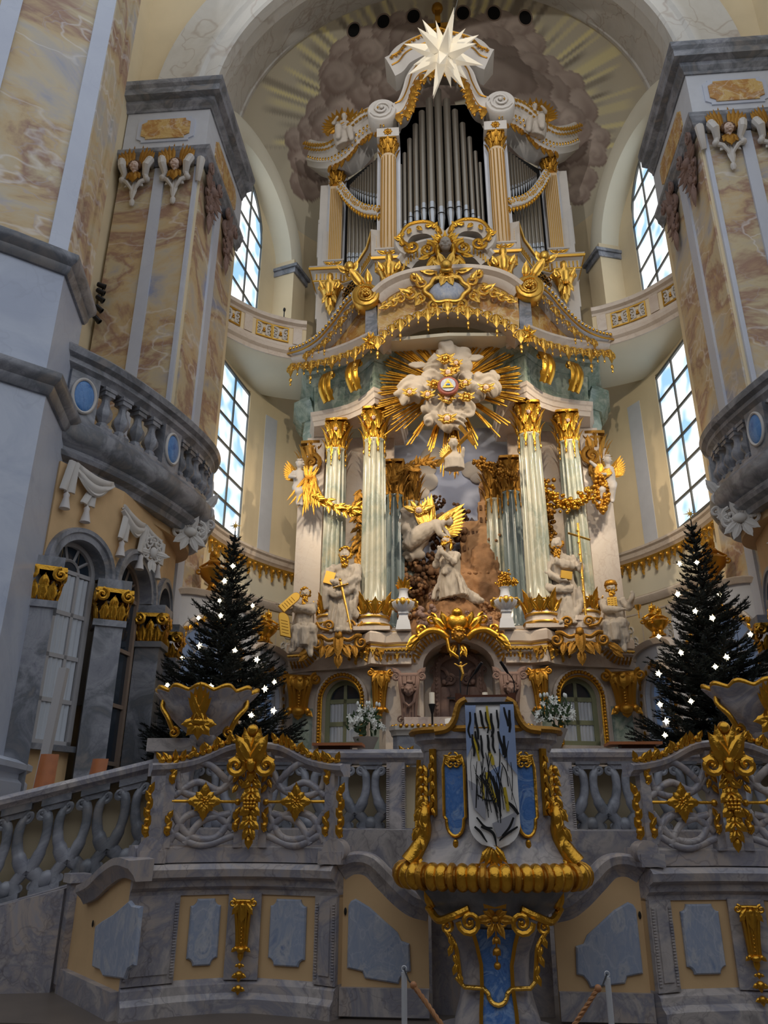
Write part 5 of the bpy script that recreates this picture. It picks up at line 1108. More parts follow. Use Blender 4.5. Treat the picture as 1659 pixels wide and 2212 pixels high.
    for k in range(70):
        t = rr.random(); a = rr.uniform(-1, 1); z = 6.85+1.6*t; w_ = 1.75*(1-t*.72); P = (a*w_*.9, 24.4-1.6*(1-abs(a))*(1-t*.6), z-.35); s = rr.uniform(.3, .55); hill.ell(P, (s, s*.9, s*.7), 8, 6)
    hill.ell((0, 24.1, 7.0), (1.9, 1.3, .8), 16, 10); hill.ell((.05, 23.7, 7.5), (.85, .8, .8), 12, 8); hill.ell((-.2, 24.9, 8.2), (1.5, .6, 1.6), 12, 8); hill.ell((1.0, 24.9, 8.2), (.75, .55, 2.2), 12, 8)
    r = remesh(hill, .06, 1, lambda p: .09*noise.noise(p*3.5)+.05*noise.noise(p*9)); B(r, 'rock', 'clay', 180)
    tw = MB(); X = at(1062, 1150, Y=25.2); z0 = 8.5
    for (w_, d_, a, b_) in ((1.0, .8, z0, 10.9), (.86, .7, 10.9, 11.9), (.66, .55, 11.9, 12.5), (.72, .6, 12.5, 12.62), (.5, .42, 12.62, 13.2)): tw.box((X.x, 25.3, (a+b_)/2), (w_, d_, b_-a))
    tw.box((X.x-.75, 25.3, 9.9), (.7, .6, 2.6)); tw.box((X.x-.2, 25.2, 9.5), (1.3, .6, 2.4)); r = remesh(tw, .05, 0, lambda p: .03*noise.noise(p*7)); B(r, 'tower', 'clay_light', 180)
    f = MB()
    for k in range(10): f.box((X.x-.36+.18*(k % 5), 24.93, 11.2+.45*(k//5)), (.08, .06, .18))
    for k in range(8): f.box((X.x-.95+.15*(k % 4), 24.95, 10.2+.5*(k//4)), (.08, .06, .2))
    B(f, 'tower_opening', 'clay_dark'); P = at(1022, 1190, Y=25.6); f = MB(); f.box((P.x, 25.7, 10.2), (.5, .3, 2.0)); f.prism([(-.25, 0), (.25, 0), (0, .35)], (P.x, 25.85, 11.2), (1, 0, 0), (0, 0, 1), .3); f.box((P.x-.35, 25.75, 9.7), (.35, .2, 1.4)); B(f, 'painted_keep', 'ruin_grey')
    fw = MB(); P = at(1045, 1230, Y=24.7); fw.box((P.x, 24.75, P.z), (.55, .12, .85)); fw.m = frame((P.x, 24.66, P.z)); fw.wallsweep([(-.27, -.42), (.27, -.42), (.27, .42), (-.27, .42)], [(0, 0), (.06, 0), (.06, .06), (0, .06)], True); B(fw, 'relief_window', 'clay_dark')
    g = Figure()
    for k in range(9): x = -.6+.2*k; g.drape([(x, 0, 0), (x, -.03, .35)], [.09, .07]).blob((x, -.04, .5), .07)
    g.done('relief_crowd', 'clay', frame(at(1015, 1270, Y=24.55)), T, .035, .01)
    def bush(px, py, Y, r, mt, seed, n=46):
        P = at(px, py, Y=Y); rb = random.Random(seed); b = MB()
        for k in range(n): d = V((rb.gauss(0, 1), rb.gauss(0, .6), rb.gauss(0, 1))).normalized()*r*rb.uniform(.5, 1); b.ell(P+d, r*rb.uniform(.14, .24), 6, 5)
        B(b, 'carved_bush', mt, 60)
    for i, (px, py, Y, r, mt) in enumerate([(975, 1140, 25.1, .62, 'clay_dark'), (955, 1165, 25, .5, 'clay_dark'), (990, 1110, 25.2, .4, 'clay_dark'), (945, 1085, 25.3, .3, 'clay_dark'), (890, 1235, 24.4, .4, 'clay'), (925, 1215, 24.4, .4, 'clay_dark'), (903, 1270, 24.2, .42, 'clay_dark'), (895, 1265, 24.0, .35, 'clay'), (925, 1255, 24.5, .6, 'clay_dark'), (940, 1287, 23.7, .22, 'mauve_stone'), (980, 1303, 23.2, .22, 'mauve_stone'), (921, 1335, 23.0, .4, 'mauve_stone'), (1055, 1320, 23.6, .3, 'clay'), (1070, 1170, 24.9, .3, 'clay'), (1010, 1335, 23.0, .2, 'mauve_stone'), (1045, 1345, 23.1, .3, 'mauve_stone'), (880, 1320, 23.6, .4, 'clay'), (1085, 1345, 23.4, .35, 'clay')]): bush(px, py, Y, r, mt, i)
    return T
ALTAR = altar()
for sx, nm in ((-1, 'window_5'), (1, 'window_6')):
    pass
def altar_windows():
    a, b = (-4.7, 23.3), (-2.35, 22.75); mw, L = seg_frame(a, b); x0 = on_wall(696, 1550, a, b)[0]; x1 = on_wall(781, 1550, a, b)[0]; z0 = on_wall(740, 1612, a, b)[1]; zt = on_wall(740, 1467, a, b)[1]; R = (x1-x0)/2
    A = mw@V((x0, .3, 0)); B_ = mw@V((x1, .3, 0)); w = window('window_5', A[:2], B_[:2], z0, zt-R, 2, 2, 'glass_dark', 'frame_green', arched=R, label='green-framed round-headed altar window with white curtains below the statue with a sword', bw=.1, frame_w=.14, curtain=[(.12, (x1-x0)/2-.05), ((x1-x0)/2+.05, (x1-x0)-.12)])
    mirror(w, 'green-framed round-headed altar window with white curtains below the statue holding a cross staff').name = 'window_6'
altar_windows()
# ================================================================ glory, statues, garlands, urns
def cloud_mesh(blobs, mtx, voxel=.04, amp=.085):
    b = MB()
    for (x, y, z, r) in blobs: b.ell((x, y, z), (r, r*.8, r*.9), 14, 10)
    def f(p):
        s = noise.noise(p*1.6); return amp*sin(22*noise.noise(p*1.15)+p.z*5)*.55+amp*.5*s
    m = remesh(b, voxel, 2, f); m.v = [mtx@p for p in m.v]; return m
def glory():
    Y = 21.75; C = at(972, 828, Y=Y); T = thing('sunburst_glory', 'gilded sunburst of rays with white carved clouds and an eye-in-triangle medallion', 'sculpture', C); q = lambda px, py, y=Y: at(px, py, Y=y)
    R_ = random.Random(2); ray = MB(); ray.prism([(-.5, 0), (.5, 0), (.34, .94), (.2, 1), (-.3, .97)], (0, 0, 0), (1, 0, 0), (0, 0, 1), 1, .3); ray = ray.mesh('ray', 'gold', 30)
    def group(a, spread, n, r0, r1):
        for k in range(n):
            t = (k+.5)/n-.5; an = radians(a+spread*t+R_.uniform(-.7, .7)); L = r1*(1-.35*abs(t)*R_.uniform(.5, 1.2))*R_.uniform(.86, 1.02); d = V((cos(an), 0, sin(an))); P = C+d*r0+V((0, .12+R_.uniform(0, .12), 0))
            inst(ray, 'ray', T, mtx=Matrix.Translation(P)@Matrix.Rotation(pi/2-an, 4, 'Y')@Matrix.Diagonal((R_.uniform(.055, .085), .06, max(.3, L*1.3-r0), 1)))
    for (a, s, n, r1) in [(90, 16, 8, 1.78), (72, 12, 6, 1.75), (108, 12, 6, 1.75), (58, 12, 5, 1.75), (123, 12, 6, 2.05), (44, 10, 6, 2.15), (137, 12, 7, 2.25), (28, 10, 5, 1.95), (152, 12, 6, 2.05), (12, 14, 6, 2.0), (168, 14, 6, 2.0), (-2, 10, 5, 2.0), (182, 12, 5, 2.0), (-14, 8, 6, 2.05), (194, 10, 6, 2.15), (-24, 8, 4, 1.7), (206, 12, 6, 2.0), (-40, 8, 3, 2.0), (220, 10, 5, 2.2), (237, 6, 4, 2.1), (253, 7, 5, 2.1), (-70, 7, 5, 2.1), (-52, 5, 3, 1.9), (-88, 9, 7, 2.75), (-95, 5, 3, 2.6)]: group(a, s, n, .7, r1)
    def cl(nm, pts, y=Y-.25):
        bl = [(lambda p: (p.x, p.y, p.z, r))(at(px, py, Y=y-.1*r)) for (px, py, r) in pts]; cloud_mesh(bl, Matrix.Identity(4)).build(nm, 'stone', T, 180)
    cl('cloud', [(970, 770, .42), (950, 785, .38), (995, 790, .36), (935, 800, .3), (965, 755, .3), (1000, 770, .3), (975, 800, .3), (950, 815, .25), (1010, 820, .28), (928, 815, .28)])
    cl('cloud', [(880, 835, .32), (895, 850, .36), (870, 850, .26), (905, 830, .3), (890, 825, .24), (880, 862, .22), (920, 840, .22)], Y-.3)
    cl('cloud', [(1050, 825, .36), (1060, 840, .34), (1035, 820, .26), (1065, 815, .24), (1040, 845, .3), (1020, 832, .24), (1030, 855, .24)], Y-.3)
    cl('cloud', [(970, 880, .42), (950, 870, .34), (995, 870, .36), (930, 880, .28), (1010, 880, .24), (965, 905, .34), (985, 905, .34), (930, 908, .2), (990, 918, .24), (968, 920, .24), (1010, 890, .2), (945, 895, .24)])
    g = MB(); P = q(968, 832, Y-1.0); 
    m = MB(); m.lathe([(.001, -.5), (.3, -.5), (.33, -.46), (.33, -.4), (.001, -.4)], (P.x, Y-.5, P.z), 24, R=Matrix.Rotation(pi/2, 3, 'X')@Matrix.Scale(-1, 3, (0, 0, 1))); md = m.build('medallion', 'red_marble', T)
    Fm = frame((P.x, Y-1.02, P.z)); b = MB(Fm); b.lathe([(.001, 0), (.23, 0), (.23, .02), (.001, .02)], (0, 0, 0), 24, R=Matrix.Rotation(pi/2, 3, 'X')); b.build('medallion_field', 'blue_panel', md)
    b = MB(Fm); b.wallsweep([(-.18, -.12), (.18, -.12), (0, .18)], [(-.0, .02), (.05, .02), (.05, .06), (0, .06)], True); b.prism([(-.16, -.11), (.16, -.11), (0, .16)], (0, -.02, 0), (1, 0, 0), (0, 0, 1), .015); b.build('triangle', 'gold_bright', md)
    b = MB(Fm); b.ell((0, -.05, -.01), (.07, .02, .035), 10, 6); b.build('eye', 'oval_blue', md)
    for k, (px, py, r) in enumerate([(962, 775, .2), (985, 785, .15), (968, 805, .18), (980, 800, .14), (885, 848, .16), (1050, 838, .18), (938, 830, .17), (1005, 827, .14), (924, 853, .16), (1007, 858, .18), (966, 860, .2), (966, 905, .2), (996, 835, .1)]):
        P = at(px, py, Y=Y-.72); b = MB(frame(P)); rr = random.Random(k)
        for i in range(14): a = 2*pi*i/14; b.ell((r*.75*cos(a), rr.uniform(-.05, .05), r*.65*sin(a)), (r*.34, r*.3, r*.3), 7, 5)
        for sx in (-1, 1): b.leaf(sx*r*.5, 0, 90-sx*60, r*1.3, r*.7, .3, -.05); b.leaf(sx*r*.5, -.05, 90-sx*95, r*1.1, r*.6, .3, -.05)
        o = b.build('cherub_head', 'gold_bright', T, 60); f = MB(frame(P)); f.ell((0, -.1*r, 0), (r*.5, r*.55, r*.55), 12, 8); f.ell((0, -.62*r, -.05*r), (r*.1, r*.14, r*.14), 6, 5); f.build('cherub_face', 'skin' if k % 3 else 'gold_bright', o, 60)
    for (px, py) in ((905, 790), (1022, 775)):
        P = at(px, py, Y=Y-.3); sx = 1 if px > 972 else -1; b = MB(frame(P)); b.prism([(sx*(x), z) for x, z in ((-.35, -.05), (-.1, .12), (.2, .12), (.35, .04), (.3, -.02), (.1, -.12), (-.15, -.1))], (0, 0, 0), (1, 0, 0), (0, 0, 1), .08, .02); b.build('dove_wing', 'stone', T)
    # small angel with a gilded cross beneath the clouds
    P = at(980, 985, Y=Y-.55); f = Figure(); f.drape([(0, 0, 0), (0, -.03, .3), (0, 0, .55)], [.32, .3, .16], .8).limb([(-.12, 0, .5), (-.25, -.1, .3), (-.08, -.22, .3)], [.08, .07, .05]).limb([(.12, 0, .5), (.25, -.12, .4), (.3, -.2, .6)], [.08, .07, .05]).head((0, -.2, .8), .17, .2).limb([(0, 0, .5), (0, -.15, .68)], [.1, .09])
    t = thing('cross_angel', 'small white angel bearing a slanting gold cross below the sunburst clouds', 'statue', P); mt = frame(P-V((0, .1, .5))); f.done('body', 'stone', mt, t, .03, .02); hair_build(f.hair(mt, t, curls=24), t, 'gold_bright')
    c = MB(); a, b_ = at(945, 1005, Y=Y-.75), at(1020, 930, Y=Y-.75); c.tube([a, b_], .07, 4); a, b_ = at(993, 920, Y=Y-.75), at(1025, 960, Y=Y-.75); c.tube([a, b_], .065, 4); c.build('cross', 'gold_bright', t, 0)
    wing(mt@Matrix.Translation((-.1, .1, .5)), t, .5, 80, 'gold_bright', -1)
glory()
# ---- robed statues ------------------------------------------------------------
def robe(f, lean=0, seed=1, H=1.5, r=.26, n=20):
    R_ = random.Random(seed)
    f.drape([(0, 0, .04), (lean*.2, 0, .45), (lean*.5, 0, .9), (lean, 0, 1.2), (lean, .01, 1.42)], [r, r*.93, r*.8, r*.92, r*.55], .78, 18)
    for k in range(n):
        a = 2*pi*k/n+R_.uniform(-.15, .15); q = R_.uniform(.96, 1.2); z1 = R_.uniform(.6, 1.15)
        f.b.tube([(r*q*cos(a), r*.8*q*sin(a), .03), (r*.98*cos(a+.1)+lean*.2, r*.78*sin(a+.1), z1*.5), (r*.8*cos(a+.25)+lean*.5, r*.66*sin(a+.25), z1)], [.045, .04, .02], 6)
def sash(f, pts, r=.07):
    f.b.tube(smoothpath([V(p) for p in pts], 5), r, 8)
    for o in (-.05, .05): f.b.tube(smoothpath([V(p)+V((o*.4, -.03, o)) for p in pts], 5), r*.45, 6)
def statue_sword():
    P = at(738, 1374, Y=22.35); s = 1.47; mt = frame(P+V((0, 0, .02)), -.15)@Matrix.Scale(s, 4); f = Figure(); robe(f, .03, 3)
    f.blob((.03, 0, 1.38), (.27, .15, .14)).limb([(.03, 0, 1.4), (.05, -.04, 1.56)], [.09, .07])
    f.limb([(-.22, 0, 1.4), (-.31, -.1, 1.1), (-.1, -.24, 1.06)], [.11, .1, .075]).hand((-.02, -.26, 1.04), (1, -.3, -.3), .11)
    f.limb([(.28, 0, 1.4), (.33, -.14, 1.12), (.1, -.28, .98)], [.11, .1, .075]).hand((.04, -.29, .96), (-1, -.2, -.4), .11)
    sash(f, [(-.3, .02, 1.42), (-.34, -.12, 1.15), (-.3, -.18, .9), (-.3, -.12, .55)], .08); sash(f, [(.3, 0, 1.2), (.34, -.1, .8), (.28, -.14, .5), (.36, -.08, .36)], .07); sash(f, [(-.28, -.14, .95), (0, -.26, .78), (.28, -.16, .95)], .08)
    f.limb([(.02, -.2, .06), (.02, -.34, .03)], [.07, .045]).limb([(.2, -.14, .06), (.24, -.26, .03)], [.07, .045]); f.head((.06, -.08, 1.69), .14, .12, .18)
    t = thing('apostle_statue', 'standing bearded stone apostle leaning on a long gold sword', 'statue', P); f.done('body', 'stone', mt, t, .022, .03, 12); hair_build(f.hair(mt, t, beard=1.4, seed=5), t, 'gold')
    g = MB(mt); g.tube([(.05, -.34, 1.02), (.3, -.38, .02)], [.028, .015], 4, .5); g.tube([(-.1, -.35, .9), (.22, -.35, .96)], .02, 6); g.ell((.04, -.34, 1.06), .035); g.build('sword', 'gold_bright', t); g = MB(mt); g.box((-.22, -.24, 1.15), (.2, .06, .26), .3, .25); g.build('book', 'gold_trim', t)
statue_sword()
def statue_cross():
    P = at(1226, 1358, Y=22.5); s = 1.5; mt = frame(P+V((0, 0, .02)), .12)@Matrix.Scale(s, 4); f = Figure(); robe(f, -.02, 8)
    f.blob((-.02, 0, 1.38), (.26, .15, .14)).limb([(-.03, 0, 1.4), (-.06, -.05, 1.56)], [.09, .07])
    f.limb([(-.24, 0, 1.38), (-.36, -.08, 1.08), (-.12, -.26, .9)], [.11, .1, .07]).hand((-.06, -.28, .88), (1, -.1, -.4), .11)
    f.limb([(.22, 0, 1.4), (.34, -.06, 1.2), (.3, -.16, 1.16)], [.11, .1, .07]).hand((.3, -.18, 1.16), (0, -.5, .6), .11)
    sash(f, [(-.24, -.02, 1.4), (-.4, .0, 1.1), (-.44, -.06, .85), (-.26, -.16, .74), (.1, -.24, .72)], .085); sash(f, [(.24, -.04, 1.3), (.1, -.2, 1.2), (-.2, -.2, 1.3)], .08); sash(f, [(.26, -.1, .75), (.24, -.18, .4), (.1, -.22, .2)], .07)
    f.limb([(-.14, -.2, .06), (-.22, -.34, .03)], [.07, .045]).limb([(.08, -.2, .06), (.06, -.32, .03)], [.07, .045]); f.head((-.1, -.09, 1.69), .14, -.35, .22)
    t = thing('apostle_statue', 'standing balding stone apostle holding a tall gold cross staff', 'statue', P); f.done('body', 'stone', mt, t, .022, .03, 12); hair_build(f.hair(mt, t, beard=1.5, seed=6, bald=True), t, 'gold_dull')
    g = MB(mt); g.tube([(.32, -.2, 0), (.34, -.2, 2.12)], .026, 6); g.tube([(.12, -.2, 1.9), (.56, -.2, 1.76)], .022, 6); 
    for k in range(8): g.ell((.32, -.2, .2+.25*k), .032, 6, 4)
    g.build('cross_staff', 'gold_bright', t); g = MB(mt); g.box((-.02, -.3, .98), (.22, .07, .16), 0, .15); g.build('book', 'gold_trim', t)
statue_cross()
def seated(name, label, P, s, flip, kind):
    sx = flip; mt = frame(P, -.25*sx)@Matrix.Scale(s, 4); f = Figure()
    f.drape([(0, .1, -.1), (0, .06, .25), (0, .04, .6), (0, .02, .82)], [.32, .29, .26, .15], .85, 18)
    f.blob((0, .02, .78), (.27, .16, .13)).limb([(0, .02, .8), (0, -.03, .96)], [.09, .075])
    f.limb([(-.12, 0, .05), (-.2*1, -.36, .06), (-.26, -.3, -.42), (-.34, -.36, -.5)], [.19, .17, .1, .06]).limb([(.12, 0, .05), (.18, -.4, .08), (.15, -.34, -.45), (.18, -.44, -.6)], [.19, .18, .11, .06])
    f.drape([(0, -.1, .05), (0, -.32, -.05), (0, -.32, -.36)], [.28, .3, .26], .6, 16)
    for k in range(9): x = -.26+.065*k; f.b.tube([(x*.7, -.2, .16), (x, -.46, .02), (x*1.15, -.44, -.25), (x*1.2, -.4, -.42)], [.04, .05, .045, .02], 6)
    if kind == 'tablets':
        f.limb([(-.25, 0, .78), (-.42, -.12, .6), (-.62, -.26, .72)], [.12, .1, .07]).hand((-.66, -.28, .73), (-1, -.1, .1), .12); f.limb([(.26, 0, .78), (.2, -.24, .62), (-.2, -.34, .68)], [.12, .11, .08]).hand((-.26, -.34, .69), (-1, 0, .2), .12)
        sash(f, [(.26, .02, .82), (.05, -.2, .7), (-.3, -.24, .62)], .1)
    else:
        f.limb([(-.26, 0, .76), (-.2, -.24, .52), (.16, -.38, .46)], [.12, .11, .08]).hand((.22, -.4, .45), (1, 0, -.2), .12); f.limb([(.26, 0, .76), (.4, -.12, .55), (.5, -.24, .78)], [.12, .1, .07]).hand((.51, -.25, .82), (0, -.2, 1), .12)
        sash(f, [(-.28, -.1, .2), (0, -.3, .14), (.28, -.12, .2)], .08)
    f.head((0, -.08, 1.12), .15, .1*sx, .12)
    t = thing(name, label, 'statue', P); f.done('body', 'stone', mt, t, .022, .03, 11); hair_build(f.hair(mt, t, beard=1.5 if kind == 'tablets' else .9, seed=9, long=0), t, 'gold')
    if kind == 'tablets':
        def tablet(O, U, Vv):
            b = MB(mt); b.prism([(0, 0), (.3, 0), (.3, .5)]+arc(.15, .5, .15, 0, 180, 10)[1:-1]+[(0, .5)], O, U, Vv, .07, .015); o = b.build('tablet', 'gold_trim', t)
            l = MB(mt); Nn = V(U).cross(V(Vv)).normalized()
            for k in range(5): 
                p = V(O)+V(U)*.06+V(Vv)*(.1+.08*k)+Nn*.075; l.tube([p, p+V(U)*.18], .006, 4)
            l.build('tablet_lines', 'gold_old', o)
        tablet((-.72, -.34, .66), V((.7, 0, -.72)).normalized()*.8, V((.7, .05, .7)).normalized()); tablet((-.62, -.34, -.12), V((.95, 0, -.2)).normalized(), V((-.15, 0, 1)))
    else:
        b = MB(mt); b.lathe([(.15, 1.19), (.17, 1.24), (.14, 1.32), (.07, 1.35)], (0, -.05, 0), 14); b.lathe([(.155, 1.18), (.18, 1.21), (.155, 1.24)], (0, -.05, 0), 14); b.build('turban', 'gold_dull', t, 50)
        b = MB(mt); b.box((0, -.19, .72), (.24, .06, .24))
        for i in range(3):
            for j in range(4): b.box((-.08+.08*i, -.23, .64+.055*j), (.05, .03, .035))
        b.build('breastplate', 'gold_trim', t); b = MB(mt); b.lathe([(.02, 0), (.07, .06), (.09, .14), (.03, .16)], (.62, -.34, .4), 10); b.tube([(.62, -.34, .2), (.62, -.34, .4)], .02, 6); b.build('censer', 'gold_bright', t)
seated('prophet_statue', 'seated bearded stone prophet holding two gold law tablets', at(655, 1372, Y=22.4), 1.12, -1, 'tablets')
seated('priest_statue', 'seated stone priest with gold hat and breastplate raising one hand', at(1330, 1362, Y=22.6), 1.12, 1, 'priest')
def kneeling():
    P = at(975, 1288, Y=23.1); mt = frame(P, -.55)@Matrix.Scale(1.35, 4); f = Figure()
    f.drape([(0, .1, .0), (-.02, .05, .25), (0, 0, .55), (0, -.02, .85), (0, -.04, 1.0)], [.36, .3, .22, .24, .13], .85, 18)
    for k in range(13): a = -pi*.1+pi*1.2*k/12; f.b.tube([(.42*cos(a), .1+.4*sin(a)-.15, -.05), (.33*cos(a), .08+.3*sin(a)-.12, .25), (.2*cos(a), .18*sin(a)-.04, .58)], [.05, .045, .02], 6)
    f.drape([(.1, .2, .1), (.4, .35, -.05), (.62, .4, -.12)], [.22, .14, .05]); f.blob((0, -.03, .96), (.24, .14, .12)).limb([(0, -.04, 1.0), (0, -.1, 1.12)], [.08, .065])
    for sx in (-1, 1): f.limb([(sx*.2, -.03, .95), (sx*.24, -.24, .72), (sx*.04, -.42, .94)], [.1, .085, .06]).hand((sx*.03, -.43, .98), (0, -.2, 1), .1)
    sash(f, [(.2, 0, .6), (0, -.22, .55), (-.2, -.05, .62)], .06); f.head((0, -.15, 1.26), .13, .1, -.35)
    t = thing('kneeling_statue', 'kneeling stone figure with praying hands on the brown rock', 'statue', P); f.done('body', 'stone', mt, t, .022, .03, 12); hair_build(f.hair(mt, t, beard=.6, seed=11, long=.6), t, 'gold')
kneeling()
def comforting_angel():
    P = at(925, 1150, Y=23.9); mt = frame(P, .35); f = Figure(); 
    f.drape([(-.7, .2, -.5), (-.45, .1, -.2), (-.1, 0, .05), (.2, -.1, .2)], [.2, .3, .28, .2]).blob((.25, -.12, .24), (.26, .2, .2)); f.limb([(.2, -.2, .2), (.3, -.36, -.15), (.62, -.4, -.38)], [.14, .11, .07]).hand((.66, -.4, -.4), (1, 0, -.4), .14); f.limb([(.4, 0, .25), (.6, -.1, .0), (.66, -.2, -.2)], [.13, .1, .07]); f.limb([(.38, -.12, .3), (.55, -.16, .36)], [.11, .09])
    f.head((.68, -.18, .4), .15, .7, .3); t = thing('angel_statue', 'white angel with outstretched golden wings leaning down toward the kneeling figure', 'statue', P); f.done('body', 'stone', mt, t, .03, .02); hair_build(f.hair(mt, t, seed=2), t, 'gold_bright')
    wing(mt@Matrix.Translation((.15, .1, .3)), t, 1.15, 45, 'gold_bright', -1); wing(mt@Matrix.Translation((.3, .0, .25))@Matrix.Rotation(radians(48), 4, 'Y'), t, 1.35, 45, 'gold_bright', 1)
    pts = [(880, 1120, .28), (895, 1130, .3), (875, 1140, .26), (905, 1145, .32), (890, 1160, .3), (910, 1170, .28), (888, 1180, .28), (900, 1195, .26), (885, 1200, .22), (872, 1125, .2), (915, 1120, .26), (878, 1108, .22)]
    bl = [(lambda p: (p.x, p.y, p.z, r))(at(px, py, Y=24.2)) for (px, py, r) in pts]; c = cloud_mesh(bl, Matrix.Identity(4), .04, .085).build('carved_cloud', 'stone'); tag(c, 'billowing white carved cloud under the leaning angel', 'sculpture')
    P2 = at(905, 1104, Y=23.8); b = MB(frame(P2)); 
    for i in range(12): a = 2*pi*i/12; b.ell((.13*cos(a), 0, .13*sin(a)), .07, 7, 5)
    for sx in (-1, 1): b.leaf(sx*.1, 0, 90-sx*70, .5, .26, .3); b.leaf(sx*.1, .05, 90-sx*30, .4, .2, .3)
    o = b.build('cherub_head', 'gold_bright', None, 60); tag(o, 'small gold-winged cherub head on the carved cloud', 'sculpture'); f = MB(frame(P2)); f.ell((0, -.08, 0), .11, 12, 8); f.ell((0, -.19, 0), .025, 6, 4); f.build('face', 'skin', o, 60)
comforting_angel()
# ---- garlands -------------------------------------------------------------------
def garland(label, pts, Y, w, kind, group):
    P = [at(px, py, Y=Y) for px, py in pts]; path = smoothpath(P, 6); g = MB(); R_ = random.Random(len(label)); S = resample(path, w*.42)
    for k, p in enumerate(S):
        if kind == 'leaf':
            for j in range(3):
                d = S[min(k+1, len(S)-1)]-S[max(k-1, 0)]; an = math.degrees(atan2(d.z, d.x))+R_.uniform(-55, 55); g.m = frame(p); g.leaf(R_.uniform(-.3, .3)*w, R_.uniform(-.3, .3)*w, an, w*1.2, w*.5, .3, -R_.uniform(0, .5)*w, 2, 6)
        else:
            for j in range(14): g.m = None; g.ell(p+V((R_.gauss(0, .3)*w, R_.gauss(-.1, .22)*w, R_.gauss(0, .3)*w)), w*R_.uniform(.15, .24), 6, 5)
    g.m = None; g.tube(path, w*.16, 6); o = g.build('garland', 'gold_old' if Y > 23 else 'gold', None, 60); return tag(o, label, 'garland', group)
G1 = 'gilded garlands on the altar'
garland('gold wheat garland swagged across the fluted outer column beside the wheat boy angel', [(678, 1073), (700, 1085), (730, 1100), (762, 1108), (780, 1100)], 22.65, .3, 'leaf', G1)
garland('gold wheat garland hanging straight down between fluted columns, on the sword statue side', [(779, 1065), (776, 1110), (778, 1160), (773, 1195), (778, 1215)], 23.4, .32, 'leaf', G1)
garland('gold leaf garland between dark rear columns above the carved cloud', [(842, 1040), (865, 1015), (890, 1012), (912, 1000), (930, 1005)], 23.7, .3, 'leaf', G1)
garland('gold grape garland swagged across the fluted outer column beside the grape boy angel', [(1272, 1068), (1255, 1082), (1225, 1092), (1200, 1085), (1185, 1062)], 22.65, .34, 'grape', G1)
garland('gold grape garland hanging straight down between fluted columns, on the cross staff side', [(1178, 1050), (1176, 1090), (1185, 1140), (1182, 1195)], 23.4, .34, 'grape', G1)
garland('gold grape garland between dark rear columns above the brown tower', [(1110, 1030), (1090, 1025), (1070, 1018), (1045, 1005), (1030, 998)], 23.7, .3, 'grape', G1)
def putto(label, px, py, sx, kind):
    P = at(px, py, Y=23.4); mt = frame(P, -.2*sx)@Matrix.Scale(1.15, 4); f = Figure()
    f.drape([(0, 0, -.05), (0, -.02, .25), (0, 0, .5)], [.15, .17, .15], .85).limb([(-.08, 0, -.02), (-.12*1-.12*sx, -.2, -.25), (-.1-.2*sx, -.1, -.55), (-.12-.24*sx, -.16, -.62)], [.12, .1, .07, .05]).limb([(.08, 0, -.02), (.05, -.2, -.22), (.0, -.12, -.55), (0, -.2, -.62)], [.12, .1, .07, .05])
    f.limb([(-.15, 0, .45), (-.26, -.12, .26), (-.1, -.26, .2)], [.08, .065, .045]).limb([(.15, 0, .45), (.34*1, -.08, .5), (.5, -.14, .66)] if sx < 0 else [(-.15, 0, .45), (-.34, -.08, .55), (-.48, -.12, .7)], [.08, .065, .045]).head((0, -.04, .72), .13, .3*sx, 0).limb([(0, 0, .5), (0, -.02, .6)], [.08, .07])
    t = thing('boy_angel', label, 'statue', P); f.done('body', 'stone_grey', mt, t, .025, .0); hair_build(f.hair(mt, t, curls=30), t, 'stone_grey'); wing(mt@Matrix.Translation((sx*.05, .12, .4))@Matrix.Rotation(radians(35*sx), 4, 'Y'), t, .6, 60, 'gold_dull', sx)
    g = MB(mt); R_ = random.Random(3); o = -sx
    if kind == 'wheat':
        for k in range(46): x = .28+R_.gauss(0, .09); a = -90+R_.gauss(0, 16); g.leaf(x, .1+R_.uniform(-.25, .2), a, R_.uniform(.5, .95), .11, .06, -R_.uniform(.05, .22), 1, 5)
        for k in range(14): g.leaf(.28+R_.gauss(0, .05), .2, 80+R_.gauss(0, 22), .45, .1, .1, -.12, 1, 5)
    else:
        for k in range(150): t_ = R_.random(); w_ = .26*sin(pi*min(1, t_*.9+.12)); g.ell((-.28+R_.uniform(-w_, w_), -.15+R_.uniform(-.1, .1), .25-t_*1.2), R_.uniform(.045, .07), 6, 5)
        for k in range(10): g.leaf(-.28, .2, R_.uniform(0, 180), .4, .24, .2, -.15, 3, 6)
    g.build('harvest_bundle', 'gold_dull', t, 60)
putto('stone boy angel clutching a gold wheat sheaf against the apse wall', 645, 1052, -1, 'wheat')
putto('stone boy angel carrying gold grape clusters against the apse wall', 1318, 1045, 1, 'grape')
for sx, lab in ((-1, 'gold scroll bracket on the altar edge above the wheat boy angel'), (1, 'gold scroll bracket on the altar edge above the grape boy angel')):
    P = at(673, 1000, Y=23.9) if sx < 0 else at(1278, 985, Y=23.9); g = MB(frame(P)); g.scroll(0, 0, .34, 90, 1.5, sx, .28); g.scroll(sx*.1, -.5, .24, 270, 1.4, -sx, .3); g.leaf(0, .2, 100, .6, .36, .3); g.leaf(.05, -.6, -90, .6, .36, .2); g.tube([(0, .3, .3), (0, 0, 0), (0, .3, -.6)], .12, 8); tag(g.build('scroll_bracket', 'gold_old', None, 50), lab, 'ornament')
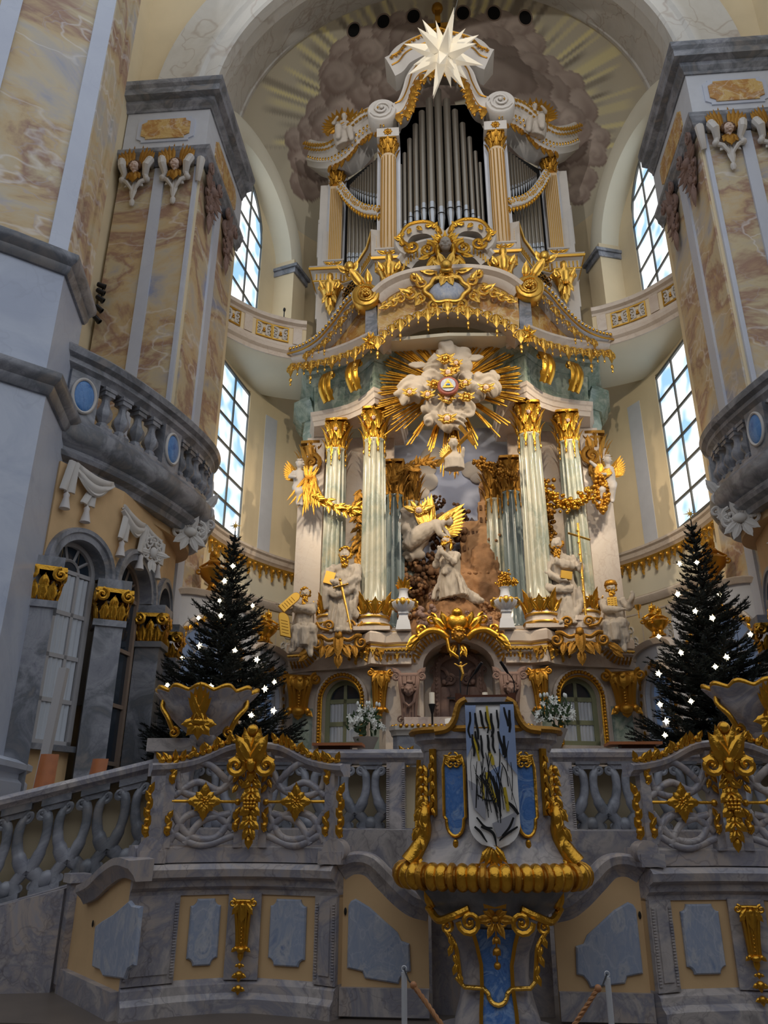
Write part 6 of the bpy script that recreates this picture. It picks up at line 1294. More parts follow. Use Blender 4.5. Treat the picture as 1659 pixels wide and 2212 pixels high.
# ---- urns with gilded flames or grapes -----------------------------------------------
def urn(label, px, py, kind):
    P = at(px, py, Y=21.95); P.z = 6.68; t = thing('altar_urn', label, 'urn', P); F_ = frame(P)@Matrix.Scale(.72, 4)
    b = MB(F_); b.box((0, 0, .2), (.62, .5, .4), 0, 0, .78); b.box((0, 0, .52), (.44, .38, .3), 0, 0, .72); b.box((0, 0, .7), (.42, .4, .07)); b.build('foot', 'grey_white', t)
    b = MB(F_); b.lathe([(.16, .74), (.24, .8), (.44, .98), (.48, 1.12), (.4, 1.2), (.26, 1.28), (.2, 1.4), (.17, 1.6), (.2, 1.66), (.24, 1.7), (.2, 1.72)], (0, 0, 0), 32, lambda a, z: 1+(.06*cos(16*a) if z < 1.15 else 0)); bo = b.build('bowl', 'grey_white', t, 50)
    g = MB(F_)
    for sx in (-1, 1): g.scroll(sx*.5, 1.14, .14, 90, 1.4, sx, .34, 0); g.tube([(sx*.3, -.2, 1.2), (sx*.48, -.15, 1.2), (sx*.56, 0, 1.0), (sx*.4, 0, .86)], .045, 6)
    g.leaf(0, 1.24, -90, .3, .3, .1, -.44); g.leaf(-.16, 1.22, -110, .26, .22, .1, -.4); g.leaf(.16, 1.22, -70, .26, .22, .1, -.4); g.build('handle', 'gold_trim', bo, 50)
    g = MB(F_); R_ = random.Random(4)
    if kind == 'flame':
        for k in range(26): a = R_.uniform(0, 2*pi); q = R_.uniform(.05, .3); g.m = F_@RZ(a)@Matrix.Translation((0, -q*.6, 0)); g.leaf(R_.uniform(-.1, .1), 1.68, 90+R_.gauss(0, 25), R_.uniform(.35, .6), .2, .45, 0, 2, 6)
    else:
        for k in range(110): g.ell((R_.gauss(0, .16), R_.gauss(0, .12), 2.0+R_.gauss(0, .13)), R_.uniform(.045, .065), 6, 5)
        for k in range(40): g.ell((.36+R_.gauss(0, .07), R_.gauss(0, .07), 1.95+R_.gauss(0, .07)), .05, 6, 5)
        g.tube([(0, 0, 1.65), (0, 0, 2.0)], .1, 8); g.tube([(0, 0, 1.75), (.35, 0, 1.9)], .04, 6)
    g.m = None; g.build('flames' if kind == 'flame' else 'fruit', 'gold', t, 60)
urn('white marble altar urn with gilded flame leaves on top', 872, 1380, 'flame'); urn('white marble altar urn with gilded fruit tree on top', 1096, 1378, 'fruit')
# ================================================================ galleries, cornice rings, side boxes
def ornament_panel(mtx, parent, w, h, gold='gold_trim', field='cream'):
    """gallery field: gilt frame, stucco strapwork, gold rosette"""
    b = MB(mtx); b.wallsweep([(-w/2, -h/2), (w/2, -h/2), (w/2, h/2), (-w/2, h/2)], [(0, 0), (.05, 0), (.04, .04), (0, .04)], True); f = b.build('panel_frame', gold, parent)
    b = MB(mtx)
    for sx in (-1, 1):
        b.scroll(sx*w*.3, h*.12, h*.22, 90, 1.2, sx, .24); b.scroll(sx*w*.3, -h*.2, h*.2, 270, 1.2, -sx, .24); b.tube([(sx*w*.42, 0, h*.4), (sx*w*.2, -.02, h*.34), (sx*w*.12, -.02, 0), (sx*w*.22, -.02, -h*.36), (sx*w*.42, 0, -h*.4)], .035, 6)
    b.build('strapwork', 'stucco', f, 50); b = MB(mtx); b.rosette(0, 0, h*.16, 8); b.build('rosette', 'gold', f, 50)
def gallery():
    T = thing('organ_gallery', 'curved marble organ gallery parapet with gilded panels by the horn angel', 'gallery', (-7, 22, 17))
    path = [tuple(p) for p in smoothpath([V(p) for p in [(-7.95, 20.9), (-7.35, 21.7), (-6.75, 22.35), (-6.1, 22.8), (-5.45, 23.1), (-5.1, 23.2)]], 5)]
    B = lambda pr, nm, mt: MB().sweep(path, pr).build(nm, mt, T)
    B([(-.4, 16.83), (.0, 16.83), (.02, 16.98), (.12, 17.06), (.14, 17.18), (.06, 17.28), (.06, 17.38), (-.4, 17.38)], 'lower_moulding', 'pink_marble'); B([(-.3, 17.36), (0, 17.36), (0, 18.13), (-.3, 18.13)], 'parapet', 'cream'); B([(-.35, 18.10), (.02, 18.10), (.05, 18.18), (.16, 18.24), (.18, 18.36), (.1, 18.44), (-.35, 18.44)], 'top_rail', 'pink_marble')
    B([(0, 16.85), (-.3, 16.74), (-1.0, 16.66), (-2.3, 16.5), (-2.3, 16.84)], 'cove', 'cream_light')
    S = resample([V((p[0], p[1], 17.74)) for p in path], .62)
    for k in range(len(S)-1):
        a, b = S[k], S[k+1]; d = b-a; c = (a+b)/2; n = V((d.y, -d.x, 0)).normalized(); mt = frame(c+n*.02, atan2(d.y, d.x))
        if k % 3 < 2: ornament_panel(mt, T, d.length*.96, .6)
        else: q = MB(mt); q.box((0, -.01, 0), (d.length*.5, .06, .66)); q.build('parapet_pier', 'pink_marble', T)
    mirror(T, 'curved marble organ gallery parapet with gilded panels by the seated winged angel')
    # microphone standing on the rail
    P = at(613, 690, Y=22.85); b = MB(); b.tube([P, P+V((0, 0, .35))], .02, 6); b.ell(P+V((0, 0, .42)), (.05, .05, .09)); b.box(P, (.16, .16, .05)); tag(b.build('microphone', 'iron'), 'small black microphone standing on the gallery rail', 'microphone')
gallery()
def rings():
    # moulded ring below the tall windows with gilded fringe
    t = thing('trim_3', 'moulded marble band with gold pendant fringe below the apse window, sword statue side', 'trim', (-7, 24, 10), kind='structure')
    path = [tuple(apol(a, AR)[:2]) for a in range(194, 124, -3)]
    MB().sweep(path, [(-.1, 9.9), (.06, 9.9), (.1, 9.98), (.18, 10.06), (.2, 10.2), (.26, 10.26), (.26, 10.34), (-.1, 10.38)]).build('moulding', 'pink_marble', t)
    MB().sweep(path, [(-.1, 8.4), (.05, 8.4), (.12, 8.5), (.14, 8.62), (.06, 8.7), (-.1, 8.72)]).build('lower_moulding', 'pink_marble', t)
    MB().sweep(path, [(-.1, 8.72), (.03, 8.72), (.03, 9.9), (-.1, 9.9)]).build('band', 'cream_light', t)
    for k in range(len(path)-1): pass
    pendants(t, [(p[0]*.985, AY+(p[1]-AY)*.985, 9.93) for p in path], .3, .46)
    for k in range(4):
        a = 172-11*k; c = apol(a, AR-.02, 7.2); mt = frame(c, radians(a)-pi/2-pi); 
        q = MB(mt); q.wallsweep([(-.55, -.95), (.55, -.95), (.55, .95), (-.55, .95)], [(0, 0), (.05, 0), (.04, .05), (0, .05)], True); f = q.build('panel_frame', 'pink_marble', t); q = MB(mt); foliage(q, 0, 0, .4, .7, 7, k+3, size=.4, scrolls=.7); q.build('stucco_ornament', 'stucco', f, 50)
    mirror(t, 'moulded marble band with gold pendant fringe below the apse window, cross staff statue side').name = 'trim_4'
    for sx in (-1, 1):
        b = MB()
        for a in (149,):
            c = apol(a, AR-.0, 13.1); c.x *= -sx; b.m = frame(c, (radians(a)-pi/2-pi)*(1 if sx < 0 else -1)); b.box((0, -.02, 0), (.62, .08, 5.4)); b.wallsweep([(-.22, -2.5), (.22, -2.5), (.22, 2.5), (-.22, 2.5)], [(0, .06), (.04, .06), (.04, .09), (0, .09)], True)
        b.m = None; struct('trim_%d' % (5 if sx < 0 else 6), b, 'grey_white', 'tall pale grey panel strip on the apse wall beside the boy angel with %s' % ('wheat' if sx < 0 else 'grapes'), 'panel')
rings()
# ---- lower screen of the apse with glazed arches
def apse_arcade():
    for k, (a, b, top, lab, fin) in enumerate([((-7.5, 18.9), (-5.95, 21.6), 7.3, 'between the arcaded box and the fir tree', (430, 1292)), ((-5.95, 21.6), (-5.3, 23.7), 6.35, 'beside the seated tablet statue', (593, 1388))]):
        m, L = seg_frame(a, b); t = thing('wall_arcade_%d' % (k+1), 'pale stucco arcade wall with gold-rimmed arch %s' % lab, 'wall', (a[0], a[1], ZC), kind='structure'); R = L*.33; c = L/2; zs = top-R-.75
        poly = [(0, ZC), (0, top-.3)]+[(c-L/2*cos(pi*i/12), top-.3+.35*sin(pi*i/12)) for i in range(1, 12)]+[(L, top-.3), (L, ZC), (c+R, ZC)]+arc(c, zs, R, 0, 180, 20)+[(c-R, ZC)]
        MB(m).prism(poly, (0, .3, 0), (1, 0, 0), (0, 0, 1), .3).build('wall', 'grey_white', t, 0)
        rim = [(c-R, 2.4)]+list(reversed(arc(c, zs, R, 0, 180, 20)))+[(c+R, 2.4)]
        MB(m).wallsweep(rim, [(.04, 0), (.04, .05), (.2, .1), (.26, .08), (.26, 0)]).build('archivolt', 'pink_marble', t)
        g = MB(m); [g.leaf(p.x+(p.x-c)*.12/R, p.z+max(0, p.z-zs)*.12/R, 60*i, .2, .14, .2, -.1, 2, 5) for i, p in enumerate(resample([V((x, 0, z)) for x, z in rim], .14))]; g.build('gilt_rim', 'gold', t, 50)
        MB(m).wallsweep([(0, top-.32)]+[(c-L/2*cos(pi*i/12), top-.3+.35*sin(pi*i/12)) for i in range(1, 12)]+[(L, top-.32)], [(-.1, -.2), (-.1, .1), (.04, .18), (.08, .1), (.08, -.2)]).build('coping', 'pink_marble', t)
        A = m@V((c-R, .2, 0)); B_ = m@V((c+R, .2, 0)); w = window('window_%d' % (7+2*k), A[:2], B_[:2], 2.4, zs, 3, 3, 'glass_blue', 'frame_grey', arched=R, fan=1, label='blue-lit round-headed window with gold rim %s' % lab, bw=.06, frame_w=.1)
        r = mirror(t, 'pale stucco arcade wall with gold-rimmed arch %s' % ('behind the fir tree, past the shell basin without stair' if k == 0 else 'beside the seated priest statue')); r.name = 'wall_arcade_%d' % (k+3)
        mirror(w, 'blue-lit round-headed window with gold rim %s' % ('behind the fir tree, past the shell basin without stair' if k == 0 else 'beside the seated priest statue')).name = 'window_%d' % (8+2*k)
        P = m@V((c, .12, top+.14)); f = vase_finial('gilt_urn', 'gilded flame urn on the arcade coping %s' % lab, P, 1.25 if k == 0 else 1.0, 'gilded urns on the arcades', 'gold_dull' if k == 0 else 'gold'); 
        mirror(f, 'gilded flame urn on the arcade coping %s' % ('over the large arch, priest statue side' if k == 0 else 'next to the seated priest statue'))
    f = vase_finial('gilt_urn', 'small gilded urn on the arcade wall close to the prophet with tablets', at(566, 1386, Y=22.2), .8, 'gilded urns on the arcades', 'gold'); mirror(f, 'small gilded urn on the arcade wall close to the fir tree on the priest side')
apse_arcade()
# ---- side boxes with balustrade over a glazed arcade
BOXP = [(-7.62, 12.15), (-7.0, 13.15), (-6.5, 14.5), (-6.16, 16.0), (-6.12, 17.0), (-6.4, 17.8), (-7.0, 18.2), (-7.45, 18.25)]
def baluster_mesh(h, r, mt='grey_marble'):
    b = MB(); b.box((0, 0, .04*h), (r*1.7, r*1.7, .08*h)).box((0, 0, .96*h), (r*1.7, r*1.7, .08*h)); b.box((0, 0, .87*h), (r*1.45, r*1.45, .1*h))
    b.lathe([(r*.7, .08*h), (r*.74, .16*h), (r*.5, .2*h), (r*.62, .24*h), (r*1.0, .34*h), (r*.98, .46*h), (r*.62, .58*h), (r*.46, .7*h), (r*.5, .78*h), (r*.72, .82*h), (r*.7, .86*h)], (0, 0, 0), 16, lambda a, z: 1+.05*cos(8*a)); return b.mesh('baluster', mt, 40)
def box():
    T = thing('opera_box', 'bowed marble box balcony with blue oval medallions on the stair side', 'balcony', (-7, 15, 8))
    path = [tuple(p) for p in smoothpath([V(p) for p in BOXP], 6)]
    def B(pr, nm, mt, sm=35): return MB().sweep(path, pr).build(nm, mt, T, sm)
    B([(-.5, 7.75), (-.12, 7.75), (-.08, 7.86), (.06, 7.92), (.1, 8.0), (.02, 8.06), (.02, 8.12), (.16, 8.2), (.24, 8.36), (.22, 8.56), (.08, 8.7), (.06, 8.78), (-.3, 8.8)], 'lower_moulding', 'grey_marble')
    B([(-.34, 9.72), (-.02, 9.72), (.02, 9.8), (.1, 9.86), (.1, 9.96), (.2, 10.02), (.24, 10.14), (.16, 10.22), (-.34, 10.24)], 'handrail', 'grey_marble')
    MB().prism([p for p in path]+[(-8.4, 18.2), (-8.6, 12.2)], (0, 0, 8.55), (1, 0, 0), (0, 1, 0), .12).build('box_floor', 'ochre', T); MB().prism([(p[0]-.35, p[1]) for p in path]+[(-8.6, 18.2), (-8.6, 12.2)], (0, 0, 7.6), (1, 0, 0), (0, 1, 0), .2).build('box_soffit', 'ochre', T)
    bal = baluster_mesh(.95, .17); P = [V((p[0], p[1], 0)) for p in path]; D = [0]
    for a, b in zip(P, P[1:]): D.append(D[-1]+(b-a).length)
    def at_s(s):
        i = 0
        while i < len(D)-2 and s > D[i+1]: i += 1
        d = P[i+1]-P[i]; p = P[i]+d*((s-D[i])/max(1e-6, D[i+1]-D[i])); n = V((d.y, -d.x, 0)).normalized(); return p, atan2(d.y, d.x), n
    def s_of(px, py, Z):
        q = at(px, py, Z=Z); return min(((V((q.x, q.y, 0))-P[i]).length, D[i]) for i in range(len(P)))[1]
    peds = [s_of(178, 848, 9.3), s_of(386, 963, 9.3), D[-1]*.80]
    for s in peds:
        p, a, n = at_s(s); b = MB(frame((p.x, p.y, 9.25), a)); b.box((0, .12, 0), (.62, .34, 1.0)); q = b.build('pedestal', 'grey_marble', T)
        ov = MB(frame((p.x, p.y, 9.26), a)); ov.ell((0, -.06, 0), (.22, .06, .33), 24, 10); ov.build('oval_medallion', 'oval_blue', q, 60); ov = MB(frame((p.x, p.y, 9.26), a)); ov.tube([(.24*cos(2*pi*i/32), -.07, .36*sin(2*pi*i/32)) for i in range(33)], .035, 6); ov.build('oval_frame', 'stucco', q, 60)
    for s0, s1, n_ in ((peds[0], peds[1], 4), (peds[1], peds[2], 5), (peds[2], D[-1], 1)):
        for k in range(n_): p, a, n = at_s(s0+.36+(s1-s0-.72)*(k+.5)/n_); inst(bal, 'baluster', T, (p.x-n.x*.1, p.y-n.y*.1, 8.77), a)
    # corner scroll bracket
    P0 = at(448, 1105, Y=16.8); b = MB(frame(P0, .5)); b.scroll(0, 0, .22, 90, 1.4, 1, .3); b.scroll(.1, -.35, .16, 270, 1.4, -1, .3); b.leaf(0, .1, 60, .45, .26, .3); b.leaf(0, -.2, -100, .7, .3, .1); b.build('scroll_bracket', 'stucco', T, 50)
    # ---------- arcade below
    caps = [(-7.35, 12.35), (-6.74, 13.85), (-6.62, 15.75), (-6.9, 17.5)]
    g0 = MB(); 
    for k, (a, b) in enumerate(zip(caps, caps[1:])):
        m, L = seg_frame(a, b); R = L/2-.22; zs = 5.85; c = L/2; zt = 7.75
        MB(m).prism([(0, zs), (0, zt), (L, zt), (L, zs), (c+R, zs)]+arc(c, zs, R, 0, 180, 20)[1:-1]+[(c-R, zs)], (0, .35, 0), (1, 0, 0), (0, 0, 1), .35).build('arcade_wall', 'ochre', T, 0)
        rim = list(reversed(arc(c, zs, R, 0, 180, 24))); MB(m).wallsweep(rim, [(-.02, -.4), (-.02, .06), (.1, .06), (.12, .1), (.2, .1), (.22, .02), (.22, -.1)]).build('archivolt', 'grey_marble', T)
        MB(m).prism([(0, 3.0), (0, 5.1), (.02, 5.1), (.02, 3.0)], (0, .2, 0), (1, 0, 0), (0, 0, 1), .1)
        A = m@V((c-R, .28, 0)); B_ = m@V((c+R, .28, 0)); isd = k == 1
        w = window('window_%d' % (11+2*k), A[:2], B_[:2], 2.75 if not isd else 1.5, zs, 3 if k == 0 else 2, 4, 'glass_dark', 'frame_grey' if k != 1 else 'frame_brown', arched=R, fan=1, bw=.06, frame_w=.1, curtain=[(.12, 2*R-.12)] if k == 0 else None, label=['curtained round-headed arcade window nearest the tall pier', 'narrow glazed round-headed arcade door behind the chair backs', 'round-headed arcade window hidden beside the fir tree'][k]+', stair side')
        mirror(w, w['label'].replace('stair side', 'under the box opposite the stair')).name = 'window_%d' % (12+2*k)
        if not isd: q = MB(m); q.box((c, .3, 2.0), (2*R, .12, 1.5)); q.build('dado', 'ochre', T); q = MB(m); q.box((c, .22, 2.72), (2*R, .3, .1)); q.build('window_sill', 'grey_marble', T)
    for k, c in enumerate(caps):
        q = MB(); q.box((c[0], c[1]+.1, 3.2), (.5, .5, 3.7), .5 if k < 2 else .1); q.box((c[0], c[1]+.1, 5.0), (.6, .6, .12), .5 if k < 2 else .1); q.box((c[0], c[1]+.1, 5.74), (.62, .62, .2), .5 if k < 2 else .1); q.box((c[0], c[1]+.1, 1.55), (.66, .66, .4), .5 if k < 2 else .1); pier = q.build('pier', 'grey_marble', T)
        g = MB(frame((c[0], c[1]+.1, 5.06), .6 if k < 2 else .2)); 
        for f4 in range(4):
            g.m = frame((c[0], c[1]+.1, 5.06), (.6 if k < 2 else .2)+f4*pi/2)@Matrix.Translation((0, -.24, 0))
            for x in (-.15, 0, .15): g.leaf(x, .02, 90, .36, .2, .35, 0, 3, 6)
            for sx in (-1, 1): g.scroll(sx*.24, .46, .12, 90, 1.4, sx, .36, -.08)
            g.box((0, .1, .56), (.66, .4, .08)); g.leaf(0, .2, 90, .3, .2, .3, -.02)
        g.m = None; g.build('gilt_capital', 'gold', pier, 50)
    # stucco draperies hanging under the box
    ow = lambda px, py: on_wall(px, py, caps[0], caps[1]); m, L = seg_frame(caps[0], caps[1])
    def drape(x0, z0, x1, z1, drop, w):
        b = MB(m); b.sheet(lambda u, v: (x0+(x1-x0)*u, -.06-.07*sin(pi*u)-.03*sin(v*14), z0+(z1-z0)*u-drop*sin(pi*u)*(.25+.75*v)-v*w*(1-u)*.3), 14, 12, .05); return b.build('stucco_drape', 'stucco', T, 60)
    def tail(x, z, l):
        b = MB(m); b.sheet(lambda u, v: (x+(u-.5)*.22*(.6+.6*v)-.06*v, -.06-.05*sin(u*9), z-l*v), 10, 8, .05); o = b.build('stucco_tail', 'stucco', T, 60); b = MB(m); b.lathe([(.01, 0), (.06, -.06), (.05, -.12), (.1, -.34), (.02, -.35)], (x-.06, -.1, z-l), 8); b.build('tassel', 'tassel', o, 50)
    ps = [ow(158, 1003), ow(222, 1015), ow(305, 1036)]
    tail(ps[0][0]-.05, ps[0][1], .62); drape(ps[0][0], ps[0][1], ps[2][0]*.62, ps[0][1]-.05, .42, .5); tail(ow(190, 1070)[0], ow(190, 1070)[1], .25)
    m2, _ = seg_frame(caps[1], caps[2]); mm = m; m = m2; drape(-.1, 7.4, .9, 7.35, .4, .5); tail(.05, 7.2, .5); drape(.9, 7.35, 1.8, 7.3, .35, .5); tail(.9, 7.3, .6); tail(1.75, 7.25, .5); m = mm
    q = MB(frame(at(410, 1150, Y=16.2), .6)); foliage(q, 0, 0, .55, .4, 6, 9, size=.5, scrolls=.6); q.build('stucco_cartouche', 'stucco', T, 50)
    q = MB(frame(at(330, 1195, Y=14.9), .9)); foliage(q, 0, 0, .3, .45, 7, 2, size=.45, scrolls=.5); q.build('stucco_cartouche', 'stucco', T, 50)
    mirror(T, 'bowed marble box balcony with blue oval medallions across from the stair')
box()
# ================================================================ choir screen, pulpit, balustrades
def notched(x0, z0, x1, z1, c=.07):
    n = 5; P = []
    for (cx, cz, a0) in ((x0, z0, 90), (x1, z0, 180), (x1, z1, 270), (x0, z1, 360)):
        P += [(cx+c*cos(radians(a0-90*i/n)), cz+c*sin(radians(a0-90*i/n))) for i in range(n+1)]
    return P
SK = [(-3.02, 7.0), (-2.64, 7.27), (-2.28, 7.43), (-1.98, 7.45), (-1.48, 7.33), (-1.27, 7.22)]
def screen():
    T = thing('choir_screen', 'low concave marble screen with blue panels and gold openwork railing, below the stair-side shell basin', 'screen', (-2.2, 7.4, .1))
    def sw(path, pr, nm, mt, sm=35): return MB().sweep(path, pr).build(nm, mt, T, sm)
    sw(SK, [(-.25, .1), (.1, .1), (.1, .2), (.06, .24), (.05, .3), (.0, .34), (-.25, .34)], 'plinth', 'screen_marble'); sw(SK, [(-.25, .34), (0, .34), (0, 1.0), (-.25, 1.0)], 'wall_field', 'ochre', 20)
    sw(SK, [(-.25, .98), (.015, .98), (.02, 1.02), (.06, 1.05), (.07, 1.1), (.12, 1.13), (.13, 1.19), (.1, 1.23), (-.25, 1.24)], 'cornice', 'screen_marble')
    sw(SK, [(-.2, 1.24), (.02, 1.24), (.02, 1.36), (-.02, 1.38), (-.2, 1.38)], 'rail_base', 'screen_marble')
    def seg(i): return seg_frame(SK[i], SK[i+1])
    for i, f0, f1 in ((0, .0, .92), (2, .02, .98), (4, .05, 1)):            # marble piers
        m, L = seg(i); b = MB(m); b.box((L*(f0+f1)/2, -.015, .66), (L*(f1-f0), .05, .66)); p = b.build('pier', 'screen_marble', T)
        if i != 2:
            b = MB(m); x0, x1 = L*f0+.06, L*f1-.06; b.prism([(x0, .4), (x1, .4), (x1, .9)]+[((x0+x1)/2+(x1-x0)/2*cos(pi*k/8), .9+.06*sin(pi*k/8)) for k in range(1, 8)]+[(x0, .9)], (0, -.04, 0), (1, 0, 0), (0, 0, 1), .012); b.build('pier_panel', 'screen_marble', p)
            b = MB(m)
            for k in range(26): z = .38+.022*k; b.box((L*f1-.025, -.04, z), (.03, .02, .014)); b.box((L*f0+.025, -.04, z), (.03, .02, .014))
            b.build('pier_fringe', 'screen_marble', p)
    for i in (1, 3):
        m, L = seg(i); b = MB(m); b.prism(notched(L*.17, .44, L*.83, .95, .055), (0, 0, 0), (1, 0, 0), (0, 0, 1), .03, .012); b.build('blue_panel', 'blue_panel', T)
    m, L = seg(2); g = MB(m@Matrix.Translation((L/2, -.05, 0)))
    g.m = g.m@Matrix.Translation((0, 0, .93)); console_carving(g, .2, .44); g.m = m@Matrix.Translation((L/2, -.05, 0))
    for z, s in ((.45, .03), (.38, .05), (.28, .045)): g.ell((0, -.06, z), (s*.7, s*.6, s*.6), 8, 6); g.leaf(-.01, z, 200, s*1.2, s, .2, -.05, 2, 5); g.leaf(.01, z, -20, s*1.2, s, .2, -.05, 2, 5); g.leaf(0, z, -90, s*1.2, s, .2, -.05, 2, 5)
    g.build('gilt_console', 'gold', T, 50)
    # ---------- openwork railing
    segs = [((-2.86, 7.14), (-2.22, 7.44)), ((-2.03, 7.44), (-1.34, 7.26))]
    mc, Lc = seg_frame((-2.86, 7.14), (-1.34, 7.26))
    top = [(-2.98, 7.06, 2.0), (-2.8, 7.18, 2.02), (-2.62, 7.29, 2.07), (-2.4, 7.4, 2.18), (-2.25, 7.44, 2.21), (-2.12, 7.46, 2.21), (-2.0, 7.45, 2.21), (-1.84, 7.43, 2.18), (-1.6, 7.36, 2.07), (-1.4, 7.28, 2.02), (-1.24, 7.2, 2.0)]
    tp = [tuple(p) for p in smoothpath([V(p) for p in top], 4)]
    MB().sweep(tp, [(-.08, -.05), (.02, -.05), (.04, -.02), (.07, 0), (.08, .04), (.04, .06), (-.08, .06)]).build('top_rail', 'screen_marble', T)
    for (x, y, w, z1) in ((-2.82, 7.17, .09, 2.0), (-2.24, 7.44, .08, 2.18), (-2.0, 7.45, .08, 2.18), (-1.37, 7.27, .09, 2.0)): MB().box((x, y, (1.36+z1)/2), (w, .09, z1-1.36), .3 if x < -2.1 else -.25).build('post', 'screen_marble', T)
    for sx, (x, y) in ((-1, (-2.92, 7.08)), (1, (-1.3, 7.2))):
        b = MB(frame((x, y, 1.34), .4 if sx < 0 else -.3)); b.scroll(0, 0, .085, 90, 1.6, sx, .3); b.lathe([(.1, -.07), (.105, .07)], (0, .0, 0), 16, R=Matrix.Rotation(pi/2, 3, 'X')); b.box((-sx*.03, 0, -.05), (.22, .16, .1)); b.build('scroll_foot', 'screen_marble', T, 50)
    for si, (a, b_) in enumerate(segs):
        m, L = seg_frame(a, b_); Y0 = 1.38; H = .66; fl = 1 if si == 0 else -1
        def X(t): return L*(t if si == 0 else 1-t)
        def bandp(pts): 
            q = MB(m); q.tube(smoothpath([V((X(x), 0, Y0+H*z)) for x, z in pts], 6), .032, 8, .75); q.build('interlace_band', 'screen_marble', T, 60)
        bandp([(.12, 1.0), (.2, .7), (.5, .62), (.86, .82), (.9, 1.1)]); bandp([(.9, .98), (.7, .7), (.4, .8), (.12, .62)]); bandp([(.12, .98), (.5, 1.05), (.9, .7)]); bandp([(.12, .05), (.3, .36), (.62, .4), (.9, .2)]); bandp([(.12, .42), (.35, .12), (.7, .1), (.92, .45)]); bandp([(.1, .18), (.5, .0), (.92, .12)]); bandp([(.3, .02), (.5, .3), (.85, .4)])
        g = MB(m); cx, cz = X(.5), Y0+H*.55
        for k in range(8): g.leaf(cx, cz, 45*k, .175 if k % 2 == 0 else .12, .11, .15, -.03, 4, 8)
        g.rosette(cx, cz, .045, 7, -.05); [g.tube([(X(e0), -.03, cz), (X(e1), -.03, cz)], .014, 6) for e0, e1 in ((.1, .34), (.66, .92))]; g.ell((X(.93), -.03, cz), .03); g.build('gilt_cross', 'gold', T, 50)
        for (x, z, a, l) in ((.08, .85, 90, .16), (.92, 1.05, -90, .2), (.08, .2, 90, .18), (.92, .25, 90, .18)):
            g = MB(m); 
            for k in range(4): g.leaf(X(x)+.01*(-1)**k, Y0+H*z+(.045*k if a > 0 else -.045*k)-.05, a+30*(-1)**k, .09, .06, .2, -.04, 2, 5)
            g.ell((X(x), -.05, Y0+H*z), .028); g.build('gilt_drop', 'gold', T, 50)
    mB, LB = seg_frame((-2.24, 7.42), (-2.0, 7.43)); g = MB(mB@Matrix.Translation((LB/2, -.06, 0)))
    for k in range(9): w = .05+.05*sin(pi*(k+1)/10); [g.leaf(sx*.008, 1.99-.058*k, -90+sx*(24+24*(k % 2)), .12, w*1.1, .15, -.02-.01*(k % 2), 3, 7) for sx in (-1, 1)]
    for k in range(14): g.ell((.034*((k % 4)-1.5)*(1-.12*(k//4)), -.08, 1.76-.03*(k//4)), .019, 7, 5)
    g.leaf(0, 1.46, -90, .12, .09, .1); g.build('gilt_festoon', 'gold', T, 50)
    g = MB(mB@Matrix.Translation((LB/2, -.14, 0)))                           # palmette crest
    for k, (a, l) in enumerate(((90, .26), (76, .33), (104, .33), (58, .3), (122, .3))): g.leaf(0, 2.08, a, l, .16, .18, -.03*(k > 0)-.02*(k > 2), 4, 9, .4)
    for sx in (-1, 1): g.scroll(sx*.14, 2.05, .1, 90, 1.5, sx, .36, -.03); g.tube([(sx*.02, 0, 2.2), (sx*.09, -.03, 2.14), (sx*.2, -.02, 2.08)], .03, 8)
    g.ell((0, -.06, 2.36), .055); g.ell((0, -.05, 2.06), (.05, .05, .07)); g.leaf(0, 2.02, -90, .12, .1, .1); g.build('palmette', 'gold', T, 50)
    R_ = random.Random(6)
    for half in (tp[2:15], tp[26:39]):
        g = MB()
        for k, p in enumerate(resample([V(p) for p in half], .06)): g.m = frame(p+V((0, -.04, .08)), 0); g.ell((0, 0, .0), (.036, .032, .034+.012*sin(k)), 8, 5); g.leaf(0, 0, R_.uniform(30, 150), .09, .06, .3, -.02, 2, 5)
        g.m = None; g.build('rail_garland', 'gold', T, 50)
    for (x, y, sx) in ((-2.92, 7.06, -1), (-1.3, 7.18, 1)):
        g = MB(frame((x+sx*.03, y, 1.45), 0))
        for k in range(6): g.leaf(.012*(-1)**k, .07*k, 90+25*(-1)**k, .12, .07, .2, -.02, 2, 5); g.ell((0, -.03, .06+.07*k), .03-.003*k, 8, 5)
        g.build('corner_festoon', 'gold', T, 50)
    mirror(T, 'low concave marble screen with blue panels and gold openwork railing, below the far shell basin')
screen()
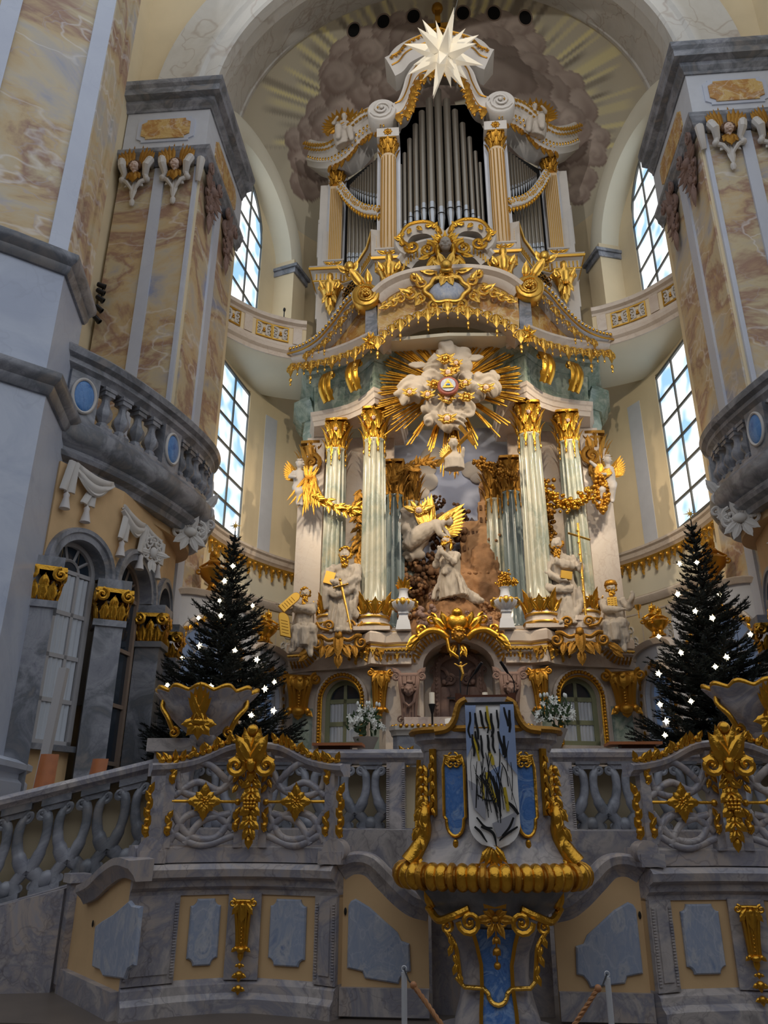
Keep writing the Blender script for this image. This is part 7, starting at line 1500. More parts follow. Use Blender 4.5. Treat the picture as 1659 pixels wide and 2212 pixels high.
def screen_doors():
    # doors beside the pulpit
    t = thing('screen_door', 'ochre screen door with slanted blue panel and ogee top, pulpit stair side', 'door', (-.8, 7.3, .1)); Y = 7.32; q = lambda px, py: (at(px, py, Y=Y).x, at(px, py, Y=Y).z); F_ = frame((0, Y, 0))
    top = spline([q(741, 1885), q(765, 1872), q(795, 1876), q(825, 1905), q(860, 1940), q(890, 1962), q(925, 1972)], 5)
    MB(F_).prism([(top[0][0], .12)]+[(top[-1][0], .12)]+list(reversed(top)), (0, 0, 0), (1, 0, 0), (0, 0, 1), .05).build('leaf', 'ochre', t)
    MB(F_).wallsweep(top, [(-.06, -.1), (-.06, .05), (0, .08), (.04, .13), (.1, .14), (.12, .1), (.12, -.1)]).build('ogee_cornice', 'screen_marble', t)
    P = [q(*p) for p in ((755, 1955), (760, 1945), (770, 1940), (800, 1958), (835, 1990), (860, 2012), (868, 2030), (885, 2036), (888, 2095), (875, 2098), (866, 2110), (862, 2122), (790, 2110), (785, 2096), (770, 2092), (752, 2088))]
    MB(F_).prism(P, (0, -.05, 0), (1, 0, 0), (0, 0, 1), .03, .012).build('blue_panel', 'blue_panel', t); MB(F_).box(((top[0][0]+top[-1][0])/2, -.07, .22), (top[-1][0]-top[0][0], .05, .2)).build('kick_panel', 'screen_marble', t)
    k = q(748, 1967); MB(F_).lathe([(.012, -.08), (.012, -.06)], (k[0], 0, k[1]), 8, R=Matrix.Identity(3)).ell((k[0], -.06, k[1]), (.012, .008, .03), 8, 6).build('keyhole', 'black', t)
    mirror(t, 'ochre screen door with slanted blue panel and ogee top, away from the pulpit stair')
    # wing door at the foot of the stair
    a, b = (-3.95, 8.0), (-3.02, 7.0); m, L = seg_frame(a, b); t = thing('wing_door', 'ochre wing door with S-curved coping at the foot of the stair', 'door', (-3.5, 7.5, .1)); w = lambda px, py: on_wall(px, py, a, b)
    top = spline([w(190, 1940), w(215, 1928), w(245, 1900), w(275, 1882), w(305, 1890)], 5); MB(m).prism([(0, .1), (L, .1), (L, top[-1][1])]+list(reversed(top))+[(0, top[0][1])], (0, .05, 0), (1, 0, 0), (0, 0, 1), .05).build('leaf', 'ochre', t)
    MB(m).wallsweep(top, [(-.05, -.1), (-.05, .04), (0, .07), (.05, .12), (.11, .12), (.12, -.1)]).build('coping', 'screen_marble', t)
    P = [w(*p) for p in ((212, 2000), (225, 1990), (250, 1975), (285, 1945), (292, 1955), (310, 1958), (296, 2085), (283, 2093), (275, 2115), (228, 2108), (222, 2095), (205, 2088))]; MB(m).prism(P, (0, 0, 0), (1, 0, 0), (0, 0, 1), .03, .012).build('blue_panel', 'blue_panel', t); MB(m).box((L/2, -.03, .2), (L, .07, .2)).build('kick_panel', 'screen_marble', t)
    MB(m).box((.0, .0, .62), (.12, .14, .9)).box((0, 0, 1.06), (.2, .2, .08)).build('gate_post', 'screen_marble', t); k = w(204, 1995); MB(m).ell((k[0], -.015, k[1]), (.014, .008, .03), 8, 6).build('keyhole', 'black', t)
    mirror(t, 'ochre wing door with S-curved coping on the side without stair')
    MB_ = MB(); MB_.box((0, 7.5, .55), (1.0, .1, .95)); struct('wall_pulpit', MB_, 'screen_marble', 'plain marble wall directly behind the pulpit foot', 'wall')
    b = MB(); b.box((0, 8.55, .75), (6.3, .5, 1.5)); struct('wall_choir_base', b, 'screen_marble', 'grey marble base wall below the choir balustrade', 'wall')
screen_doors()
struct('wall_choir_side_right', MB().box((7.2, 9.1, .7), (7.2, .3, 1.4)), 'screen_marble', 'grey marble base wall running on from the far newel', 'wall')
# ---- lyre balusters
def lyre(m=None):
    b = MB(m)
    for sx in (-1, 1):
        b.tube(smoothpath([V((sx*.10, 0, .66)), V((sx*.055, -.03, .58)), V((sx*.05, -.03, .45)), V((sx*.085, -.03, .32)), V((sx*.15, -.02, .2))], 4), [.046]*8+[.048]*4+[.06]*5, 8); b.scroll(sx*.115, .645, .06, 90, 1.4, sx, .45, -.03); b.ell((sx*.13, -.02, .2), (.055, .055, .05), 10, 7); b.ell((sx*.17, 0, .24), (.03, .04, .06), 8, 6); b.scroll(sx*.12, .07, .045, 270, 1.4, -sx, .4, 0)
        b.tube([(sx*.14, -.02, .2), (sx*.07, 0, .13), (sx*.09, 0, .04)], .06, 8)
    b.box((0, 0, .73), (.26, .14, .06)); b.box((0, 0, .68), (.14, .1, .06)); b.box((0, 0, .02), (.26, .14, .05)); b.ell((0, -.02, .1), (.07, .05, .07), 8, 6); return b
def balustrades():
    T = thing('choir_balustrade', 'straight grey marble balustrade with scrolled balusters behind the pulpit', 'balustrade', (0, 9, 1.45)); zr = 2.17
    MB().box((0, 9.02, 1.45), (7.1, .42, .12)).box((0, 9.02, 1.36), (7.3, .5, .1)).build('base_rail', 'screen_marble', T); p = [(-3.6, 9.22), (-3.6, 8.86), (3.6, 8.86), (3.6, 9.22)]
    MB().sweep([(-3.6, 8.9), (3.6, 8.9)], [(-.32, zr), (0, zr), (.02, zr+.04), (.06, zr+.06), (.07, zr+.11), (.04, zr+.15), (-.32, zr+.15)]).build('handrail', 'screen_marble', T); MB().box((0, 9.2, 1.8), (7.0, .1, .7)).build('backing', 'cream', T)
    ly = lyre().mesh('baluster', 'grey_marble', 50)
    for sx in (-1, 1):
        for k in range(7): inst(ly, 'baluster', T, (sx*(1.18+.34*k), 8.96, 1.46), 0)
        MB().box((sx*.9, 8.98, 1.82), (.2, .3, .72)).build('pier', 'screen_marble', T)
        b = MB(); [b.box((sx*.9+.085*e, 8.82, 1.52+.022*k), (.03, .02, .013)) for k in range(28) for e in (-1, 1)]; b.build('pier_fringe', 'screen_marble', T)
    # stair flight
    S = thing('stair_balustrade', 'sloping grey marble stair balustrade with scrolled balusters', 'balustrade', (-5.4, 9, .8)); x0, x1 = -3.62, -7.8; sl = .27
    def sh(x, z): return z+(x-x0)*sl
    for nm, z0, z1, y0, mt in (('handrail', 2.09, 2.24, 8.85, 'screen_marble'), ('base_rail', 1.05, 1.17, 8.85, 'screen_marble')):
        MB().sweep([(x1, 8.9, sh(x1, 0)), (x0, 8.9, 0)], [(-.32, z0), (0, z0), (.03, z0+.04), (.07, z0+.06), (.08, z0+.11), (.04, z1), (-.32, z1)]).build(nm, mt, S)
    b = MB(); b.prism([(x1, sh(x1, 1.1)), (x0, 1.1), (x0, 2.1), (x1, sh(x1, 2.1))], (0, 9.18, 0), (1, 0, 0), (0, 0, 1), .05); b.build('backing', 'cream', S)
    shear = Matrix(((1.12, 0, 0, 0), (0, 1, 0, 0), (sl*1.12, 0, 1.24, 0), (0, 0, 0, 1))); ls = lyre(shear).mesh('baluster', 'grey_marble', 50)
    for k in range(10): x = x0-.26-.385*k; inst(ls, 'baluster', S, (x, 8.96, sh(x, 1.16)))
    b = MB(); b.prism([(x1, 0), (x0+.1, 0), (x0+.1, 1.08), (x0, 1.08), (x1, sh(x1, 1.08))], (0, 9.15, 0), (1, 0, 0), (0, 0, 1), .22); b.build('stair_wall', 'screen_marble', S)
    th = .34; pv = V((x0, 9.0, 0)); o_ = S.location-pv; S.location = pv+Matrix.Rotation(th, 3, 'Z')@o_; S.rotation_euler.z = th      # the flight swings out toward the nave
    a_, b_ = (-7.6, 7.15), (-4.05, 7.965); mp, Lp = seg_frame(a_, b_); wq = lambda px, py: on_wall(px, py, a_, b_); z_l, z_r = wq(0, 1972), wq(160, 1912); sl2 = (z_r[1]-z_l[1])/(z_r[0]-z_l[0]); zz = lambda x: z_l[1]+(x-z_l[0])*sl2
    MB(mp).prism([(0, 0), (Lp, 0), (Lp, zz(Lp)), (0, max(.05, zz(0)))], (0, .5, 0), (1, 0, 0), (0, 0, 1), .5).build('stair_plinth', 'screen_marble', None); bpy.data.objects['stair_plinth'].name = 'wall_stair'; tag(bpy.data.objects['wall_stair'], 'grey marble plinth wall under the stair flight', 'wall', kind='structure')
    # newel with shell basin
    N = thing('newel', 'square marble newel block at the head of the stair under the shell basin', 'newel', (-3.45, 9, .1)); MB().box((-3.38, 8.95, 1.2), (.42, .46, 2.2)).build('shaft', 'screen_marble', N); MB().box((-3.38, 8.95, 2.36), (.56, .6, .14)).build('cap', 'screen_marble', N)
    mirror(N, 'square marble newel block under the shell basin away from the stair')
    C = at(438, 1612, Y=8.75); C.z = 2.44; t = thing('shell_basin', 'scalloped marble shell basin with gold rim on the stair newel', 'basin', C); F_ = frame(C, .12); H = .5; Rr = .37
    def rad(a, v): return (.06+.36*sin(pi/2*min(1, v*1.15))+.09*max(0, v-.78)/.22)*(1+.055*v*cos(12*a))
    b = MB(F_); b.sheet(lambda u, v: (rad(-pi*u, v)*cos(-pi*1.0*u)*1.05, rad(-pi*u, v)*sin(-pi*1.0*u)*.75, H*v+.02*v*cos(12*pi*u)), 84, 14, .04); b.sheet(lambda u, v: (rad(pi*u, v)*cos(pi*u)*1.05, rad(pi*u, v)*sin(pi*u)*.6, H*v*1.04), 60, 10, .04); b.ell((0, 0, .0), (.16, .14, .1)); b.build('bowl', 'screen_marble', t, 60)
    g = MB(F_); g.tube([(rad(-pi*i/60, 1)*cos(-pi*i/60)*1.06, rad(-pi*i/60, 1)*sin(-pi*i/60)*.77, H+.025*cos(12*pi*i/60)) for i in range(61)], .03, 7); 
    for sx in (-1, 1): g.tube(smoothpath([V((sx*.42, -.05, H)), V((sx*.47, -.1, .34)), V((sx*.38, -.16, .2)), V((sx*.3, -.14, .03))], 5), .03, 7); g.scroll(sx*.3, .04, .06, 90, 1.3, sx, .36, -.16)
    g.build('gilt_rim', 'gold', t, 60); g = MB(F_)
    for k in range(7): a = -60+20*k; g.leaf(.02*(k-3), .14, 90+a*.62, .44-.035*abs(k-3), .14, .3, -.345-.02*(k % 2), 1, 8)
    for k in range(5): g.leaf(0, .14, -90+(k-2)*40, .2, .13, .0, -.33, 3, 6)
    g.ell((0, -.34, .14), (.1, .06, .05)); g.build('gilt_palmette', 'gold', t, 50); mirror(t, 'scalloped marble shell basin with gold rim on the newel away from the stair')
balustrades()
# ---- pulpit
def pulpit():
    T = thing('pulpit', 'marble pulpit with lapis blue panels, gold corner scrolls and gadrooned gold ring', 'pulpit', (0, 6.75, .1)); C = V((0, 6.78, 0))
    half = [(.50, .35), (.53, .0), (.50, -.16), (.44, -.24), (.30, -.31), (.15, -.35)]
    plan = [(-x, y) for x, y in half]+[(0, -.37)]+list(reversed(half))
    def loft(nm, rows, mt, sm=30, parent=T):
        vs = []; n = len(plan)
        for (s, z) in rows: vs += [(C.x+x*s, C.y+y*s, z) for x, y in plan]
        fs = [(k*n+i, k*n+(i+1) % n, (k+1)*n+(i+1) % n, (k+1)*n+i) for k in range(len(rows)-1) for i in range(n)]+[tuple(range(n-1, -1, -1)), tuple((len(rows)-1)*n+i for i in range(n))]; return MB().add(vs, fs).build(nm, mt, parent, sm)
    body = loft('body', [(1.26, 1.27), (1.2, 1.33), (1.06, 1.46), (1.0, 1.62), (.985, 1.9), (.985, 2.13), (1.0, 2.16)], 'screen_marble')
    loft('top_cornice', [(1.0, 2.12), (1.02, 2.14), (1.03, 2.17), (1.12, 2.2), (1.14, 2.26), (1.18, 2.28), (1.17, 2.3)], 'screen_marble')
    ringp = [(C.x+x*1.17, C.y+y*1.17, 2.275) for x, y in plan[1:-1]]; g = MB(); g.tube(ringp, .028, 6); g.build('gilt_edge', 'gold_old', T, 50)
    # raised curved lectern front
    s = MB(frame((0, 6.4, 0))); half_ = spline([(-.42, 2.27), (-.32, 2.29), (-.26, 2.36), (-.22, 2.48), (-.16, 2.52)], 4); s.prism([(-.42, 2.2)]+[(.42, 2.2)]+[(-x, z) for x, z in half_]+list(reversed(half_)), (0, .3, 0), (1, 0, 0), (0, 0, 1), .32); s.build('crest', 'screen_marble', T)
    g = MB(frame((0, 6.4, 0)))
    for sx in (-1, 1): g.tube([(sx*x, -.03, z-.02) for x, z in half_], .03, 6)
    g.build('crest_gilding', 'gold_old', T, 50)
    MB().box((0, 6.62, 2.52), (.48, .4, .05), 0).box((-.22, 6.48, 2.5), (.05, .1, .12)).box((.22, 6.48, 2.5), (.05, .1, .12)).build('book_board', 'wood_dark', T)
    # lapis panels on the facets
    pl = [V((C.x+x, C.y+y)) for x, y in plan]
    for sx in (-1, 1):
        a, b = ((pl[4]+pl[3])/2, pl[5]) if sx < 0 else (pl[7], (pl[8]+pl[9])/2)
        m, L = seg_frame(a, b); out = MB(m@Matrix.Translation((0, -.02, 0))); c = L/2; w = .088
        poly = [(c-w, 1.62), (c-w, 1.98), (c-w*.8, 2.06), (c+w*.8, 2.06), (c+w, 1.98), (c+w, 1.62), (c+w*.8, 1.6)]+[(c+w*.8*cos(pi*k/8), 1.58-.1*sin(pi*k/8)) for k in range(9)]+[(c-w*.8, 1.6)]
        out.prism(poly, (0, .01, 0), (1, 0, 0), (0, 0, 1), .03); p = out.build('lapis_panel', 'lapis', T)
        f = MB(m@Matrix.Translation((0, -.045, 0))); f.tube([(x, 0, z) for x, z in poly+[poly[0]]], .013, 6); f.ell((c, 0, 1.44), .02); f.leaf(c, 1.45, -90, .07, .05, .1); f.build('panel_frame', 'gold', p, 50)
        f = MB(m@Matrix.Translation((0, -.05, 0))); foliage(f, c, 2.04, .1, .06, 5, 7, size=.7); f.build('panel_crest', 'gold', p, 50)
        # corner strips, hanging drop, console scrolls
        k = pl[3] if sx < 0 else pl[9]; F_ = frame((k.x, k.y-.02, 0), sx*.55)
        g = MB(F_); g.box((0, 0, 1.88), (.05, .03, .5)); [g.leaf(0, 2.08-.05*i, -90+25*(-1)**i, .07, .04, .1, -.02, 2, 5) for i in range(9)]; g.build('corner_strip', 'gold', T, 50)
        F2 = frame((C.x+sx*.5, C.y-.12, 0), sx*.8); g = MB(F2)
        for i in range(8): zz = 2.0-.075*i; [g.leaf(0, zz, -90+e*42, .11, .08, .25, -.03, 2, 5) for e in (-1, 1)]; g.ell((0, -.05, zz-.02), .03, 8, 6)
        g.tube([(-.09, 0, 2.06), (-.11, 0, 1.8), (-.12, 0, 1.5), (-.04, -.02, 1.46)], .02, 6); g.build('side_drop', 'gold', T, 50)
        g = MB(frame((C.x+sx*.5, C.y-.22, 0), sx*.5)); g.tube(smoothpath([V((0, 0, 1.72)), V((-sx*.02, -.06, 1.62)), V((sx*.0, -.03, 1.5)), V((sx*.05, -.06, 1.38)), V((sx*.1, -.1, 1.29))], 5), [.035+.002*i for i in range(21)], 8)
        for i in range(6): g.leaf(sx*.01*i, 1.68-.07*i, -90+sx*30*(-1)**i, .12, .09, .3, -.07, 3, 6)
        g.scroll(0, 1.7, .05, 90, 1.3, -sx, .4, -.04); g.build('corner_console', 'gold', T, 50)
    g = MB(frame((0, 6.34, 0))); [g.leaf(0, 1.42, -90+a, .17, .07, .1, -.02*(k % 2), 2, 6) for k, a in enumerate((-40, -24, -8, 8, 24, 40))]; g.box((0, .02, 1.28), (.32, .06, .03)); g.build('foot_leaf', 'gold', T, 50)
    # gadrooned ring
    pth = smoothpath([V((C.x+x*1.31, C.y+y*1.36, 1.2)) for x, y in plan], 6); MB().tube(pth, .068, 10).build('ring_core', 'gold_old', T, 60)
    gad = MB(); gad.ell((0, 0, 0), (.066, .092, .1), 18, 12); gm = gad.mesh('gadroon', 'gold', 180); bd = MB(); bd.lathe([(.088, -.022), (.1, -.012), (.1, .012), (.088, .022)], (0, 0, 0), 14, R=Matrix.Rotation(pi/2, 3, 'Y')); bm_ = bd.mesh('ring_band', 'gold_dull', 40); S = resample(pth, .078)
    for k in range(len(S)-1): d = S[k+1]-S[k]; c = (S[k]+S[k+1])/2; inst(gm if k % 3 < 2 else bm_, 'gadroon' if k % 3 < 2 else 'ring_band', T, (c.x, c.y, c.z), atan2(d.y, d.x))
    # underside, volutes and stem
    loft('under_bowl', [(.5, .82), (.8, .92), (1.0, .98), (1.12, 1.06), (1.22, 1.14), (1.24, 1.22)], 'grey_marble')
    stem = [(.62, .1), (.6, .22), (.52, .36), (.47, .5), (.5, .66), (.62, .8), (.75, .9)]; loft('stem', stem, 'screen_marble', 60)
    Yf = 6.78-.37; bl = MB(frame((0, 0, 0)))
    prof = [(.12, .12, .64), (.115, .3, .58), (.1, .45, .5), (.1, .6, .5), (.13, .74, .58), (.16, .84, .68)]
    def fy(s): return C.y-.37*s-.012
    b = MB(); b.add([(sx*w, fy(s)+(.0 if e else .03), z) for (w, z, s) in prof for sx in (-1, 1) for e in (0, 1)], [(4*i+a, 4*i+c, 4*(i+1)+c, 4*(i+1)+a) for i in range(5) for a, c in ((1, 3), (3, 2), (0, 1))]); b.build('lapis_stem', 'lapis', T)
    for sx in (-1, 1):
        g = MB(); g.tube([(sx*(w+.012), fy(s)-.01, z) for (w, z, s) in prof], .016, 6); g.m = frame((0, Yf+.05, 0)); g.scroll(sx*.19, .9, .085, 180 if sx < 0 else 0, 1.6, -sx, .28, -.06); g.tube(smoothpath([V((sx*.19, -.05, .985)), V((sx*.32, -.02, .93)), V((sx*.42, .05, .9)), V((sx*.5, .12, .98))], 5), .03, 7); g.scroll(sx*.36, .86, .05, 90, 1.4, sx, .34, .02); g.leaf(sx*.46, .98, 90-sx*30, .14, .08, .2, .08)
        g.tube(smoothpath([V((sx*.36, .02, .82)), V((sx*.3, .0, .74)), V((sx*.28, .0, .62)), V((sx*.27, .02, .52))], 4), .018, 6); [g.leaf(sx*(.34-.015*i), .8-.06*i, -90+20*(-1)**i, .08, .05, .2, -.01, 2, 5) for i in range(5)]
        g.scroll(sx*.15, .13, .05, 90, 1.4, sx, .34, -.02); g.m = None; g.build('stem_scroll', 'gold', T, 50)
    g = MB(frame((0, Yf+.02, 0))); foliage(g, 0, .92, .12, .09, 5, 3, size=.6); g.tube([(0, -.01, .9), (0, 0, .6)], .006, 5); [g.ell((0, -.02, z), s_, 8, 6) for z, s_ in ((.78, .022), (.71, .03), (.62, .026))]; [g.leaf(0, z, -90+a, .06, .04, .2) for z in (.8, .73) for a in (-30, 30)]; g.box((0, 0, 1.04), (.16, .06, .1), 0, 0, 1.2); g.build('stem_mask', 'gold_dull', T, 50)
    g = MB(); zc = .45; w3 = [(-.3, zc+.06), (-.24, zc), (-.1, zc), (-.08, zc-.02)]+[(-.07*cos(pi*i/8), zc-.03-.07*sin(pi*i/8)) for i in range(9)]+[(.08, zc-.02), (.1, zc), (.24, zc), (.3, zc+.06)]
    g.tube([(x, fy(.52)-.03+abs(x)*.25, z) for x, z in w3], .018, 7); g.build('stem_band', 'gold_bright', T, 50)
    MB().lathe([(.5, .1), (.5, .14), (.42, .16)], (0, C.y, 0), 24).build('foot', 'screen_marble', T)
pulpit()
def banner():
    Yb = 6.33; t = thing('pulpit_banner', 'white and blue cloth banner with black and gold brushstroke pattern on the pulpit', 'banner', (.02, Yb, 1.39)); W_, z1, z0 = .192, 2.475, 1.4; cx = .022
    def P(u, v, d=0):                         # u -1..1 across, v 0..1 from top; lower end rounded
        z = z1-(z1-z0)*v; w = W_*(1.0+.0*v); r = .16; k = max(0, v-(1-r)); w2 = w*(sqrt(max(0, 1-(k/r)**2)) if k > 0 else 1)
        return V((cx+u*w2, Yb-d-.012*sin(u*2+v*3)-.018*v+.03*max(0, .06-v)*10, z))
    MB().sheet(lambda u, v: P(2*u-1, v), 16, 40, -.012).build('cloth', 'banner_white', t, 60)
    def patch(nm, mt, pts, d=.003): 
        MB().sheet(lambda u, v: P(*(V(pts[0]).lerp(V(pts[1]), u)).lerp(V(pts[3]).lerp(V(pts[2]), u), v), .013+d), 4, 12, -.002).build(nm, mt, t, 60)
    patch('blue_field', 'banner_blue', [(-1, .02), (-.55, .02), (-.75, .3), (-1, .4)]); patch('blue_field', 'banner_blue', [(.45, .02), (1, .02), (1, .52), (.3, .35)]); patch('blue_field', 'banner_blue', [(-.2, .5), (.35, .45), (.2, .68), (-.1, .7)]); patch('grey_field', 'banner_grey', [(-.98, .55), (-.3, .62), (-.35, .82), (-.8, .74)]); patch('grey_field', 'banner_grey', [(-.1, .84), (.9, .76), (.7, .9), (.1, .93)]); patch('black_hem', 'banner_black', [(-1, .0), (1, .0), (1, .022), (-1, .022)])
    R_ = random.Random(12)
    def stroke(pts, w, mt='banner_black'):
        pts = [V(p) for p in pts]; c = smoothpath(pts, 5); c = [(max(-.97, min(.97, p.x)), min(.985, max(.0, p.y))) for p in c]; b = MB(); n = len(c); vs = []
        for i, (u, v) in enumerate(c):
            a = V(c[min(i+1, n-1)])-V(c[max(i-1, 0)]); a = V((a.x*W_, a.y*(z1-z0))); nn = V((-a.y, a.x)).normalized() if a.length else V((1, 0)); ww = w*(.75+.25*sin(pi*i/(n-1)))
            for e in (-1, 1): vs.append(P(u+e*nn.x*ww/W_, v+e*nn.y*ww/(z1-z0), .0175))
        vs += [p+V((0, .003, 0)) for p in vs]; o = 2*n; fs = []
        for i in range(n-1): a = 2*i; fs += [(a, a+1, a+3, a+2), (o+a, o+a+2, o+a+3, o+a+1), (a, a+2, o+a+2, o+a), (a+1, o+a+1, o+a+3, a+3)]
        b.add(vs, fs); b.build('brush_stroke', mt, t, 60)
    for k in range(15):
        u = -.8+1.6*(k % 8)/7+R_.uniform(-.06, .06); v = .04+.16*(k//8)+R_.uniform(0, .05); L = R_.uniform(.12, .22); d = R_.uniform(-.05, .18); stroke([(u, v), (u+d*.3, v+L*.35), (u+d*.9+R_.uniform(-.08, .08), v+L*.7), (u+d, v+L)], R_.uniform(.0075, .011))
    for k in range(24): u = R_.uniform(-.8, .8); v = R_.uniform(.28, .55); L = R_.uniform(.16, .3); d = R_.uniform(-.3, .45); stroke([(u, v), (u+d*.4+R_.uniform(-.1, .1), v+L*.4), (u+d, v+L)], R_.uniform(.002, .005))
    for k in range(14): u = R_.uniform(-.7, .3); v = R_.uniform(.48, .62); stroke([(u, v), (u*.6+.15, v+.1), (u*.2+.2, v+.24)], R_.uniform(.002, .007))
    for p, w in (([(-.8, .86), (-.6, .9), (-.5, .96)], .011), ([(-.55, .86), (-.1, .9), (.05, .99)], .011), ([(.2, .95), (.55, .9), (.9, .86)], .009), ([(.3, .92), (.55, .87), (.75, .8)], .009), ([(-.7, .8), (-.4, .86), (-.1, .87)], .008), ([(.55, .7), (.75, .73), (.95, .78)], .012), ([(-.65, .65), (-.2, .69), (.2, .67)], .007)): stroke(p, w)
    for p, w in (([(-.1, .03), (-.08, .1), (0, .2)], .01), ([(-.75, .24), (-.6, .32), (-.5, .42)], .009), ([(-.1, .36), (0, .4), (.05, .45)], .014), ([(-.25, .5), (-.1, .6), (.1, .7)], .016), ([(.45, .6), (.5, .68), (.55, .76)], .014), ([(-.45, .55), (-.4, .62), (-.4, .68)], .01)): stroke(p, w, 'banner_gold')
banner()
# ================================================================ trees, flowers, furniture, ropes
def fir(label, x, y, seed):
    C = V((x, y, ZC)); T = thing('christmas_tree', label, 'tree', C); R_ = random.Random(seed); H = 6.3; tr = MB(); tr.tube([C, C+V((.03, 0, H*.5)), C+V((0, 0, H))], [.11, .07, .012], 8); tr.build('trunk', 'bark', T)
    br = MB(); nv = []; nf = []
    def needles(a, b, n, l):
        d = (b-a); L = d.length; d.normalize(); s = d.cross(V((0, 0, 1))); s = s.normalized() if s.length > .05 else V((1, 0, 0)); u = s.cross(d)
        for k in range(n):
            t = k/n; an = R_.uniform(0, 2*pi); r = s*cos(an)+u*abs(sin(an))*(.9)-u*.1; p = a+d*(L*t); e = p+(r*.8+d*.55)*l*R_.uniform(.7, 1.1); w = d.cross(r).normalized()*l*.14; o = len(nv); nv.extend((p-w, p+w, e)); nf.append((o, o+1, o+2))
    z = .55
    while z < H-.12:
        t = z/H; Rr = 2.35*(1-t)**1.0*(.86+.14*sin(z*5))+.08; n = max(4, int(13*(1-t)+4)); off = R_.random()
        for k in range(n):
            a = 2*pi*(k+off)/n+R_.uniform(-.2, .2); L = Rr*R_.uniform(.8, 1.1); d = V((cos(a), sin(a), .1+.5*t)).normalized(); p0 = C+V((0, 0, z)); pts = [p0+d*L*q+V((0, 0, -.16*L*sin(pi*q)*(1-t)+.05*q*q)) for q in (0, .35, .7, 1)]
            br.tube(pts, [.022, .016, .01, .004], 4)
            for i in range(3): needles(pts[i], pts[i+1], int(30*L/Rr*max(.35, Rr)), .1)
            m = max(2, int(L/.13))
            for j in range(m):
                q = .22+.75*j/m; pa = p0+d*L*q+V((0, 0, -.16*L*sin(pi*q)*(1-t))); side = V((-d.y, d.x, 0)).normalized()
                for sx in (-1, 1):
                    l2 = L*.42*(1-q*.75)*R_.uniform(.7, 1.1); pb = pa+(d*.75+side*sx*.7+V((0, 0, R_.uniform(-.12, .12)))).normalized()*l2; br.tube([pa, pb], [.008, .003], 3); needles(pa, pb, max(6, int(l2*70)), .09)
        z += .15+.1*(1-t)
    br.build('branches', 'bark', T, 0); me = bpy.data.meshes.new('needles'); me.from_pydata([tuple(p-C) for p in nv], [], nf); me.materials.append(M['needle']); o = bpy.data.objects.new('needles', me); COL.objects.link(o); o.parent = T; o['kind'] = 'stuff'
    s = MB(frame(C+V((0, 0, H+.12))))
    for k in range(8): a = pi/4*k; l = .16 if k % 2 == 0 else .1; s.add([(.02*cos(a+1.57), -.02, .02*sin(a+1.57)), (.02*cos(a-1.57), -.02, .02*sin(a-1.57)), (l*cos(a), 0, l*sin(a)), (0, .03, 0)], [(0, 1, 2), (1, 3, 2), (3, 0, 2), (0, 3, 1)])
    s.tube([(0, 0, -.2), (0, 0, 0)], .01, 5); s.build('tree_topper', 'gold_trim', T, 0)
    MB().lathe([(.34, 0), (.4, .05), (.36, .4), (.3, .4)], C, 20).build('stand', 'iron', T); return T
TX = 5.02
fir('dark green christmas fir with star lights next to the stair-side shell basin', -TX, 16, 4); fir('dark green christmas fir with star lights next to the far shell basin', TX, 16, 9)
def twinkle():
    b = MB(); ds = [V((cos(2*pi*k/8), 0, sin(2*pi*k/8))) for k in range(8)]+[V((cos(2*pi*k/8+.4)*.7, -.7, sin(2*pi*k/8+.4)*.7)) for k in range(8)]+[V((0, -1, 0)), V((0, 1, 0))]
    for i, d in enumerate(ds):
        R = d.normalized().to_track_quat('Z', 'Y').to_matrix(); l = .1 if i % 2 == 0 else .075; b.add([R@V((.028*cos(2*pi*k/4), .028*sin(2*pi*k/4), .01)) for k in range(4)]+[d.normalized()*l], [(0, 1, 4), (1, 2, 4), (2, 3, 4), (3, 0, 4)])
    b.ell((0, 0, 0), .03, 8, 6); return b.mesh('star_light', 'twinkle', 0)
TW = twinkle()
def lights(pts, sx, who):
    for k, (px, py) in enumerate(pts):
        P = at(px, py, Y=16); z = P.z-ZC; Rr = 2.35*max(.0, 1-z/6.3)+.08; dx = P.x-sx*TX; d2 = max(0, Rr*Rr*.85-dx*dx); P = at(px, py, Y=16-sqrt(d2)*.97-.08)
        o = inst(TW, 'star_light', None, P, k, .62+.08*(k % 3)); tag(o, 'small glowing white star light on the fir %s' % who, 'light', 'star lights on the fir trees')
        MB().tube([P+V((0, .03, .02)), P+V((0, .18, .06))], .006, 4).build('light_stem', 'bark', o)
lights([(429, 1335), (476, 1330), (430, 1395), (394, 1420), (508, 1405), (556, 1425), (362, 1480), (455, 1483), (571, 1488), (592, 1473), (543, 1545), (592, 1535), (475, 1298), (503, 1223), (484, 1255), (545, 1308)], -1, 'by the stair-side shell basin')
lights([(1505, 1215), (1467, 1218), (1463, 1283), (1555, 1283), (1503, 1320), (1540, 1335), (1423, 1375), (1470, 1410), (1568, 1420), (1545, 1440), (1622, 1370), (1424, 1455), (1493, 1515), (1425, 1522), (1438, 1558), (1436, 1588)], 1, 'by the far shell basin')
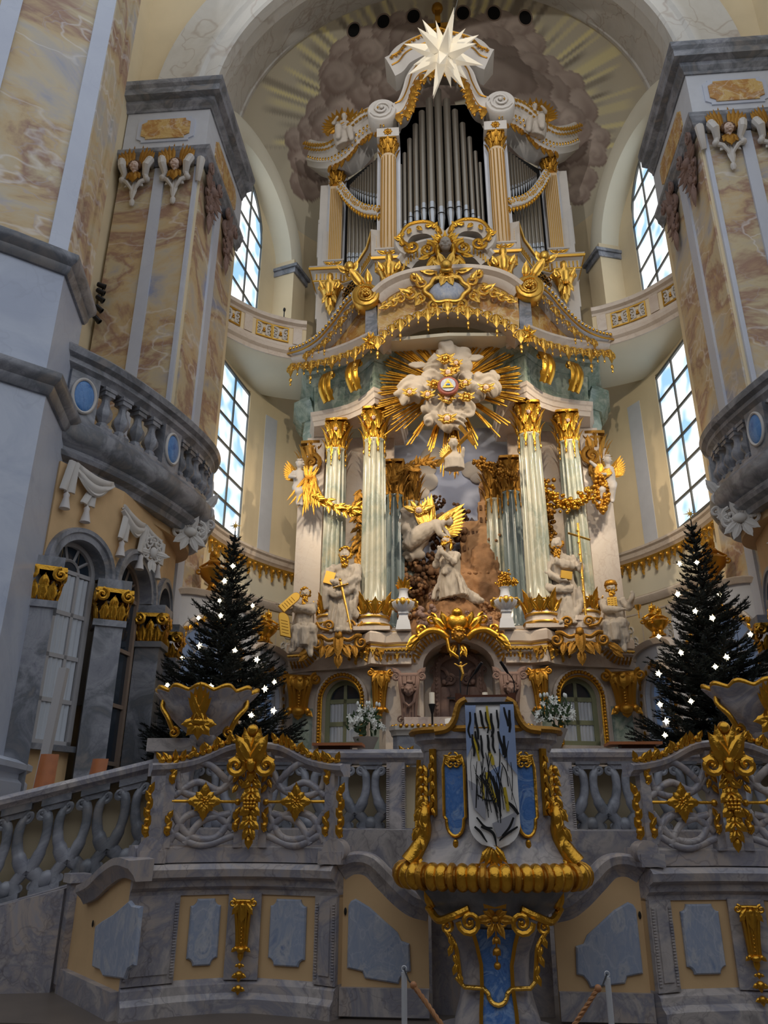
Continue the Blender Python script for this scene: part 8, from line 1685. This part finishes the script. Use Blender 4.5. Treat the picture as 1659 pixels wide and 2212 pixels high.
def flowers(label, px, py, seed):
    P = at(px, py, Y=11.5); z0 = P.z; P.z = ZC; t = thing('flower_vase', label, 'flowers', P); R_ = random.Random(seed); zt = z0
    b = MB(); b.lathe([(.1, ZC), (.1, ZC+.06), (.05, ZC+.1), (.05, zt-.3), (.08, zt-.26), (.19, zt-.02), (.17, zt-.02)], (P.x, P.y, 0), 20); b.build('pot', 'pot_grey', t, 40)
    g = MB(); w = MB(); c = V((P.x, P.y, zt+.16))
    for k in range(90):
        d = V((R_.gauss(0, 1), R_.gauss(0, 1), R_.gauss(.3, .8))).normalized(); r = R_.uniform(.12, .27); p = c+V((d.x*r, d.y*r, d.z*r*.85)); g.m = frame(p, R_.uniform(0, 6)); g.leaf(0, 0, R_.uniform(-30, 120), R_.uniform(.1, .18), .055, .3, 0, 1, 4)
        if k < 34:
            q = c+V((d.x*(r+.04), -abs(d.y)*(r+.04), abs(d.z)*(r+.06)-.06)); 
            for i in range(6): w.m = frame(q, R_.uniform(-.6, .6))@Matrix.Rotation(R_.uniform(-.5, .3), 4, 'X'); w.leaf(0, 0, 60*i+R_.uniform(0, 30), .056, .034, .3, 0, 1, 4)
    for k in range(7): a = R_.uniform(0, 6.28); g.m = None; g.tube([c, c+V((.2*cos(a), .2*sin(a), .28))], .004, 4); w.m = None; w.ell(c+V((.2*cos(a), .2*sin(a), .28)), (.02, .02, .035), 6, 5)
    g.m = None; w.m = None; g.build('greenery', 'leaf_green', t, 60, kind='stuff'); w.build('blossoms', 'flower', t, 60, kind='stuff')
flowers('grey pot of white lilies before the altar window below the sword statue', 790, 1590, 1); flowers('grey pot of white lilies before the altar window below the cross staff statue', 1197, 1572, 2)
def props():
    # reading boards on the balustrade
    for sx, lab in ((-1, 'flat brown wooden reading board on the balustrade near the palmette by the stair'), (1, 'flat brown wooden reading board on the balustrade on the side away from the stair')):
        P = at(732, 1622, Y=9.0) if sx < 0 else at(1368, 1620, Y=9.0); t = thing('reading_board', lab, 'board', (P.x, 9.0, 2.32)); MB().box((P.x, 9.0, 2.375), (.56, .34, .03), 0, 0).build('board', 'wood', t); MB().box((P.x-sx*-.04, 9.0, 2.34), (.36, .2, .05)).build('base', 'wood_dark', t)
    # chairs behind the stair balustrade
    for k, (px, py) in enumerate(((93, 1700), (203, 1690))):
        P = at(px, py, Y=10.3); P.z = ZC; t = thing('chair', ['wooden chair with curved plywood back beside the marble pier plinth', 'wooden chair with curved plywood back in front of the ochre dado'][k], 'chair', P); F_ = frame(P, .25-.3*k)
        top = at(px, 1628 if k == 0 else 1638, Y=10.3).z-P.z
        MB(F_).sheet(lambda u, v: ((u-.5)*.26*(1-.1*v)*(1 if k == 0 else .95), -.05*(1-(2*u-1)**2)+.1*v, .45+(top-.45)*v), 10, 6, .02).build('backrest', 'wood', t, 60); MB(F_).box((0, -.2, .44), (.4, .4, .03)).build('seat', 'wood', t)
        for a in (-1, 1):
            for b in (-1, 1): MB(F_).tube([(a*.17, -.2+b*.17, 0), (a*.16, -.2+b*.16, .43)], .015, 6).build('leg', 'post', t)
    P = at(85, 1640, Y=11.2); MBx = MB(frame((P.x, P.y, ZC))); MBx.box((.1, 0, 1.35), (.12, .1, 2.0), 0, .06); MBx.box((0, 0, .04), (.3, .3, .08)); MBx.box((.05, 0, .3), (.06, .06, .5)); tag(MBx.build('speaker_column', 'frame_grey'), 'slim grey loudspeaker column leaning beside the curtained window', 'loudspeaker')
    # rope barrier
    posts = [at(873, 2100, Y=5.6), at(1312, 2112, Y=5.6)]
    for k, P in enumerate(posts):
        t = thing('rope_post', ['white barrier post with ring before the stair-side screen door', 'white barrier post with ring before the screen door away from the stair'][k], 'post', (P.x, P.y, 0)); MB().lathe([(.018, 0), (.018, P.z)], (P.x, P.y, 0), 12).build('pole', 'post', t); MB().lathe([(.14, 0), (.14, .015), (.03, .03)], (P.x, P.y, 0), 20).build('foot', 'post', t)
        MB().tube([(P.x+.015*cos(a), P.y, P.z+.02+.015*sin(a)) for a in [2*pi*i/12 for i in range(13)]], .004, 6).build('ring', 'post', t)
    A = at(893, 2128, Y=5.5); B_ = at(1292, 2135, Y=5.5); mid = V(((A.x+B_.x)/2, 5.5, .22)); path = smoothpath([A, A.lerp(mid, .5)+V((0, 0, -.1)), mid, B_.lerp(mid, .5)+V((0, 0, -.1)), B_], 14)
    t = thing('barrier_rope', 'tan twisted barrier rope slung between white posts in front of the pulpit', 'rope', mid)
    for o in range(3):
        s = MB(); n = len(path); pts = []; S = resample(path, .008)
        for i, p in enumerate(S): a = i*.5+2*pi*o/3; pts.append(p+V((.006*cos(a)*.6, .009*cos(a), .009*sin(a))))
        s.tube(pts, .0095, 5); s.build('strand', 'rope', t, 60)
    for E_, P in ((A, posts[0]), (B_, posts[1])): MB().ell(E_, .022).build('end_ball', 'ball_wood', t); MB().tube([E_, E_.lerp(P, .5)+V((0, 0, -.01)), P+V((0, 0, .02))], .005, 5).build('hook', 'iron', t)
    # altar table with candles, crucifix and open book
    P = at(900, 1620, Y=19.6); t = thing('altar_table', 'white carved altar table with gilded panels and red marble top', 'table', (0, 19.6, ZC)); w = abs(at(848, 1600, Y=19.6).x); zt = at(900, 1566, Y=19.6).z
    pl = [(-w, 20.2), (-w, 19.75), (-w+.12, 19.6), (-w*.55, 19.55), (0, 19.6), (w*.55, 19.55), (w-.12, 19.6), (w, 19.75), (w, 20.2)]
    MB().sweep(pl, [(-.3, ZC), (0, ZC), (.0, zt-.25), (-.3, zt-.25)]).build('frontal', 'grey_marble', t); MB().sweep(pl, [(-.3, zt-.25), (.04, zt-.25), (.06, zt-.16), (.1, zt-.12), (.1, zt-.02), (-.3, zt)]).build('table_edge', 'organ_white', t); MB().box((0, 19.95, zt-.03), (2*w-.3, .6, .08)).build('mensa', 'red_marble', t); MB().box((0, 20.5, zt+.12), (2*w-.5, .5, .3)).build('retable_step', 'pink_marble', t)
    g = MB()
    for p in resample([V((x, y-.1, zt-.03)) for x, y in pl[1:-1]], .14): g.ell(p, (.05, .04, .05), 6, 4)
    for x in (-w*.8, -w*.35, w*.35, w*.8): g.m = frame((x, 19.5, zt-.75)); foliage(g, 0, 0, .2, .36, 6, 4, size=.5)
    g.m = None; g.build('gilt_carving', 'gold', t, 50)
    for px, lab in ((933, 'white altar candle on a slim black holder beside the open book'), (1048, 'white altar candle on a slim black holder near the microphones')):
        c = at(px, 1508, Y=20.1); o = thing('candle', lab, 'candle', (c.x, c.y, zt), 'altar candles'); MB().lathe([(.07, c.z-.16), (.07, c.z+.14), (.01, c.z+.15)], (c.x, c.y, 0), 12).build('wax', 'candle', o); MB().lathe([(.12, zt), (.12, zt+.03), (.025, zt+.06), (.025, c.z-.4), (.09, c.z-.17), (.09, c.z-.15)], (c.x, c.y, 0), 12).build('holder', 'iron', o)
    z1 = at(990, 1392, Y=20.1).z; zc_ = at(990, 1508, Y=20.1).z; xw = .62; o = thing('altar_cross', 'thin black altar crucifix with small gold figure', 'cross', (0, 20.1, zt)); MB().box((0, 20.1, (zt+z1)/2), (.035, .035, z1-zt)).box((0, 20.1, zc_), (xw*1.1, .035, .035)).box((0, 20.1, zt+.02), (.3, .2, .05)).build('cross_bars', 'iron', o)
    f = Figure(); f.limb([(0, 0, 0), (.05, -.03, .15), (0, 0, .34)], [.025, .035, .05]).limb([(0, 0, .32), (-.16, 0, .42)], [.025, .018]).limb([(0, 0, .32), (.16, 0, .42)], [.025, .018]).head((0, -.02, .43), .045); f.done('corpus', 'gold_bright', frame((.03, 20.05, zc_+.45)), o, .012, 0)
    c = at(985, 1568, Y=19.8); o = thing('open_book', 'open white book with black cover on the altar table', 'book', c); 
    for sx in (-1, 1): MB().sheet(lambda u, v: (c.x+sx*.26*u, c.y+.02-.05*sin(pi*u)*.4+.1*v, c.z+.02-.02+.04*sin(pi*u*.8)+.14*v), 8, 2, .03).build('page_block', 'paper', o, 60)
    MB().box((c.x, c.y+.08, c.z-.02), (.56, .06, .16), 0).build('cover', 'banner_black', o); MB().box((c.x, c.y, c.z-.2), (.5, .3, .22)).build('stand', 'paper', o)
    # pulpit microphones
    for k, (bx, by, ex, ey) in enumerate(((1008, 1520, 1030, 1448), (1108, 1520, 1092, 1446))):
        a = at(bx, by, Y=6.55); e = at(ex, ey, Y=6.5); mdp = at(bx+(2 if k else 4), ey+28, Y=6.55); o = thing('gooseneck_microphone', ['black gooseneck microphone bending over the pulpit book board on the stair side', 'black gooseneck microphone on the pulpit on the side away from the stair'][k], 'microphone', a, 'pulpit microphones'); p = smoothpath([a, mdp, e], 8)
        MB().tube(p, .005, 6).build('gooseneck', 'iron', o); d = (e-mdp).normalized(); MB().tube([e-d*.04, e, e+d*.08], [.008, .014, .012], 8).build('capsule', 'iron', o); MB().tube([a, a+(mdp-a)*.25], .011, 8).build('socket', 'iron', o)
props()
